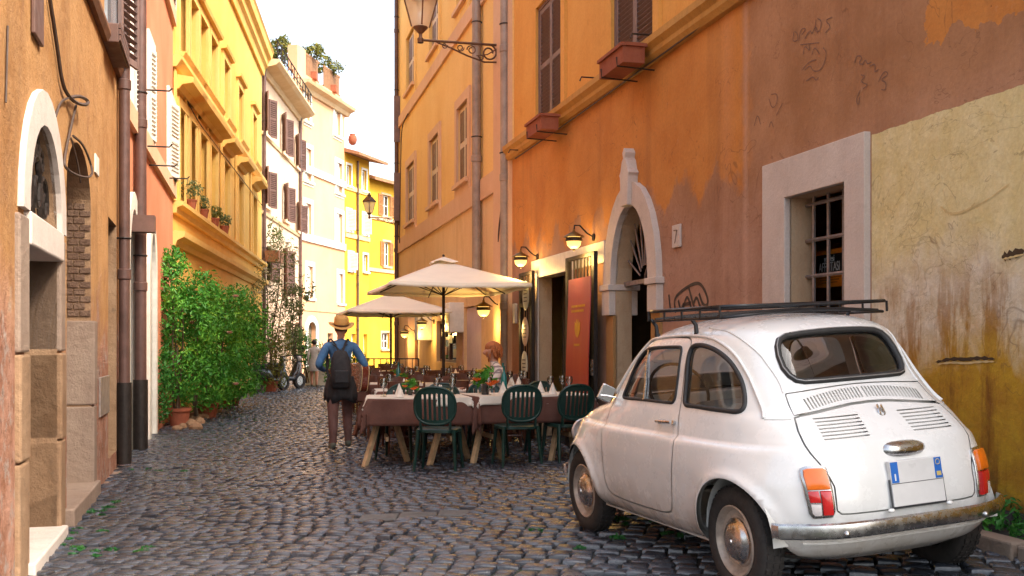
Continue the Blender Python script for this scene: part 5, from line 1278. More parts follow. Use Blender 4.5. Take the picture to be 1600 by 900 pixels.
def make_wood_chair():
    c = empty('wooden_chair', (0, 0, 0), 0, 'chair', 'chair')
    mb = MB(); mb.box((0, 0, .445), (.40, .40, .03)); mb.build('seat', M_DWOOD, c, bevel=.008)
    for sx in (-1, 1):
        mb = MB(); mb.tube([(sx * .17, .17, .43), (sx * .18, .18, 0)], [.02, .016], 6); mb.build('leg', M_DWOOD, c)
        mb = MB(); mb.tube([(sx * .18, -.26, 0), (sx * .175, -.19, .44), (sx * .18, -.28, .90)], [.018, .02, .016], 6); mb.build('back_post', M_DWOOD, c)
    for z, h_ in ((.86, .085), (.68, .05), (.57, .04)):
        mb = MB(); yb = -.19 - .09 * (z - .44) / .46
        pts = [(-.18, yb), (-.09, yb - .03), (0, yb - .04), (.09, yb - .03), (.18, yb)]
        for (xa, ya), (xb, yb2) in zip(pts, pts[1:]): mb.add([(xa, ya - .009, z - h_ / 2), (xb, yb2 - .009, z - h_ / 2), (xb, yb2 - .009, z + h_ / 2), (xa, ya - .009, z + h_ / 2), (xa, ya + .009, z - h_ / 2), (xb, yb2 + .009, z - h_ / 2), (xb, yb2 + .009, z + h_ / 2), (xa, ya + .009, z + h_ / 2)], [(0, 1, 2, 3), (7, 6, 5, 4), (3, 2, 6, 7), (0, 4, 5, 1)])
        mb.build('back_rail', M_DWOOD, c)
    for z in (.2, .28): mb = MB(); mb.tube([(-.175, 0, z), (.175, 0, z)], .01, 6); mb.tube([(-.175, -.2, z), (-.175, .175, z)], .01, 6); mb.tube([(.175, -.2, z), (.175, .175, z)], .01, 6); mb.build('stretcher', M_DWOOD, c)
    return c
wch = make_wood_chair()

def cloth(Lx, Ly, drop, z, rip, seed):
    """cloth lying on a table Lx x Ly and hanging over every side; corners fall in pointed folds"""
    r = random.Random(seed); n = 46; m = 40; ex, ey = Lx / 2 + drop, Ly / 2 + drop; vs = []
    for j in range(m + 1):
        for i in range(n + 1):
            u, v_ = -ex + 2 * ex * i / n, -ey + 2 * ey * j / m; ox, oy = max(0, abs(u) - Lx / 2), max(0, abs(v_) - Ly / 2); d = math.hypot(ox, oy)
            cx, cy = math.copysign(min(abs(u), Lx / 2), u), math.copysign(min(abs(v_), Ly / 2), v_)
            if d < 1e-6: vs.append((cx, cy, z + .002 * math.sin(u * 9 + seed) * math.sin(v_ * 8))); continue
            nx, ny = math.copysign(ox, u) / d, math.copysign(oy, v_) / d
            if ox > 0 and oy > 0: out = .05 * min(1, d / .15) + .10 * d; w_ = math.sin(math.atan2(oy, ox) * 8 + seed) * .03 * min(1, d / .2)
            else: out = .012 + .03 * min(1, d / .2); w_ = rip * math.sin((u if oy > 0 else v_) * 11 + seed * 2 + math.sin(u * 5 + v_ * 3)) * min(1, d / .15)
            vs.append((cx + nx * (out + w_), cy + ny * (out + w_), z - max(0, d - .008)))
    fs = [(j * (n + 1) + i, j * (n + 1) + i + 1, (j + 1) * (n + 1) + i + 1, (j + 1) * (n + 1) + i) for j in range(m) for i in range(n)]
    mb = MB(); mb.add(vs, fs); return mb
def thick(o, t_=.004): s_ = o.modifiers.new('thick', 'SOLIDIFY'); s_.thickness = t_; s_.offset = 1; return o
TABLES = [(-1.06, 11.92, 9, 1.15, .80, 'left front'), (.16, 12.12, 17, 1.35, .80, 'right front'),
          (-1.18, 13.75, 12, 1.2, .8, ''), (-.20, 14.55, 14, 1.1, .8, ''), (-1.75, 15.9, 12, 1.2, .8, ''), (-.72, 16.75, 14, 1.0, .8, ''),
          (-2.05, 18.2, 14, 1.2, .8, ''), (-1.22, 18.95, 14, 1.0, .8, ''), (-2.6, 20.8, 14, 1.2, .8, ''), (-3.0, 23.4, 14, 1.2, .8, '')]
TN = ['at left of front row', 'at right of front row', 'beside the guitar player', 'of the plaid-shirted guest', 'just past the guitar player', 'at the large parasol pole', 'fourth row street side', 'fourth row near pink door', 'at the smaller parasol pole', 'farthest near the railing']
tops = []
for i, (x, y, a, Lx, Ly, nm) in enumerate(TABLES):
    g = on_ground(x, y); tb = empty('table', g, R(a), 'trestle table under brown and white cloths ' + TN[i], 'table', 'restaurant tables')
    mb = MB(); mb.box((0, 0, .735), (Lx, Ly, .03)); mb.build('tabletop', M_WOOD, tb)
    for sx in (-1, 1):
        for sy in (-1, 1):
            mb = MB(); x0_ = sx * (Lx / 2 - .22)
            mb.tube([(x0_ + sy * .03, sy * .04, .72), (x0_ + sy * .25, sy * .28, .0)], .036, 4); mb.build('leg', M_WOOD if i < 2 else M_DWOOD, tb)
        mb = MB(); mb.box((sx * (Lx / 2 - .22), 0, .30), (.03, .46, .05)); mb.build('brace', M_WOOD if i < 2 else M_DWOOD, tb)
    rz = R(a)
    o = thick(cloth(Lx, Ly, .30 if i < 2 else .26, .753, .016, i + 1).build('tablecloth', M_CLOTHB, None, smooth=60, loc=g, rot=(0, 0, rz))); tag(o, 'brown tablecloth with pointed corners, table ' + TN[i], 'tablecloth', 'brown tablecloths')
    o = thick(cloth(Lx - .02, Ly - .02, .10 if i < 2 else .12, .760, .006, i + 9).build('tablecloth', M_CLOTHW, None, smooth=60, loc=(g[0], g[1], g[2]), rot=(0, 0, rz + (R(2) if i % 2 else R(-2))))); tag(o, 'white top cloth over brown, table ' + TN[i], 'tablecloth', 'white top cloths')
    tops.append((x, y, g[2] + .768, rz, Lx, Ly))
first = True; WC = 'brown wooden chairs at the rear tables'; cn = 0
ROWS = ['beside the guitar player', 'behind the front flowers', 'past the guitar player', 'by the large parasol pole', 'in the fourth row', 'near the pink door', 'by the small parasol', 'in the last row']
for ti in range(2, len(TABLES)):
    x, y, a, Lx, Ly, nm = TABLES[ti]
    for (dx, dy, rr_a, sidew) in ((-.30, -.52, 0, 'street-left near side'), (.30, -.52, 0, 'wall-right near side'), (-.30, .52, 180, 'street-left far side'), (.30, .52, 180, 'wall-right far side')):
        if ti == 3 and dx > 0 and dy < 0: continue
        ca_, sa_ = math.cos(R(a)), math.sin(R(a)); wx, wy = x + ca_ * dx - sa_ * dy, y + sa_ * dx + ca_ * dy
        if wx > right_x(wy) - .3: continue
        lb = 'brown wooden chair, %s of the table %s' % (sidew, ROWS[ti - 2])
        put(wch, on_ground(wx, wy), R(a + rr_a + random.uniform(-5, 5)), lb, WC, first=first); first = False; cn += 1
# place settings
def make_glass():
    o = MB(); o.lathe([(.0, .0), (.034, .001), (.034, .004), (.006, .010), (.005, .085), (.012, .095), (.036, .125), (.040, .155), (.034, .195), (.0325, .195), (.038, .155), (.034, .127), (.0, .10)], 14, cap=False)
    return o.build('wine_glass', clear_glass('wine_glass_clear', (.93, .95, .94), 2.2), smooth=60)
def make_napkin():
    o = MB(); o.lathe([(.055, 0), (.035, .05), (.004, .13)], 7, cap=False); return o.build('napkin', simple('napkin_linen', (.72, .66, .58), .9), smooth=30)
def make_bottle():
    o = MB(); o.lathe([(.036, 0), (.037, .01), (.037, .17), (.030, .21), (.014, .24), (.013, .30), (.015, .302), (.015, .31), (.0, .311)], 14); return o.build('bottle', glass_pane('teal_bottle_glass', (.01, .16, .15), .08), smooth=50)
gl, nk, bo = make_glass(), make_napkin(), make_bottle(); tag(gl, cat='glass'); tag(nk, cat='napkin'); tag(bo, cat='bottle')
def on_table(ti, dx, dy): x, y, z, a, Lx, Ly = tops[ti]; return (x + math.cos(a) * dx - math.sin(a) * dy, y + math.sin(a) * dx + math.cos(a) * dy, z)
fg = fn = fb = True
GL = ['the left front table', 'the right front table', 'the table beside the guitarist', 'the plaid guest table', 'the table past the guitarist', 'the big parasol pole table', 'the fourth-row street table', 'the fourth-row wall table', 'the small parasol table', 'the farthest table']
for ti in range(len(TABLES)):
    Lx = tops[ti][4]
    for k_, (dx, dy, w_) in enumerate(((-Lx / 2 + .18, -.18, 'near left'), (-Lx / 2 + .2, .2, 'far left'), (Lx / 2 - .2, -.15, 'near right'), (Lx / 2 - .16, .2, 'far right'), (Lx / 2 - .36, .05, 'inner right'))):
        put(gl, on_table(ti, dx, dy), random.random() * 6, 'clear stemmed wine glass, %s one on %s' % (w_, GL[ti]), 'wine glasses on the tables', first=fg); fg = False
    for k_, (dx, dy, w_) in enumerate(((-.22, -.24, 'near left'), (.24, -.24, 'near right'), (-.2, .25, 'far left'), (.26, .25, 'far right'))):
        put(nk, on_table(ti, dx, dy), random.random() * 6, 'folded white napkin, %s setting on %s' % (w_, GL[ti]), 'napkins on the tables', first=fn); fn = False
for ti, dx, dy, lb in ((1, -.18, .28, 'teal glass bottle on the right front table beside the plaid guest'), (3, .1, .1, 'teal glass bottle on the table of the plaid guest'), (4, .05, .1, 'dark bottle on the third-row table on the street side')):
    put(bo, on_table(ti, dx, dy), 0, lb, 'bottles on the tables', first=fb); fb = False
# flower arrangements
def leaf_mat(name, a, b, trans=.25):
    t = NT(name); k = t.mix(t.attr('tone'), a, b); k = t.mix(t.rng(t.noise(1.7, 5, .6), .36, .62), a, k); k = t.mix(t.rng(t.noise(4.5, 3), .58, .70, 0, .55), k, tuple(x * y for x, y in zip(b, (1.9, 1.15, .8)))); m = t.done(k, .5, spec=.35)
    tr = t.n('ShaderNodeBsdfTranslucent'); t.put(tr.inputs[0], k); mx = t.n('ShaderNodeMixShader'); mx.inputs[0].default_value = trans; t.l(t.b.outputs[0], mx.inputs[1]); t.l(tr.outputs[0], mx.inputs[2]); t.l(mx.outputs[0], t.out.inputs[0]); return m
M_LEAF = leaf_mat('vivid_leaf', (.035, .19, .020), (.19, .50, .05)); M_LEAFD = leaf_mat('deep_leaf', (.022, .13, .022), (.09, .30, .035)); M_LEAFY = leaf_mat('yellowing_leaf', (.10, .12, .02), (.30, .27, .05)); M_LEAFO = leaf_mat('oleander_leaf', (.09, .13, .045), (.28, .30, .11))
def leaf_mesh(name, blobs, n, size, mat, seed, droop=.3, gap=.0, parent=None, loc=None, shape=.5):
    """many separate leaves scattered through overlapping lobes, thinner where the noise says so"""
    r = np.random.RandomState(seed); vs, fs, tn = [], [], []; wts = np.array([b[3] * b[4] * b[5] for b in blobs]) ** .75; wts /= wts.sum(); k = 0; tries = 0
    while k < n and tries < n * 6:
        tries += 1; b = blobs[r.choice(len(blobs), p=wts)]; d = r.normal(size=3); d /= np.linalg.norm(d); rad = r.uniform(.35, 1.0) ** .5 * r.uniform(.88, 1.12)
        p = np.array(b[:3]) + d * np.array(b[3:6]) * rad
        if mnoise.noise(Vector(p) * 2.6 + Vector((seed, 0, 0))) < gap - .35 or p[2] < .02: continue
        nn = d + r.normal(size=3) * .55 + np.array([0, 0, .35]); nn /= np.linalg.norm(nn); t_ = np.cross(nn, r.normal(size=3)); t_ /= np.linalg.norm(t_); t_ = t_ - np.array([0, 0, droop]); t_ /= np.linalg.norm(t_); s_ = np.cross(nn, t_)
        L_ = size * r.uniform(.6, 1.35); W_ = L_ * shape * r.uniform(.7, 1.1); o = len(vs)
        vs += [tuple(p - t_ * L_ * .5), tuple(p + s_ * W_ * .5 + nn * L_ * .06), tuple(p + t_ * L_ * .5 - nn * L_ * .10), tuple(p - s_ * W_ * .5 + nn * L_ * .06)]
        fs += [(o, o + 1, o + 2), (o, o + 2, o + 3)]; v_ = float(np.clip(r.normal(.45, .28), 0, 1)); tn += [v_] * 4; k += 1
    me = bpy.data.meshes.new(name); me.from_pydata(vs, [], fs); me.materials.append(mat); with_tone(me, tn); o = link(name, me, parent, loc=loc); o['kind'] = 'stuff'; return o
M_PETO = simple('orange_petal', (.75, .16, .02), .6); M_PETP = simple('pink_petal', (.75, .38, .32), .6); M_PETW = simple('white_petal', (.7, .66, .52), .6)
def blossom(mb, c, r, n=7, tilt=0.3):
    for k_ in range(n):
        a = 2 * math.pi * k_ / n; d = Vector((math.cos(a), math.sin(a), tilt)); s_ = Vector((-math.sin(a), math.cos(a), 0)); C_ = Vector(c)
        mb.add([C_, C_ + d * r * .6 + s_ * r * .38, C_ + d * r + Vector((0, 0, r * .25)), C_ + d * r * .6 - s_ * r * .38], [(0, 1, 2), (0, 2, 3)])
for ti, dx, dy, sc, lb in ((1, -.52, -.12, 1.0, 'vase of orange blooms and green leaves at the left end of the right front table'), (0, -.08, .15, .6, 'small posy of orange and yellow flowers on the left front table'), (4, .1, -.1, .5, 'small green posy on the third-row table past the guitar player'), (6, 0, 0, .5, 'small posy on the fourth-row street-side table')):
    fl = empty('flower_arrangement', on_table(ti, dx, dy), 0, lb, 'flowers', scale=sc)
    mb = MB(); mb.lathe([(.04, 0), (.05, .04), (.035, .10), (.045, .12), (.0, .115)], 12); mb.build('vase', M_GLASSD, fl, smooth=50)
    leaf_mesh('leaves', [(0, 0, .17, .16, .14, .10), (.05, 0, .24, .10, .08, .08)], 90, .085, M_LEAF, 5 + ti, parent=fl)
    for k_, (px_, py_, pz_) in enumerate(((-.09, -.10, .15), (.07, -.13, .10), (.11, -.06, .12), (-.06, -.02, .24))):
        mb = MB(); blossom(mb, (px_, py_, pz_), .06, 8, .5); blossom(mb, (px_, py_, pz_ + .008), .035, 6, .9); mb.build('flower', M_PETO if k_ < 3 else simple('yellow_petal', (.7, .5, .05), .6), fl)

# ------------------------------------------------------------------ parasols
def parasol(name_loc, rz, wx, wy, zr, za, label, seed):
    p = empty('parasol', name_loc, rz, label, 'parasol', 'cream parasols over the tables'); g = name_loc[2]
    mb = MB(); mb.tube([(0, 0, 0), (0, 0, za - .05)], .024, 10); mb.build('pole', M_POLE, p, smooth=60)
    mb = MB(); mb.lathe([(.27, 0), (.27, .05), (.06, .07), (.05, .30), (.0, .30)], 20); mb.build('base', simple('parasol_base', (.12, .11, .10), .7), p, smooth=40)
    cr = [(-wx / 2, -wy / 2, zr), (wx / 2, -wy / 2, zr), (wx / 2, wy / 2, zr), (-wx / 2, wy / 2, zr)]; top = Vector((0, 0, za)); n = 10
    mb = MB()
    for i in range(4):
        a, b = Vector(cr[i]), Vector(cr[(i + 1) % 4]); vs = []; 
        for j in range(n + 1):
            for k_ in range(n + 1):
                t_ = k_ / n; e = a.lerp(b, t_); q = top.lerp(e, max(.13, j / n)); sag = .035 * math.sin(math.pi * t_) * (j / n) ** 1.3 + .015 * math.sin(math.pi * j / n) * math.sin(math.pi * t_); vs.append((q.x * (1 - .02 * math.sin(math.pi * t_) * j / n), q.y * (1 - .02 * math.sin(math.pi * t_) * j / n), q.z - sag * .6))
        mb.add(vs, [(j * (n + 1) + k_, j * (n + 1) + k_ + 1, (j + 1) * (n + 1) + k_ + 1, (j + 1) * (n + 1) + k_) for j in range(n) for k_ in range(n)])
        vv = vs[-(n + 1):]; mb.add(list(vv) + [(x * 1.004, y * 1.004, z - .055 + .008 * math.sin(k_ * 2.1 + seed)) for k_, (x, y, z) in enumerate(vv)], [(k_, k_ + 1, n + 2 + k_, n + 1 + k_) for k_ in range(n)])
    o = mb.build('canopy', M_CANV, p, smooth=35); thick(o, .004)
    mb = MB(); vs = [(x * .17, y * .17, za - .005 + (zr - za) * .14 + .02 * (i % 2)) for i, (x, y, z) in enumerate(cr)]
    m_ = 16; ringv = []
    for i in range(4):
        a, b = Vector(cr[i]) * .18, Vector(cr[(i + 1) % 4]) * .18
        for k_ in range(m_ // 4): q = a.lerp(b, k_ / (m_ / 4)); ringv.append((q.x, q.y, za + .045 + (zr - za) * .17 + .018 * math.sin(k_ * 1.57)))
    mb.add(ringv + [(0, 0, za + .065)], [(i, (i + 1) % m_, m_) for i in range(m_)]); o = mb.build('vent_cap', M_CANV, p); thick(o, .004)
    mb = MB(); mb.sphere((0, 0, za + .085), .022, 8, 6); mb.build('finial', M_POLE, p)
    for c_ in cr + [(0, -wy / 2, zr - .05), (wx / 2, 0, zr - .05), (0, wy / 2, zr - .05), (-wx / 2, 0, zr - .05)]:
        e = Vector(c_); q = top.lerp(e, .97); s_ = top.lerp(e, .06)
        rb = MB(); rb.tube([(s_.x, s_.y, s_.z - .045), (q.x, q.y, q.z - .045)], .010, 5); r_ = rb.build('rib', M_POLE, p)
        sb = MB(); h_ = top.lerp(e, .5); sb.tube([(0, 0, zr - .12), (h_.x, h_.y, h_.z - .075)], .008, 5); sb.build('strut', M_POLE, r_)
    return p
az = math.atan2(1, -.245) - math.pi / 2
parasol(on_ground(-1.07, 16.5), az, 2.05, 3.0, 2.22, 2.64, 'large cream parasol over the middle tables in front of the pink door', 1)
parasol(on_ground(-2.50, 21.8), az, 2.0, 3.0, 2.02, 2.40, 'smaller looking cream parasol farther down the street behind the man in the hat', 2)

# ------------------------------------------------------------------ people
M_DENIM = simple('blue_denim_shirt', (.055, .15, .31), .8, var=.4, scale=5, bump=.6); M_TROUS = simple('brown_trousers', (.13, .062, .052), .85, var=.3, scale=6, bump=.2)
M_SHOE = simple('grey_green_shoe', (.16, .17, .13), .7); M_STRAW = simple('tan_felt_hat', (.55, .30, .09), .8, var=.2); M_BLACKF = simple('black_cloth', (.016, .015, .018), .75, var=.4, scale=7, bump=.2)
mx, my = -2.20, 13.55; man = empty('person', on_ground(mx, my), R(16), 'man in straw hat and blue shirt walking away with backpack and guitar', 'person', scale=.93)
J = {}
J['pelvis'] = ((0, 0, .92), (.155, .115), None); J['waist'] = ((0, .0, 1.08), (.145, .105), 'pelvis'); J['chest'] = ((0, .02, 1.30), (.175, .12), 'waist'); J['upper'] = ((0, .02, 1.43), (.15, .095), 'chest'); J['neck'] = ((0, .04, 1.53), .058, 'upper'); J['neck2'] = ((.01, .055, 1.58), .055, 'neck')
head_joints(J, 'neck2', (.02, .075, 1.665), (.25, 1, -.05))
for s_, n in ((-1, 'l'), (1, 'r')):
    J['sh' + n] = ((s_ * .185, .015, 1.44), .075, 'upper')
J['ell'] = ((-.31, -.02, 1.17), .055, 'shl'); J['wrl'] = ((-.20, .20, 1.10), .036, 'ell'); hand(J, 'wrl', (.6, .8, .1), (0, 0, -1), 'hl', .7)
J['elr'] = ((.34, -.03, 1.17), .055, 'shr'); J['wrr'] = ((.31, .20, 1.07), .036, 'elr'); hand(J, 'wrr', (-.5, .85, -.2), (-.8, 0, -.5), 'hr', .6)
for s_, n, f in ((-1, 'l', -.13), (1, 'r', .15)):
    J['hip' + n] = ((s_ * .10, 0, .86), .105, 'pelvis'); J['kn' + n] = ((s_ * .115, .03 + f, .48), .075, 'hip' + n); J['cf' + n] = ((s_ * .118, -.02 + f, .30), .068, 'kn' + n); J['an' + n] = ((s_ * .12, -.03 + f, .09), .052, 'cf' + n)
    J['hl' + n] = ((s_ * .12, -.05 + f, .045), .042, 'an' + n); J['toe' + n] = ((s_ * .14, .13 + f, .04), (.046, .034), 'an' + n)
def mfn(c):
    if c.z > 1.535: return 0
    if c.z < .115: return 3
    if c.z < 1.0 and abs(c.x) < .27 and not (c.y > .12 and c.z > .85): return 2
    if (c.y > .17 and abs(c.z - 1.08) < .14): return 0
    return 1
skin_figure('body', J, man, [M_SKIN, M_DENIM, M_TROUS, M_SHOE], mfn)
mb = MB(); mb.lathe([(.094, .0), (.100, .05), (.094, .115), (.068, .135), (.0, .118)], 22, Matrix.Translation((.02, .075, 1.715)) @ Matrix.Diagonal((1, 1.12, 1, 1)), cap=False)
hn = 28; vs = []
for r_ in (.092, .135, .178): 
    for j in range(hn): a = 2 * math.pi * j / hn; up_ = .035 * (r_ - .092) / .086 * abs(math.cos(a)) ** 2 - .014 * (r_ - .092) / .086 * abs(math.sin(a)); vs.append((.02 + r_ * math.cos(a), .075 + r_ * 1.12 * math.sin(a), 1.722 + up_))
mb.add(vs, [(i * hn + j, i * hn + (j + 1) % hn, (i + 1) * hn + (j + 1) % hn, (i + 1) * hn + j) for i in range(2) for j in range(hn)])
_hm = Matrix.Translation((.02, .075, 1.725)) @ Matrix.Rotation(R(15), 4, 'X') @ Matrix.Translation((-.02, -.075, -1.725))
mb.v = [tuple(_hm @ Vector(p)) for p in mb.v]; hat = mb.build('hat', M_STRAW, man, smooth=50); thick(hat, .005)
mb = MB(); mb.lathe([(.099, .012), (.1005, .04)], 22, Matrix.Translation((.02, .075, 1.715)) @ Matrix.Diagonal((1, 1.12, 1, 1)), cap=False); mb.v = [tuple(_hm @ Vector(p)) for p in mb.v]; thick(mb.build('hat_band', simple('hat_band_brown', (.10, .045, .02), .7), hat, smooth=60), .003)
mb = MB(); mb.lathe([(.085, -.06), (.094, -.02), (.090, .03)], 18, Matrix.Translation((.016, .068, 1.70)) @ Matrix.Diagonal((1, 1.08, 1, 1)), cap=False); mb.build('hair', simple('grey_brown_hair', (.08, .05, .035), .8), man, smooth=60)
# dark jacket tied round the hips
mb = MB(); vs = []; n = 30; rows_ = [(1.02, .165, .13), (.95, .185, .15), (.86, .205, .16), (.76, .215, .155), (.68, .21, .15)]
for i, (z, rx_, ry_) in enumerate(rows_):
    for j in range(n):
        a = math.pi * (.92 + 1.16 * j / (n - 1)); k_ = 1 + .05 * math.sin(j * 1.9 + i * .4) * i / 3; vs.append((rx_ * k_ * math.cos(a), ry_ * k_ * math.sin(a), z + .03 * math.sin(j * .5) * (i > 3)))
mb.add(vs, [(i * n + j, i * n + j + 1, (i + 1) * n + j + 1, (i + 1) * n + j) for i in range(len(rows_) - 1) for j in range(n - 1)]); thick(mb.build('tied_jacket', M_BLACKF, man, smooth=60), .012)
def person_loc(v): return man.matrix_basis @ Vector(v)
bp = empty('backpack', person_loc((-.02, -.0, .0)), R(16), 'black backpack with crossed straps worn by the man in the hat', 'bag', scale=.93)
mb = MB(); vs = []; n = 20
for z, rx_, d_ in ((.86, .10, .06), (.88, .14, .10), (1.0, .155, .125), (1.15, .15, .115), (1.28, .13, .09), (1.36, .09, .06), (1.38, .05, .04)):
    for j in range(n): a = 2 * math.pi * j / n; q = (abs(math.cos(a)) ** 3.5 + abs(math.sin(a)) ** 3.5) ** (1 / 3.5); vs.append((rx_ * math.cos(a) / q * .92, -.155 + d_ * math.sin(a) / q * .75 - (.02 if z > 1.2 else .03), z))
mb.add(vs, [(i * n + j, i * n + (j + 1) % n, (i + 1) * n + (j + 1) % n, (i + 1) * n + j) for i in range(6) for j in range(n)] + [tuple(range(n)), tuple(6 * n + j for j in range(n))]); mb.build('sack', M_BLACKF, bp, smooth=60)
mb = MB(); mb.box((-.0, -.272, 1.02), (.20, .04, .18)); mb.build('front_pocket', M_BLACKF, bp, bevel=.02)
for sx in (-1, 1):
    mb = MB(); mb.tube([(sx * .02, -.20, 1.34), (sx * .07, -.115, 1.47), (sx * .115, -.03, 1.535), (sx * .135, .06, 1.52), (sx * .14, .135, 1.42), (sx * .15, .14, 1.25), (sx * .16, .03, 1.08), (sx * .13, -.13, .98)], .017, 6, flat=.45); mb.build('strap', M_BLACKF, bp)
    mb = MB(); mb.tube([(-sx * .10, -.105, 1.46), (0, -.135, 1.38), (sx * .09, -.14, 1.28), (sx * .13, -.13, 1.16)], .012, 6, flat=.5); mb.build('cross_strap', M_BLACKF, bp)
gt = empty('guitar', person_loc((.24, .10, .93)), R(16), 'brown acoustic guitar held at the right hip of the man in the hat', 'guitar', scale=.93)
zx = Vector((-.50, .84, .22)).normalized(); xx_ = (Vector((0, 0, 1)) - zx * zx.z).normalized(); yy_ = zx.cross(xx_)
_m = Matrix.Identity(4)
for i_, c_ in enumerate((xx_, yy_, zx)):
    for j_ in range(3): _m[j_][i_] = c_[j_]
_m.translation = person_loc((.27, .20, 1.03)); gt.matrix_world = _m @ Matrix.Diagonal((.93, .93, .93, 1))
M_GTOP = simple('spruce_top', (.45, .20, .05), .25, coat=.5); M_GSIDE = simple('guitar_side', (.16, .035, .02), .25, coat=.6); M_GEDGE = simple('guitar_binding', (.65, .48, .25), .35)
go = chaikin([(-.19, -.23), (-.10, -.26), (.10, -.26), (.19, -.23), (.205, -.10), (.155, .0), (.115, .05), (.14, .14), (.12, .22), (.0, .235), (-.12, .22), (-.14, .14), (-.115, .05), (-.155, .0), (-.205, -.10)], 2)
mb = MB(); mb.prism([(p[0], p[1]) for p in go], -.05, .05, lambda p, q, a: (p, a, q)); mb.build('guitar_body', M_GSIDE, gt, smooth=30)
mb = MB(); mb.prism([(p[0] * .985, p[1] * .985) for p in go], .0505, .054, lambda p, q, a: (p, a, q)); mb.build('soundboard', M_GTOP, gt)
for yy in (-.05, .05): mb = MB(); mb.tube([(p[0], yy, p[1]) for p in go], .005, 5, closed=True); mb.build('binding', M_GEDGE, gt)
mb = MB(); mb.lathe([(.05, 0), (.05, .002), (.0, .002)], 20, Matrix.Translation((0, .0545, .05)) @ Matrix.Rotation(R(-90), 4, 'X')); mb.build('sound_hole', M_DARK, gt)
mb = MB(); mb.box((0, .05, .44), (.05, .025, .44)); mb.box((0, .045, .72), (.07, .018, .16)); mb.build('neck', M_GSIDE, gt, bevel=.005)
mb = MB(); mb.box((0, .06, -.10), (.14, .012, .025)); mb.build('bridge', M_DWOOD, gt)
for k_ in range(6): mb = MB(); mb.tube([(-.02 + .008 * k_, .067, -.10), (-.018 + .007 * k_, .066, .66)], .0012, 4); mb.build('string', M_CHROME, gt)

# seated guest at the second-row table
gx, gy = -.12, 13.35; guest = empty('person', on_ground(gx, gy), R(100), 'red-haired guest in pale plaid shirt sitting at a table by the restaurant door', 'person')
t = NT('plaid_shirt'); x_, y_, z_ = t.xyz(); pl_ = t.math('MAXIMUM', t.math('GREATER_THAN', t.math('FRACT', t.math('MULTIPLY', z_, 14)), .72), t.math('GREATER_THAN', t.math('FRACT', t.math('MULTIPLY', x_, 14)), .78)); M_PLAID = t.done(t.mix(t.math('MULTIPLY', pl_, .75), (.62, .55, .50), (.10, .07, .09)), .85)
J = {}
J['pelvis'] = ((0, 0, .52), (.15, .12), None); J['waist'] = ((0, .02, .70), (.14, .11), 'pelvis'); J['chest'] = ((0, .05, .90), (.165, .12), 'waist'); J['upper'] = ((0, .07, 1.03), (.14, .09), 'chest'); J['neck'] = ((0, .11, 1.12), .055, 'upper'); J['neck2'] = ((0, .13, 1.17), .052, 'neck')
head_joints(J, 'neck2', (0, .155, 1.255), (0, 1, -.15))
for s_, n in ((-1, 'l'), (1, 'r')):
    J['sh' + n] = ((s_ * .175, .07, 1.02), .07, 'upper'); J['el' + n] = ((s_ * .23, .18, .80), .05, 'sh' + n); J['wr' + n] = ((s_ * .12, .38, .815), .034, 'el' + n); hand(J, 'wr' + n, (-s_ * .3, 1, -.05), (0, 0, -1), 'h' + n, .3)
    J['hip' + n] = ((s_ * .09, .04, .50), .10, 'pelvis'); J['kn' + n] = ((s_ * .10, .44, .47), .072, 'hip' + n); J['an' + n] = ((s_ * .10, .46, .09), .05, 'kn' + n); J['toe' + n] = ((s_ * .11, .60, .04), (.045, .034), 'an' + n)
skin_figure('body', J, guest, [M_SKIN, M_PLAID, simple('dark_trousers', (.03, .03, .045), .8), M_SHOE], lambda c: 0 if c.z > 1.13 or (c.y > .36 and c.z > .74) else (1 if c.z > .6 else (3 if c.z < .1 else 2)))
mb = MB(); mb.sphere((0, .125, 1.30), (.092, .100, .085), 18, 10); mb.sphere((0, .085, 1.23), (.085, .06, .085), 14, 8); 
_r = random.Random(8)
for _k in range(70):
    d = Vector((_r.gauss(0, 1), _r.gauss(-.35, 1), _r.gauss(.25, 1))).normalized(); p_ = Vector((0, .115, 1.275)) + Vector((d.x * .092, d.y * .098, d.z * .10)); mb.tube([p_, p_ + d * .014 + Vector((0, 0, -.03)), p_ + d * .012 + Vector((_r.uniform(-.02, .02), 0, -.07))], [.016, .013, .004], 5)
mb.build('hair', simple('copper_hair', (.36, .11, .03), .7, var=.3, scale=20, bump=.4), guest, smooth=80)
put(wch, on_ground(gx + .02, gy + .0), R(100), 'brown wooden chair that the plaid-shirted guest is sitting on', WC)

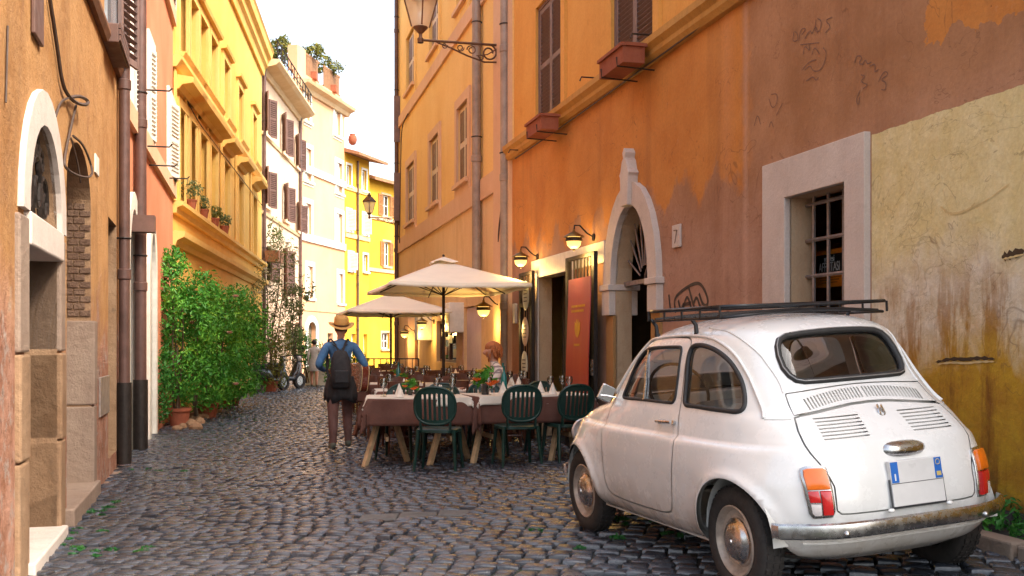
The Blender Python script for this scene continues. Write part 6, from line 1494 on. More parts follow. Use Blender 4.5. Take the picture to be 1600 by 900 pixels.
# pedestrian far down the street
fx, fy = (491 - 800) / FPX * 33.5, 33.5; ped = empty('person', on_ground(fx, fy), R(8), 'pedestrian in pale grey coat far away beside the white planter', 'person', scale=.86)
J = {}
J['pelvis'] = ((0, 0, .92), (.15, .12), None); J['waist'] = ((0, 0, 1.08), (.14, .11), 'pelvis'); J['chest'] = ((0, 0, 1.28), (.16, .115), 'waist'); J['upper'] = ((0, 0, 1.41), (.13, .09), 'chest'); J['neck'] = ((0, .02, 1.50), .052, 'upper'); J['neck2'] = ((0, .03, 1.55), .05, 'neck')
head_joints(J, 'neck2', (0, .04, 1.63), (0, 1, 0))
for s_, n, f in ((-1, 'l', .12), (1, 'r', -.10)):
    J['sh' + n] = ((s_ * .17, 0, 1.40), .065, 'upper'); J['el' + n] = ((s_ * .22, -f * .6, 1.13), .048, 'sh' + n); J['wr' + n] = ((s_ * .21, -f * .4 + .08, .90), .033, 'el' + n); hand(J, 'wr' + n, (0, .2, -1), (-s_, 0, 0), 'h' + n, .3)
    J['hip' + n] = ((s_ * .09, 0, .85), .10, 'pelvis'); J['kn' + n] = ((s_ * .095, f, .48), .066, 'hip' + n); J['an' + n] = ((s_ * .095, f * 1.2 - .04, .09), .045, 'kn' + n); J['toe' + n] = ((s_ * .1, f * 1.2 + .1, .04), (.042, .032), 'an' + n)
skin_figure('body', J, ped, [M_SKIN, simple('grey_coat', (.5, .47, .44), .85), M_SKIN, M_SHOE], lambda c: 0 if c.z > 1.5 else (1 if c.z > .62 else (3 if c.z < .1 else 2)))
mb = MB(); mb.sphere((0, .02, 1.66), (.095, .10, .10), 14, 8); mb.build('hair', simple('dark_hair', (.03, .02, .015), .7), ped, smooth=80)
mb = MB(); mb.lathe([(.15, 1.05), (.18, .85), (.21, .60), (.205, .595), (.14, .9)], 18, Matrix.Diagonal((1, .8, 1, 1)), cap=False); mb.build('coat_skirt', simple('grey_coat', (.5, .47, .44), .85), ped, smooth=60)
# ------------------------------------------------------------------ plants along the left walls
def shrub(label, x, y, blobs, n, size, mat, seed, pot=None, gap=.0, flowers=None, nflow=0, stems=4, shape=.5, group='potted shrubs along the left walls'):
    g = on_ground(x, y); s = empty('shrub', g, 0, label, 'shrub', group); r = random.Random(seed)
    leaf_mesh('foliage', blobs, n, size, mat, seed, parent=s, gap=gap, shape=shape)
    for k_ in range(stems):
        b = blobs[k_ % len(blobs)]; sx_, sy_ = r.uniform(-.09, .09), r.uniform(-.09, .09); pts = []
        for q in range(6): f = q / 5; pts.append((sx_ + (b[0] - sx_) * f ** 1.3 + .03 * math.sin(q * 2 + k_), sy_ + (b[1] - sy_) * f ** 1.3 + .03 * math.cos(q * 1.7 + k_), .10 + (b[2] + b[5] * .5) * f))
        mb = MB(); mb.tube(pts, [.022 * (1 - .13 * q) for q in range(6)], 6); tr = mb.build('stem', simple('shrub_stem', (.09, .055, .03), .8), s, smooth=60)
    if flowers:
        for k_ in range(nflow):
            b = blobs[r.randrange(len(blobs))]; d = Vector((r.uniform(-.4, 1), r.uniform(-1, .1), r.uniform(-.5, .8))).normalized(); c = Vector(b[:3]) + Vector((d.x * b[3], d.y * b[4], d.z * b[5])) * 1.02
            mb = MB(); blossom(mb, c, .07, 8, .4); blossom(mb, c + Vector((0, 0, .01)), .045, 6, .8); mb.build('flower', flowers, s)
    if pot:
        p = empty('flower_pot', g, r.uniform(0, 3), 'terracotta pot holding the ' + label.split(' ', 1)[1] if False else pot[2], 'pot', 'terracotta pots along the left walls')
        R_, H_ = pot[0], pot[1]; mb = MB(); mb.lathe([(R_ * .72, 0), (R_ * .95, H_ * .8), (R_ * 1.06, H_ * .82), (R_ * 1.08, H_), (R_ * .98, H_), (R_ * .9, H_ * .86), (0, H_ * .86)], 20); mb.build('pot_body', M_TERRA, p, smooth=40)
        mb = MB(); mb.lathe([(R_ * .9, H_ * .87), (0, H_ * .9)], 14, cap=False); mb.build('soil', M_JOINT, p)
    return s
shrub('tall vivid green climbing shrub nearest the brown drainpipe', -5.55, 17.6, [(-.15, 0, 2.35, .42, .42, .50), (.05, .1, 1.7, .55, .5, .6), (0, .0, .95, .42, .42, .6), (-.2, .3, 2.75, .25, .3, .28), (.25, .4, 2.25, .35, .4, .4)], 4200, .085, M_LEAF, 3, (.19, .30, 'large terracotta pot under the tallest climbing shrub'), gap=.06)
shrub('dense bright green bush with pale roses in the middle of the planting', -5.62, 19.5, [(0, 0, 1.9, .65, .6, .55), (.1, 0, 1.2, .65, .6, .6), (.2, -.1, .6, .45, .45, .4), (.35, .4, 2.1, .4, .5, .4)], 4000, .085, M_LEAF, 4, (.20, .30, 'terracotta pot in front of the rose bush'), flowers=M_PETP, nflow=9, gap=.03)
shrub('mid green bush between the tallest climber and the rose bush', -5.6, 18.5, [(0, 0, 1.5, .5, .5, .8), (.1, 0, .7, .5, .5, .55), (0, .2, 2.2, .4, .4, .4)], 2600, .085, M_LEAF, 15, None, gap=.02)
shrub('leafy green bush joining the rose bush to the rounded shrub', -5.75, 20.7, [(0, 0, 1.5, .6, .6, .8), (.1, 0, .7, .6, .5, .6)], 2200, .09, M_LEAF, 16, None, gap=.02)
shrub('dark leafy bush low at the foot of the pink wall', -5.75, 16.9, [(.0, 0, .75, .34, .35, .5), (-.05, .15, 1.35, .3, .35, .4), (.0, 0, .3, .3, .3, .22)], 1500, .075, M_LEAFD, 5, None, gap=.08)
shrub('rounded bright green shrub at the far end of the dense planting', -5.75, 21.8, [(0, 0, 2.0, .75, .6, .62), (-.1, 0, 1.25, .8, .6, .7), (.35, 0, 1.6, .5, .5, .6), (.1, 0, .6, .55, .5, .4)], 4200, .09, M_LEAF, 6, None, gap=.02)
shrub('deep green hedge-like shrub against the butter yellow wall', -6.25, 23.4, [(0, 0, 1.2, .75, .7, .85), (.1, 0, 2.0, .6, .6, .5), (.3, 0, .6, .6, .5, .5)], 2600, .09, M_LEAFD, 7, (.25, .34, 'small terracotta pot at the end of the hedge'), gap=.05)
_ol = shrub('loose pale flowering oleander rising before the cream house', -7.35, 32.4, [(-.2, 0, 2.6, .5, .5, .55), (.25, 0, 3.2, .40, .4, .55), (.3, .2, 2.2, .45, .5, .6), (0, 0, 1.4, .5, .5, .6), (.1, 0, .7, .55, .5, .45)], 2600, .10, M_LEAFO, 8, (.25, .36, 'pot under the pale oleander'), flowers=M_PETW, nflow=26, gap=.16, shape=.25); _ol.scale = (1.25,) * 3
shrub('olive green bush between the oleander and the scooters', -7.0, 30.6, [(0, 0, 1.0, .55, .5, .6), (.3, 0, 1.5, .35, .4, .4), (.1, 0, .5, .5, .5, .4)], 1500, .09, M_LEAFY, 9, (.22, .3, 'pot beside the parked scooters'), gap=.08)
shrub('tall thin climber with yellowing leaves on the cream house', -6.9, 33.2, [(0, 0, 2.6, .35, .4, .7), (.35, .1, 3.1, .35, .4, .45), (.1, 0, 1.6, .3, .3, .6)], 900, .11, M_LEAFO, 10, None, gap=.2)
shrub('bright green spiky plant in front of the white planter', -6.75, 34.6, [(0, 0, 1.2, .6, .5, .45), (-.3, 0, 1.5, .45, .4, .4), (.3, 0, .8, .45, .4, .35)], 1300, .16, M_LEAF, 11, None, gap=.05, shape=.22)
shrub('bushy green plant standing in the white planter', -6.35, 35.2, [(0, 0, .75, .45, .35, .30)], 600, .10, M_LEAF, 12, None)
wp = empty('planter', on_ground(-6.35, 35.2), 0, 'long white planter box at the bend of the street', 'planter')
mb = MB(); mb.box((0, 0, .28), (1.0, .5, .56), tz=1.06); mb.build('box', M_WHITEF, wp, bevel=.02); mb = MB(); mb.box((0, 0, .57), (1.12, .6, .06)); mb.build('rim', M_WHITEF, wp, bevel=.01)
rt_ = random.Random(4)
mb = MB()
for k_ in range(26): x = rt_.uniform(-.25, .25); y = 16.7 + k_ * .18; lx = left_x(y) + .28 + rt_.uniform(0, .35); mb.sphere((lx, y, .05), (rt_.uniform(.06, .13), rt_.uniform(.06, .12), rt_.uniform(.05, .1)), 7, 5)
o = mb.build('edging_stones', M_TRAV); tag(o, kind='stuff', label='rough stones edging the planting at the left wall')

# scooters
def make_scooter():
    s = empty('scooter', (0, 0, 0), 0, 'scooter', 'scooter'); BK = simple('scooter_black', (.02, .02, .025), .3, coat=.5)
    for y in (-.62, .62):
        w_ = MB(); M_ = Matrix.Translation((0, y, .25)) @ Matrix.Rotation(R(90), 4, 'Y'); w_.lathe([(.15, -.05), (.235, -.05), (.25, -.02), (.25, .02), (.235, .05), (.15, .05)], 20, M_, cap=False); w__ = w_.build('wheel', M_TYRE, s, smooth=50)
        m2 = MB(); m2.lathe([(.155, -.03), (.05, -.02), (.05, .02), (.155, .03)], 14, M_); m2.build('rim', M_CHROME, w__)
    mb = MB(); vs = []
    sec = [(-.85, .50, .04, .04), (-.70, .55, .12, .12), (-.40, .55, .16, .18), (-.12, .50, .15, .18), (.0, .34, .14, .08), (.25, .32, .14, .07), (.38, .45, .15, .18), (.50, .62, .16, .22), (.58, .72, .10, .14)]
    for y, z, w2, h2 in sec:
        for j in range(12): a = 2 * math.pi * j / 12; vs.append((w2 * math.cos(a), y, z + h2 * math.sin(a)))
    mb.add(vs, [(i * 12 + j, i * 12 + (j + 1) % 12, (i + 1) * 12 + (j + 1) % 12, (i + 1) * 12 + j) for i in range(len(sec) - 1) for j in range(12)]); mb.build('body', BK, s, smooth=60)
    mb = MB(); mb.box((0, -.42, .76), (.24, .62, .09), tz=.85); mb.build('seat', M_RUBBER, s, bevel=.03)
    mb = MB(); mb.tube([(0, .62, .28), (0, .52, .85), (0, .48, 1.0)], .03, 8); mb.tube([(-.33, .40, 1.02), (-.12, .47, 1.02), (.12, .47, 1.02), (.33, .40, 1.02)], .016, 7); mb.build('handlebar', M_RUBBER, s)
    mb = MB(); mb.sphere((0, .58, .92), (.10, .07, .09), 12, 8); mb.build('headlight', M_REFL, s, smooth=60)
    mb = MB(); mb.box((0, -.88, .62), (.14, .03, .06)); mb.build('tail_light', M_RED, s); mb = MB(); mb.box((0, -.90, .48), (.17, .01, .16)); mb.build('number_plate', M_WHITEF, s)
    for sx in (-1, 1): mb = MB(); mb.tube([(sx * .2, .46, 1.03), (sx * .28, .46, 1.2)], .008, 5); mb.sphere((sx * .28, .46, 1.24), (.06, .02, .04), 8, 5); mb.build('mirror', M_RUBBER, s)
    return s
sc_ = make_scooter(); SG = 'scooters parked by the plants'
put(sc_, on_ground(-7.0, 30.6), R(-24), 'black scooter parked at the plants, the left one with the pale plate', SG, first=True)
put(sc_, on_ground(-6.80, 31.7), R(-30), 'dark scooter standing right of the other one beside the white planter', SG)

# railing and potted greenery closing the terrace
ra = empty('railing', on_ground(-3.9, 26.0), R(8), 'black iron railing behind the last tables of the terrace', 'railing')
for z in (.15, 1.0): mb = MB(); mb.tube([(-.6, 0, z), (1.6, 0, z)], .016, 6); mb.build('rail', M_IRON, ra)
for k_ in range(15): mb = MB(); mb.tube([(-.6 + k_ * .157, 0, .02 if k_ % 7 == 0 else .15), (-.6 + k_ * .157, 0, 1.0)], .010 if k_ % 7 else .018, 5); mb.build('baluster', M_IRON, ra)
shrub('low leafy plant beside the railing behind the guitar player', -4.0, 24.9, [(0, 0, .65, .45, .4, .45), (.35, 0, .9, .3, .3, .3)], 700, .10, M_LEAF, 14, (.2, .3, 'pot by the black railing'), group='plants of the restaurant terrace')

# ------------------------------------------------------------------ lamps
def glass_glow(name, col, s): t = NT(name); return t.done((.8, .6, .3), .3, emis=col, estr=s)
M_GLOW = glass_glow('lit_amber_glass', (1.0, .56, .13), .55); M_BULB = glass_glow('lit_bulb', (1.0, .80, .42), 8.0)
def wall_lamp(W, px, py, label, sc=1.0, light=7.0):
    u, z = W.uz(px, py, .28); p = W.world(u, 0, z); l = empty('wall_lamp', p, W.rz, label, 'lamp', 'lit wall lamps of the restaurant', scale=sc); s = W.s
    mb = MB(); mb.lathe([(.05, 0), (.05, .02), (.0, .025)], 12, Matrix.Translation((0, 0, .05)) @ Matrix.Rotation(R(-90) * s, 4, 'X')); mb.build('wall_plate', M_IRON, l)
    mb = MB(); mb.tube([(0, 0, .05), (0, s * .10, .10), (0, s * .20, .20), (0, s * .27, .20), (0, s * .28, .14)], .011, 6); mb.build('bracket', M_IRON, l)
    C_ = Matrix.Translation((0, s * .28, 0))
    mb = MB(); mb.lathe([(.015, .15), (.02, .12), (.06, .10), (.135, .055), (.14, .045), (.12, .05), (.0, .09)], 18, C_, cap=False); mb.build('hood', simple('aged_brass', (.22, .13, .04), .4, .8), l, smooth=40)
    mb = MB(); mb.lathe([(.085, .05), (.10, .0), (.085, -.06), (.045, -.10), (.0, -.105)], 16, C_, cap=False); mb.build('shade', M_GLOW, l, smooth=60)
    mb = MB(); mb.lathe([(.105, .04), (.112, -.0), (.105, -.01)], 16, C_, cap=False); mb.build('shade_ring', M_IRON, l)
    mb = MB(); mb.sphere((0, s * .28, -.115), .022, 8, 6); mb.build('bulb_tip', M_IRON, l)
    ld = bpy.data.lights.new('lamp_light', 'POINT'); ld.energy = light; ld.color = (1, .62, .18); ld.shadow_soft_size = .09; lo = bpy.data.objects.new('lamp_light', ld); COL.objects.link(lo); lo.parent = l; lo.location = (0, s * .28, -.24)
    return l
for W_, px, py, lb, sc in ((WR1, 895, 376, 'lit brass wall lamp above the red board by the restaurant door', 0.95), (WR1, 812, 406, 'lit wall lamp between the drainpipe and the restaurant door', 0.95), (WR2, 758, 484, 'lit wall lamp right of the pink door under the large parasol', 1.1), (WR2, 697, 492, 'lit wall lamp above the menu case', 1.05), (WR2, 660, 506, 'lit wall lamp beside the steel cabinet', 1.05), (WR2, 632, 521, 'lit wall lamp at the far corner of the yellow house', 1.0)):
    wall_lamp(W_, px, py, lb, sc)
def street_lantern(W, px_wall, px_tip, py_arm, label, sc=1.0):
    u, z = W.uz(px_wall, py_arm); n = Vector((-W.d.y, W.d.x)) * W.s; q = W.p0 + W.d * u; k = (px_tip - 800) / FPX; L_ = (k * q.y - q.x) / (n.x - k * n.y)
    z = CAMZ + (HY - py_arm) / FPX * q.y
    l = empty('street_lantern', (q.x, q.y, z), W.rz, label, 'lantern', 'old street lanterns on scrolled wall brackets'); s = W.s; br = simple('lantern_brown_iron', (.13, .065, .035), .5, .5)
    mb = MB(); mb.tube([(0, 0, 0), (0, s * L_, 0)], .022 * sc, 8); mb.bx(-.03, .03, 0, s * .03, -.32 * sc, .12); mb.build('arm', br, l)
    def sp(cy, cz, r, a0, a1, tb=.010): m2 = MB(); m2.tube([(0, s * (cy + r * (1 - .55 * f) * math.cos(a0 + (a1 - a0) * f)), cz + r * (1 - .55 * f) * math.sin(a0 + (a1 - a0) * f)) for f in np.linspace(0, 1, 22)], tb * sc, 5); m2.build('scroll', br, l)
    sp(L_ * .14, -.14 * sc, .14 * sc, 1.6, 9.5, .016); sp(L_ * .36, -.11 * sc, .08 * sc, 0, 8, .011); sp(L_ * .50, -.085 * sc, .06 * sc, 3, 11, .010); sp(L_ * .70, -.065 * sc, .05 * sc, 3, 10, .010); sp(L_ * .24, -.23 * sc, .05 * sc, 0, 7, .010)
    m2 = MB(); m2.tube([(0, s * .03, -.29 * sc), (0, s * L_ * .2, -.30 * sc), (0, s * L_ * .42, -.21 * sc), (0, s * L_ * .62, -.10 * sc), (0, s * L_ * .80, -.02)], .015 * sc, 6); m2.build('scroll', br, l)
    m2 = MB(); m2.tube([(0, s * .03, -.05 * sc), (0, s * L_ * .16, -.17 * sc), (0, s * L_ * .3, -.20 * sc)], .011 * sc, 5); m2.build('scroll', br, l)
    c = Matrix.Translation((0, s * L_, 0)) @ Matrix.Rotation(R(45), 4, 'Z'); a = sc
    m2 = MB(); m2.lathe([(.05 * a, -.05 * a), (.055 * a, .02 * a), (.03 * a, .05 * a), (.03 * a, .10 * a), (.12 * a, .19 * a), (.125 * a, .215 * a), (.0, .215 * a)], 10, c, cap=False); m2.build('lamp_foot', br, l, smooth=40)
    for k_ in range(4): t_ = math.pi / 2 * k_ + math.pi / 4; m2 = MB(); m2.tube([c @ Vector((.15 * a * math.cos(t_), .15 * a * math.sin(t_), .215 * a)), c @ Vector((.29 * a * math.cos(t_), .29 * a * math.sin(t_), .72 * a))], .014 * a, 5); m2.build('cage_bar', br, l)
    m2 = MB(); m2.lathe([(.145 * a, .22 * a), (.278 * a, .715 * a)], 4, c @ Matrix.Rotation(R(45), 4, 'Z'), cap=False); o = m2.build('lamp_glass', M_LANT, l)
    m2 = MB(); m2.lathe([(.31 * a, .715 * a), (.33 * a, .74 * a), (.30 * a, .77 * a), (.16 * a, .93 * a), (.09 * a, .96 * a), (.10 * a, 1.02 * a), (.05 * a, 1.06 * a), (.02 * a, 1.14 * a), (.0, 1.15 * a)], 4, c @ Matrix.Rotation(R(45), 4, 'Z')); m2.build('lamp_roof', br, l)
    m2 = MB(); m2.lathe([(.02 * a, .215 * a), (.05 * a, .35 * a), (.05 * a, .45 * a), (.0, .5 * a)], 10, c); m2.build('bulb', M_WHITEF, l, smooth=60)
    return l
_m = bpy.data.materials.new('milky_lantern_glass'); _m.use_nodes = True; _t = _m.node_tree; _t.nodes.clear(); _o = _t.nodes.new('ShaderNodeOutputMaterial'); _x = _t.nodes.new('ShaderNodeMixShader'); _a = _t.nodes.new('ShaderNodeBsdfTransparent'); _b = _t.nodes.new('ShaderNodeBsdfTranslucent'); _b.inputs[0].default_value = (.9, .85, .75, 1); _x.inputs[0].default_value = .6
_t.links.new(_a.outputs[0], _x.inputs[1]); _t.links.new(_b.outputs[0], _x.inputs[2]); _t.links.new(_x.outputs[0], _o.inputs[0]); M_LANT = _m
street_lantern(WR2, 781, 657, 71, 'large old street lantern on a scrolled iron arm above the parasol', 1.0)
street_lantern(WR2, 624, 577, 341, 'smaller old street lantern far down the street against the golden house', .62)

# ------------------------------------------------------------------ restaurant door: gate leaves, red board, plates
W = WR1; s = W.s
def gate_leaf(u0, u1, z1, o, nm):
    g = empty('gate_leaf'); g.parent = R1; g.location = (u0, s * o, 0); wd = u1 - u0
    for nm_, (a, b, c, d) in (('stile', (0, .10, -.1, z1)), ('stile', (wd - .10, wd, -.1, z1)), ('gate_rail', (.10, wd - .10, z1 - .05, z1)), ('gate_rail', (.10, wd - .10, z1 - .52, z1 - .46)), ('gate_rail', (.10, wd - .10, .0, .10))):
        mb = MB(); mb.bx(a, b, -.025, .025, c, d); mb.build(nm_, M_IRON, g, bevel=.004)
    n = max(2, int((wd - .2) / .12))
    for k_ in range(n): x = .10 + (wd - .2) * (k_ + .5) / n; mb = MB(); mb.tube([(x, 0, .1), (x, 0, z1 - .03)], .012, 6); mb.build('gate_bar', M_IRON, g)
    return g
gl0, gl1 = W.uz(833, 500, .1)[0], W.uz(813, 500, .1)[0]; gr0, gr1 = W.uz(931, 500, .12)[0], W.uz(886, 500, .12)[0]
gate_leaf(gl0, gl1, W.z(822, 428), .10, 'l'); g2 = gate_leaf(gr0, gr1, W.z(908, 402), .12, 'r')
mb = MB(); mb.bx(.11, gr1 - gr0 - .11, -.006, .006, .1, W.z(908, 402) - .52); mb.build('gate_sheet', simple('gate_sheet_iron', (.05, .038, .035), .6, .3), g2)
mb = MB(); mb.bx(.02, .08, s * .025, s * .05, 1.0, 1.2); mb.build('lock_plate', M_CHROME, g2)
bu0, bu1 = W.uz(918, 434, .25)[0], W.uz(884, 434, .25)[0]; bz0, bz1 = .28, W.uz(902, 434, .25)[1]
t = NT('red_board_paint'); x_, y_, z_ = t.xyz(); k = t.mix(t.rng(t.math('ADD', z_, t.math('MULTIPLY', t.noise(2.2, 5), .7)), 1.1, 2.3), (.40, .045, .018), (.42, .085, .085)); k = t.mix(t.rng(t.noise(1, 5, .6, t.mapv((6, 6, .5))), .5, .7, 0, .4), k, (.50, .12, .03)); M_REDB = t.done(k, .4)
bw = bu1 - bu0; bc = W.world(bu0, .22, 0); board = empty('sign_board', (bc.x, bc.y, bz0), W.rz, 'tall red menu board with gold crest beside the restaurant door', 'sign')
mb = MB(); n = 14; vs = []
for i in range(n + 1):
    f = i / n; z = (bz1 - bz0) * f; bow = .05 * math.sin(math.pi * f * 1.5) * .6
    for (x, oo) in ((0, 0), (bw, 0), (bw, .012), (0, .012)): vs.append((x, s * (bow * .6 + oo), z))
mb.add(vs, [(i * 4 + j, i * 4 + (j + 1) % 4, i * 4 + 4 + (j + 1) % 4, i * 4 + 4 + j) for i in range(n) for j in range(4)] + [(0, 1, 2, 3), (n * 4, n * 4 + 1, n * 4 + 2, n * 4 + 3)]); mb.build('panel', M_REDB, board)
M_GOLD = simple('gold_print', (.62, .33, .02), .45)
mb = MB(); zb_ = bz1 - bz0
def bowz(z): return .05 * math.sin(math.pi * z / zb_ * 1.5) * .36 + .0165
cz = zb_ - .62; crest = [(-.10, .08), (-.10, -.02), (-.06, -.09), (0, -.12), (.06, -.09), (.10, -.02), (.10, .08), (.05, .05), (.03, .11), (0, .06), (-.03, .11), (-.05, .05)]
mb.prism(crest, 0, .003, lambda p, q, a: (bw / 2 + p, s * (bowz(cz) + a), cz + q)); mb.build('crest', M_GOLD, board)
for zz, ww in ((zb_ - .36, .6), (zb_ - .42, .5), (zb_ - .84, .25)):
    mb = MB(); xx = bw / 2 - ww * bw / 2; r_ = random.Random(3)
    while xx < bw / 2 + ww * bw / 2: l_ = r_.uniform(.02, .05); mb.bx(xx, xx + l_, s * bowz(zz), s * (bowz(zz) + .002), zz, zz + .028); xx += l_ + .012
    q = mb.build('gold_lettering', M_GOLD, board); q['kind'] = 'stuff'
for k_, (px, py) in enumerate(((821, 462), (820, 518), (819, 571))):
    u, z = W.uz(px, py, .16); p = W.world(u, .15, z); pl_ = empty('menu_plate', p, W.rz, 'pale oval menu plate hung on the left gate leaf, %s' % ('top one below the parasol edge', 'middle one with pinkish print', 'lowest one')[k_], 'plate', 'oval plates on the gate leaf')
    mb = MB(); mb.lathe([(.17, 0), (.175, .008), (.16, .014), (.0, .012)], 24, Matrix.Rotation(R(-90) * s, 4, 'X') @ Matrix.Diagonal((1, 1.25, 1, 1))); mb.build('dish', simple('plate_ceramic%d' % (k_ % 2), ((.60, .62, .50), (.66, .48, .36))[k_ % 2], .35), pl_, smooth=40)
    mb = MB()
    for q in range(4): mb.bx(-.09, .09, s * .0145, s * .0155, -.09 + q * .055, -.075 + q * .055)
    o = mb.build('plate_lettering', M_INK, pl_); o['kind'] = 'stuff'
mb = MB(); mb.bx(-.07, .07, 0, s * .05, -.16, .16); u, z = W.uz(807, 490); p = W.world(u, 0, z); o = mb.build('intercom_box', M_WHITEF, None, bevel=.01, loc=p, rot=(0, 0, W.rz)); tag(o, 'small white box on the wall left of the restaurant gate', 'box')
# house number tile
u, z = W.uz(1059, 369); p = W.world(u, 0, z); hn_ = empty('house_number', p, W.rz, 'worn white marble number tile beside the arched door', 'number sign')
mb = MB(); mb.bx(-.10, .10, 0, s * .022, -.115, .115); mb.build('tile', M_STONE, hn_, bevel=.006)
mb = MB(); mb.tube([(.045, s * .023, .06), (-.035, s * .023, .06), (.02, s * .023, -.07)], .006, 5); mb.build('digit', simple('faded_ink', (.20, .13, .09), .7), hn_)
# for-rent notice behind the bars
def text_mesh(body, size, depth, name):
    c = bpy.data.curves.new(name, 'FONT'); c.body = body; c.size = size; c.extrude = depth; c.align_x = 'CENTER'; c.align_y = 'CENTER'; o = bpy.data.objects.new('tmp', c); COL.objects.link(o)
    dg = bpy.context.evaluated_depsgraph_get(); dg.update(); me = bpy.data.meshes.new_from_object(o.evaluated_get(dg)); bpy.data.objects.remove(o); return me
u0_, z0_ = W.uz(1322, 446, -.5); u1_, z1_ = W.uz(1274, 394, -.5); p = W.world((u0_ + u1_) / 2, -.5, (z0_ + z1_) / 2); nt = empty('notice', p, W.rz + (math.pi if s > 0 else 0), 'orange and black rental notice hung behind the barred window', 'sign')
nw, nh = abs(u1_ - u0_), abs(z1_ - z0_)
mb = MB(); mb.box((0, 0, 0), (nw, .012, nh)); mb.build('sheet', simple('notice_orange', (.72, .22, .015), .5), nt)
mb = MB(); mb.box((0, -.0075, nh * .12), (nw * .88, .003, nh * .52)); mb.build('black_field', simple('notice_black', (.015, .012, .012), .5), nt)
for body, sz, zz in (('AFFITTASI', nw * .155, nh * .03), ('vendesi', nw * .11, nh * .26)):
    me = text_mesh(body, sz, .0015, 'lettering'); me.materials.append(M_PW); o = link('lettering', me, nt, loc=(0, -.0105, zz), rot=(R(90), 0, 0)); o.scale = (1.0, 1.5, 1)
for k_ in range(3): mb = MB(); mb.box((0, -.0075, -nh * .24 - k_ * nh * .07), (nw * (.7 - .1 * k_), .003, nh * .03)); q = mb.build('small_print', simple('notice_print', (.35, .10, .01), .5), nt)
# graffiti: flat strokes of paint on the plaster
def stroke(parent, name, mat, pts_px, wd, o=.004, rag=False):
    P = chaikin([W.uz(*q) for q in pts_px], 2, False); mb = MB(); vs = []
    for i, p in enumerate(P):
        d = np.array(P[min(i + 1, len(P) - 1)]) - np.array(P[max(0, i - 1)]); d = d / max(1e-9, np.linalg.norm(d)); nn = np.array([-d[1], d[0]]) * wd / 2 * ((.35 + .9 * abs(math.sin(i * 1.7 + len(P)))) * min(1, i / 3, (len(P) - 1 - i) / 3) if rag else 1); vs += [(p[0] + nn[0], s * o, p[1] + nn[1]), (p[0] - nn[0], s * o, p[1] - nn[1])]
    mb.add(vs, [(2 * i, 2 * i + 1, 2 * i + 3, 2 * i + 2) for i in range(len(P) - 1)]); return mb.build(name, mat, parent)
Z4 = lambda u, v: (1020 + u / 5.29, 330 + v / 5.29)
M_SPRAY = simple('black_spray_paint', (.035, .022, .022), .6)
for pts in ([(135, 690), (142, 760), (152, 835)], [(192, 840), (175, 725), (245, 655), (330, 602), (390, 592), (432, 650), (462, 740), (445, 788), (412, 765), (385, 680)], [(212, 735), (236, 830), (262, 745), (250, 825)], [(250, 825), (285, 680), (325, 815)], [(262, 772), (318, 758)], [(300, 630), (322, 720), (348, 805)], [(340, 760), (365, 698), (398, 805)]):
    stroke(R1, 'graffiti_stroke', M_SPRAY, [Z4(*q) for q in pts], .034)
Z3 = lambda u, v: (1160 + u / 4.5, 10 + v / 4.5); M_SCR = simple('faint_scribble', (.20, .105, .07), .8)
for pts in ([(365, 180), (355, 250), (395, 240), (390, 190), (370, 175)], [(400, 245), (410, 160), (455, 150), (420, 200)], [(440, 230), (480, 160), (490, 200), (520, 130), (530, 190)], [(520, 90), (510, 180), (550, 175), (560, 100), (530, 85)], [(635, 75), (580, 100), (630, 140), (585, 185)], [(410, 270), (540, 255)], [(430, 340), (440, 270), (480, 320), (470, 270)], [(490, 340), (510, 280), (545, 335)], [(420, 450), (470, 390), (520, 375)], [(440, 450), (480, 410), (500, 460), (560, 450), (600, 330), (570, 290)], [(450, 525), (500, 490), (520, 525), (540, 500)],
            [(790, 400), (810, 340), (850, 360), (815, 400), (850, 410)], [(850, 405), (870, 370), (880, 410), (910, 390)], [(900, 420), (940, 400), (930, 470), (960, 440)], [(960, 530), (1000, 450), (1035, 475), (970, 520), (1015, 530), (1010, 590), (980, 585)], [(835, 480), (870, 490), (830, 530), (890, 550), (850, 580)], [(830, 590), (800, 660), (820, 700), (825, 640)],
            [(85, 840), (110, 750), (130, 830)], [(190, 650), (210, 720), (245, 690), (250, 610), (205, 620)], [(240, 770), (285, 680)], [(190, 850), (205, 800), (220, 850)]):
    stroke(R1, 'scribble_stroke', M_SCR, [Z3(*q) for q in pts], .008)
# torn plaster crack and hole on the yellow field
M_CRK = simple('dark_crack', (.06, .035, .015), .9); M_CRL = simple('torn_plaster_edge', (.62, .47, .22), .9)
stroke(R1, 'plaster_crack', M_CRK, [(1462, 566), (1490, 560), (1510, 562), (1530, 559), (1556, 561)], .022, .005, True); stroke(R1, 'torn_edge', M_CRL, [(1466, 569), (1490, 566), (1510, 568), (1534, 565), (1556, 565)], .014, .008, True)
stroke(R1, 'plaster_crack', M_CRK, [(1566, 402), (1580, 398), (1602, 392)], .05, .005, True); stroke(R1, 'torn_edge', M_CRL, [(1568, 405), (1582, 402), (1602, 397)], .012, .008, True)
stroke(R1, 'torn_edge', M_CRL, [(1470, 322), (1484, 334), (1500, 333), (1518, 326), (1525, 316)], .014, .006, True); stroke(R1, 'torn_edge', M_CRL, [(1518, 326), (1545, 312), (1580, 286)], .008, .005, True)
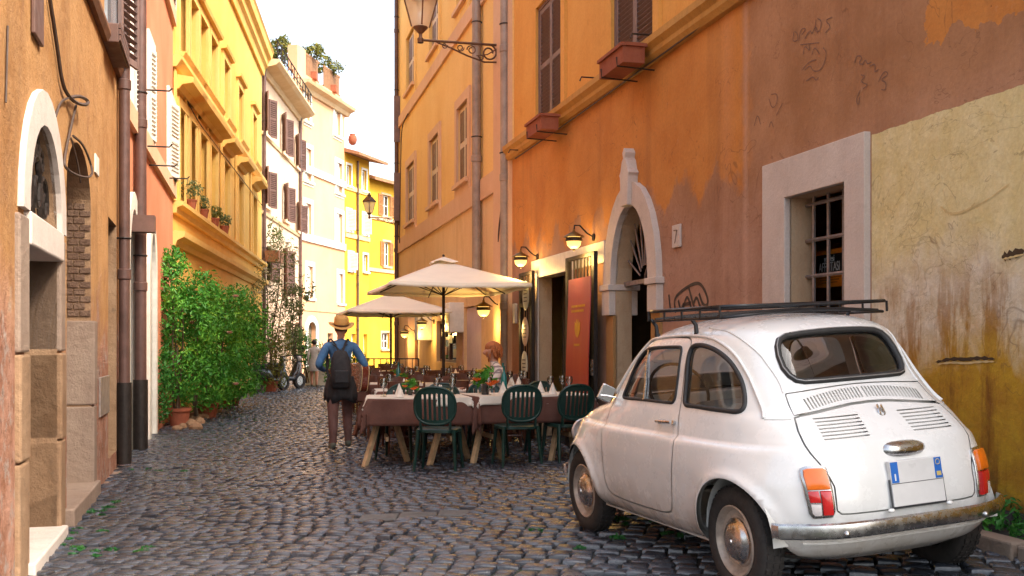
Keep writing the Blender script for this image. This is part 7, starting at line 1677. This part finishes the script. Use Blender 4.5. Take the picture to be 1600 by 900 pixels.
# flower boxes under the two shuttered windows
for k_, (px0, px1, py0, py1, lb) in enumerate(((829, 868, 203, 230, 'empty terracotta flower box under the left shuttered window'), (944, 1003, 100, 143, 'empty terracotta flower box under the right shuttered window'))):
    ua_, ub_ = W.uz(px1 - 3, py1, .28)[0], W.uz(px0 + 3, py1, .28)[0]; zt_ = W.z((px0 + px1) / 2, (py0 + 4 + (8 if k_ else 3))); o_ = .16; p = W.world((ua_ + ub_) / 2, o_ + .13, zt_ - .20); fb_ = empty('flower_box', p, W.rz, lb, 'flower box', 'terracotta flower boxes on the sill course'); wd = abs(ub_ - ua_) * .72
    mb = MB(); d = .24; h_ = .20
    mb.box((0, -d / 2 + .012, h_ / 2), (wd, .024, h_)); mb.box((0, d / 2 - .012, h_ / 2), (wd, .024, h_)); mb.box((-wd / 2 + .012, 0, h_ / 2), (.024, d - .05, h_)); mb.box((wd / 2 - .012, 0, h_ / 2), (.024, d - .05, h_)); mb.box((0, 0, .015), (wd - .05, d - .05, .03)); mb.build('trough', M_TERRA, fb_)
    mb = MB(); mb.box((0, -d / 2, h_ - .012), (wd + .03, .05, .035)); mb.box((0, d / 2, h_ - .012), (wd + .03, .05, .035)); mb.box((-wd / 2, 0, h_ - .012), (.05, d - .052, .035)); mb.box((wd / 2, 0, h_ - .012), (.05, d - .052, .035)); mb.build('rim', M_TERRA, fb_)
    mb = MB(); mb.box((0, 0, .14), (wd - .06, d - .06, .02)); mb.build('soil', M_JOINT, fb_)
    for x in (-wd * .33, wd * .33): mb = MB(); mb.tube([(x, -s * .28, -.03), (x, s * .14, -.012), (x, s * .145, .08)], .009, 5); mb.build('box_bracket', M_IRON, fb_)
for px, py in ((935, 122), (1018, 55), (818, 235)): u, z = W.uz(px, py); mb = MB(); mb.tube([(u, s * .0, z), (u, s * .22, z), (u, s * .24, z - .05)], .010, 6); mb.build('shutter_hook', M_IRON, R1)

# ------------------------------------------------------------------ cables and small things on the left wall
W = WL1; s = W.s
def cable(pts, r, label, o=.03):
    P = chaikin([(*W.uz(px, py), oo) for px, py, oo in pts], 3, False); mb = MB(); mb.tube([W.world(u, oo, z) for u, z, oo in P], r, 5); q = mb.build('cable', simple('old_cable', (.07, .042, .03), .7), smooth=60); return tag(q, label, 'cable', 'cables on the weathered wall')
cable([(72, -6, .02), (84, 70, .02), (92, 130, .02), (100, 150, .03), (108, 162, .06), (118, 163, .09), (121, 155, .08), (112, 149, .05), (103, 152, .03)], .014, 'thick cable dropping from above and looped over the brick niche')
cable([(101, 152, .03), (90, 158, .02), (84, 175, .02), (82, 182, .02)], .009, 'short cable end left of the loop')
cable([(110, 164, .04), (106, 200, .02), (97, 240, .02), (93, 262, .03), (102, 274, .08), (118, 277, .10), (131, 270, .07), (134, 255, .04), (124, 225, .03), (110, 212, .02)], .010, 'thin cable hanging in a wide loose coil over the niche')
cable([(104, 215, .03), (110, 250, .05), (113, 285, .06)], .007, 'thin frayed cable end inside the coil')
def span(W, pts, r, label):
    P = chaikin([(*W.uz(px, py), .05 + .02 * (k_ % 2)) for k_, (px, py) in enumerate(pts)], 3, False); mb = MB(); mb.tube([W.world(u, oo, z) for u, z, oo in P], r, 5); q = mb.build('cable', simple('old_cable', (.07, .042, .03), .7), smooth=60); return tag(q, label, 'cable', 'cables on the facades')
span(WL3, [(276, 128), (300, 185), (330, 222), (360, 262), (408, 322)], .012, 'sagging cable running along the yellow facade below its upper windows')
span(WR2, [(640, 178), (632, 196), (629, 230), (628, 380)], .016, 'dark cable bending down the far edge of the yellow house')
span(WR2, [(788, 330), (786, 360), (784, 378)], .02, 'short loop of cable beside the pale corner strip')
span(WR1, [(1150, 8), (1030, 96), (900, 187), (812, 248)], .010, 'thin cable stapled along under the ochre sill course')
cable([(9, 40, .01), (8, 90, .01), (6, 160, .01)], .006, 'thin wire at the left picture edge above the doorway')
# pots on the yellow house's sill course, window box, terrace plants
W = WL3
for k_, (px, py, rr) in enumerate(((289, 322, .24), (309, 345, .18), (327, 365, .17), (343, 378, .17))):
    u = W.u(px); p = W.world(u, .12, zm + .09); pt = empty('potted_plant', p, 0, 'small potted plant on the yellow sill course, %s' % ('largest and nearest the pink house', 'second from the pink house', 'reddish third one', 'farthest of the four')[k_], 'plant', 'pots on the sill course')
    mb = MB(); mb.lathe([(.08, 0), (.11, .16), (.12, .16), (.12, .19), (.0, .17)], 12); mb.build('pot', M_TERRA, pt, smooth=40); leaf_mesh('leaves', [(0, 0, .19 + rr * .8, rr, rr, rr * .9)], 220, .07, (M_LEAFO, M_LEAFO, M_LEAFY, M_LEAFO)[k_], 40 + k_, parent=pt)
W = WL4; u = W.u(410); p = W.world(.55, .35, WL4.z(412, 410)); bk_ = empty('window_basket', p, W.rz, 'wicker window basket with trailing plants at the edge of the cream house', 'flower box')
mb = MB(); mb.box((0, 0, .18), (.9, .42, .36), tz=1.12); mb.build('basket', simple('wicker', (.22, .10, .05), .8, var=.4, scale=30, bump=.4), bk_); mb = MB(); mb.tube([(0, W.s * -.35, .1), (0, 0, .0)], .02, 5); mb.build('bracket', M_IRON, bk_)
leaf_mesh('leaves', [(0, 0, .75, .4, .35, .45), (.1, 0, 1.2, .25, .25, .4)], 380, .10, M_LEAFO, 51, parent=bk_, gap=.1)
W = WL5; Ht = WL5.z(505, 150)
def roofplant(label, W, u, o, z, blobs, n, mat, seed): p = W.world(u, o, z); q = empty('terrace_plant', p, 0, label, 'plant', 'plants on the roof terraces'); leaf_mesh('leaves', blobs, n, .16, mat, seed, parent=q, gap=.08); mb = MB(); mb.box((0, 0, .15), (.8, .4, .3)); mb.build('trough', M_TERRA, q); return q
roofplant('golden bushes crowding the roof terrace above the cream house', WL5, .7, -1.3, Ht + .16, [(0, 0, 1.2, .55, .6, .6), (-.35, .3, 1.0, .4, .5, .5), (.3, -.2, 1.5, .3, .4, .4)], 1500, M_LEAFY, 61)
roofplant('golden plants over the left terrace screen', WL5, 1.7, -.35, Ht + .5, [(0, 0, 1.15, .7, .35, .30), (.3, 0, 1.3, .4, .3, .25)], 500, M_LEAFY, 62)
roofplant('golden plants over the right terrace screen', WL5, 4.0, -.35, Ht + .5, [(0, 0, 1.1, .8, .35, .32), (-.2, 0, 1.4, .4, .3, .3)], 500, M_LEAFY, 63)
p = WL6.world(.15, .3, WL6.z(560, 246) + .35); mb = MB(); mb.lathe([(.08, 0), (.16, .08), (.2, .22), (.18, .37), (.12, .44), (.13, .49), (.0, .49)], 14); o = mb.build('roof_jar', M_TERRA, None, smooth=50, loc=p); tag(o, 'round terracotta jar standing on the bright yellow house eave', 'jar')

# ------------------------------------------------------------------ kerb, weeds and moss
kb = empty('kerb', (0, 0, 0)); kb['kind'] = 'structure'
for k_ in range(5):
    y = 4.3 + k_ * .52; x = xr_(y) - .56; mb = MB(); mb.box((x + .055, y + .25, ground_z(x, y + .25) + .02), (.13, .50, .14), Matrix.Rotation(math.atan(.257), 3, 'Z')); mb.build('kerb_stone', M_GREYSTONE, kb, bevel=.012)
mb = MB(); vs = []
for k_ in range(14):
    y = 4.2 + k_ * .2
    for j in range(5): x = xr_(y) - .46 + j * .12; vs.append((x, y, ground_z(x, y) + .06 + .03 * mnoise.noise(Vector((x * 4, y * 4, 0))) + (.05 if j == 4 else 0)))
mb.add(vs, [(i * 5 + j, i * 5 + j + 1, i * 5 + 6 + j, i * 5 + 5 + j) for i in range(13) for j in range(4)]); o = mb.build('soil_strip', M_JOINT, None, smooth=180); tag(o, kind='structure')
bl = []; r_ = random.Random(5)
for k_ in range(26):
    y = r_.uniform(4.6, 6.5); x = xr_(y) - r_.uniform(.08, .40); bl.append((x, y, ground_z(x, y) + .10, r_.uniform(.06, .13), r_.uniform(.06, .13), r_.uniform(.06, .14)))
o = leaf_mesh('weeds', bl, 2300, .05, M_LEAFD, 71, gap=-1); tag(o, 'dark green weeds growing between kerb and wall behind the car', kind='stuff')
bl = []
for cx, cy, n_, sp in ((-2.95, 7.3, 9, .25), (-2.6, 7.0, 7, .2), (1.25, 7.3, 12, .5), (.9, 6.6, 8, .35), (-3.3, 8.6, 6, .2), (1.3, 6.3, 6, .3), (-4.0, 11.0, 5, .3)):
    for k_ in range(n_): x, y = cx + r_.gauss(0, sp), cy + r_.gauss(0, sp * .8); bl.append((max(x, left_x(y) + .1), y, ground_z(x, y) + .020, r_.uniform(.025, .06), r_.uniform(.02, .04), .012))
o = leaf_mesh('moss', bl, 1700, .03, leaf_mat('moss_green', (.015, .10, .02), (.04, .22, .04)), 72, gap=-1); tag(o, 'bright moss tufts in the cobble joints', kind='stuff')
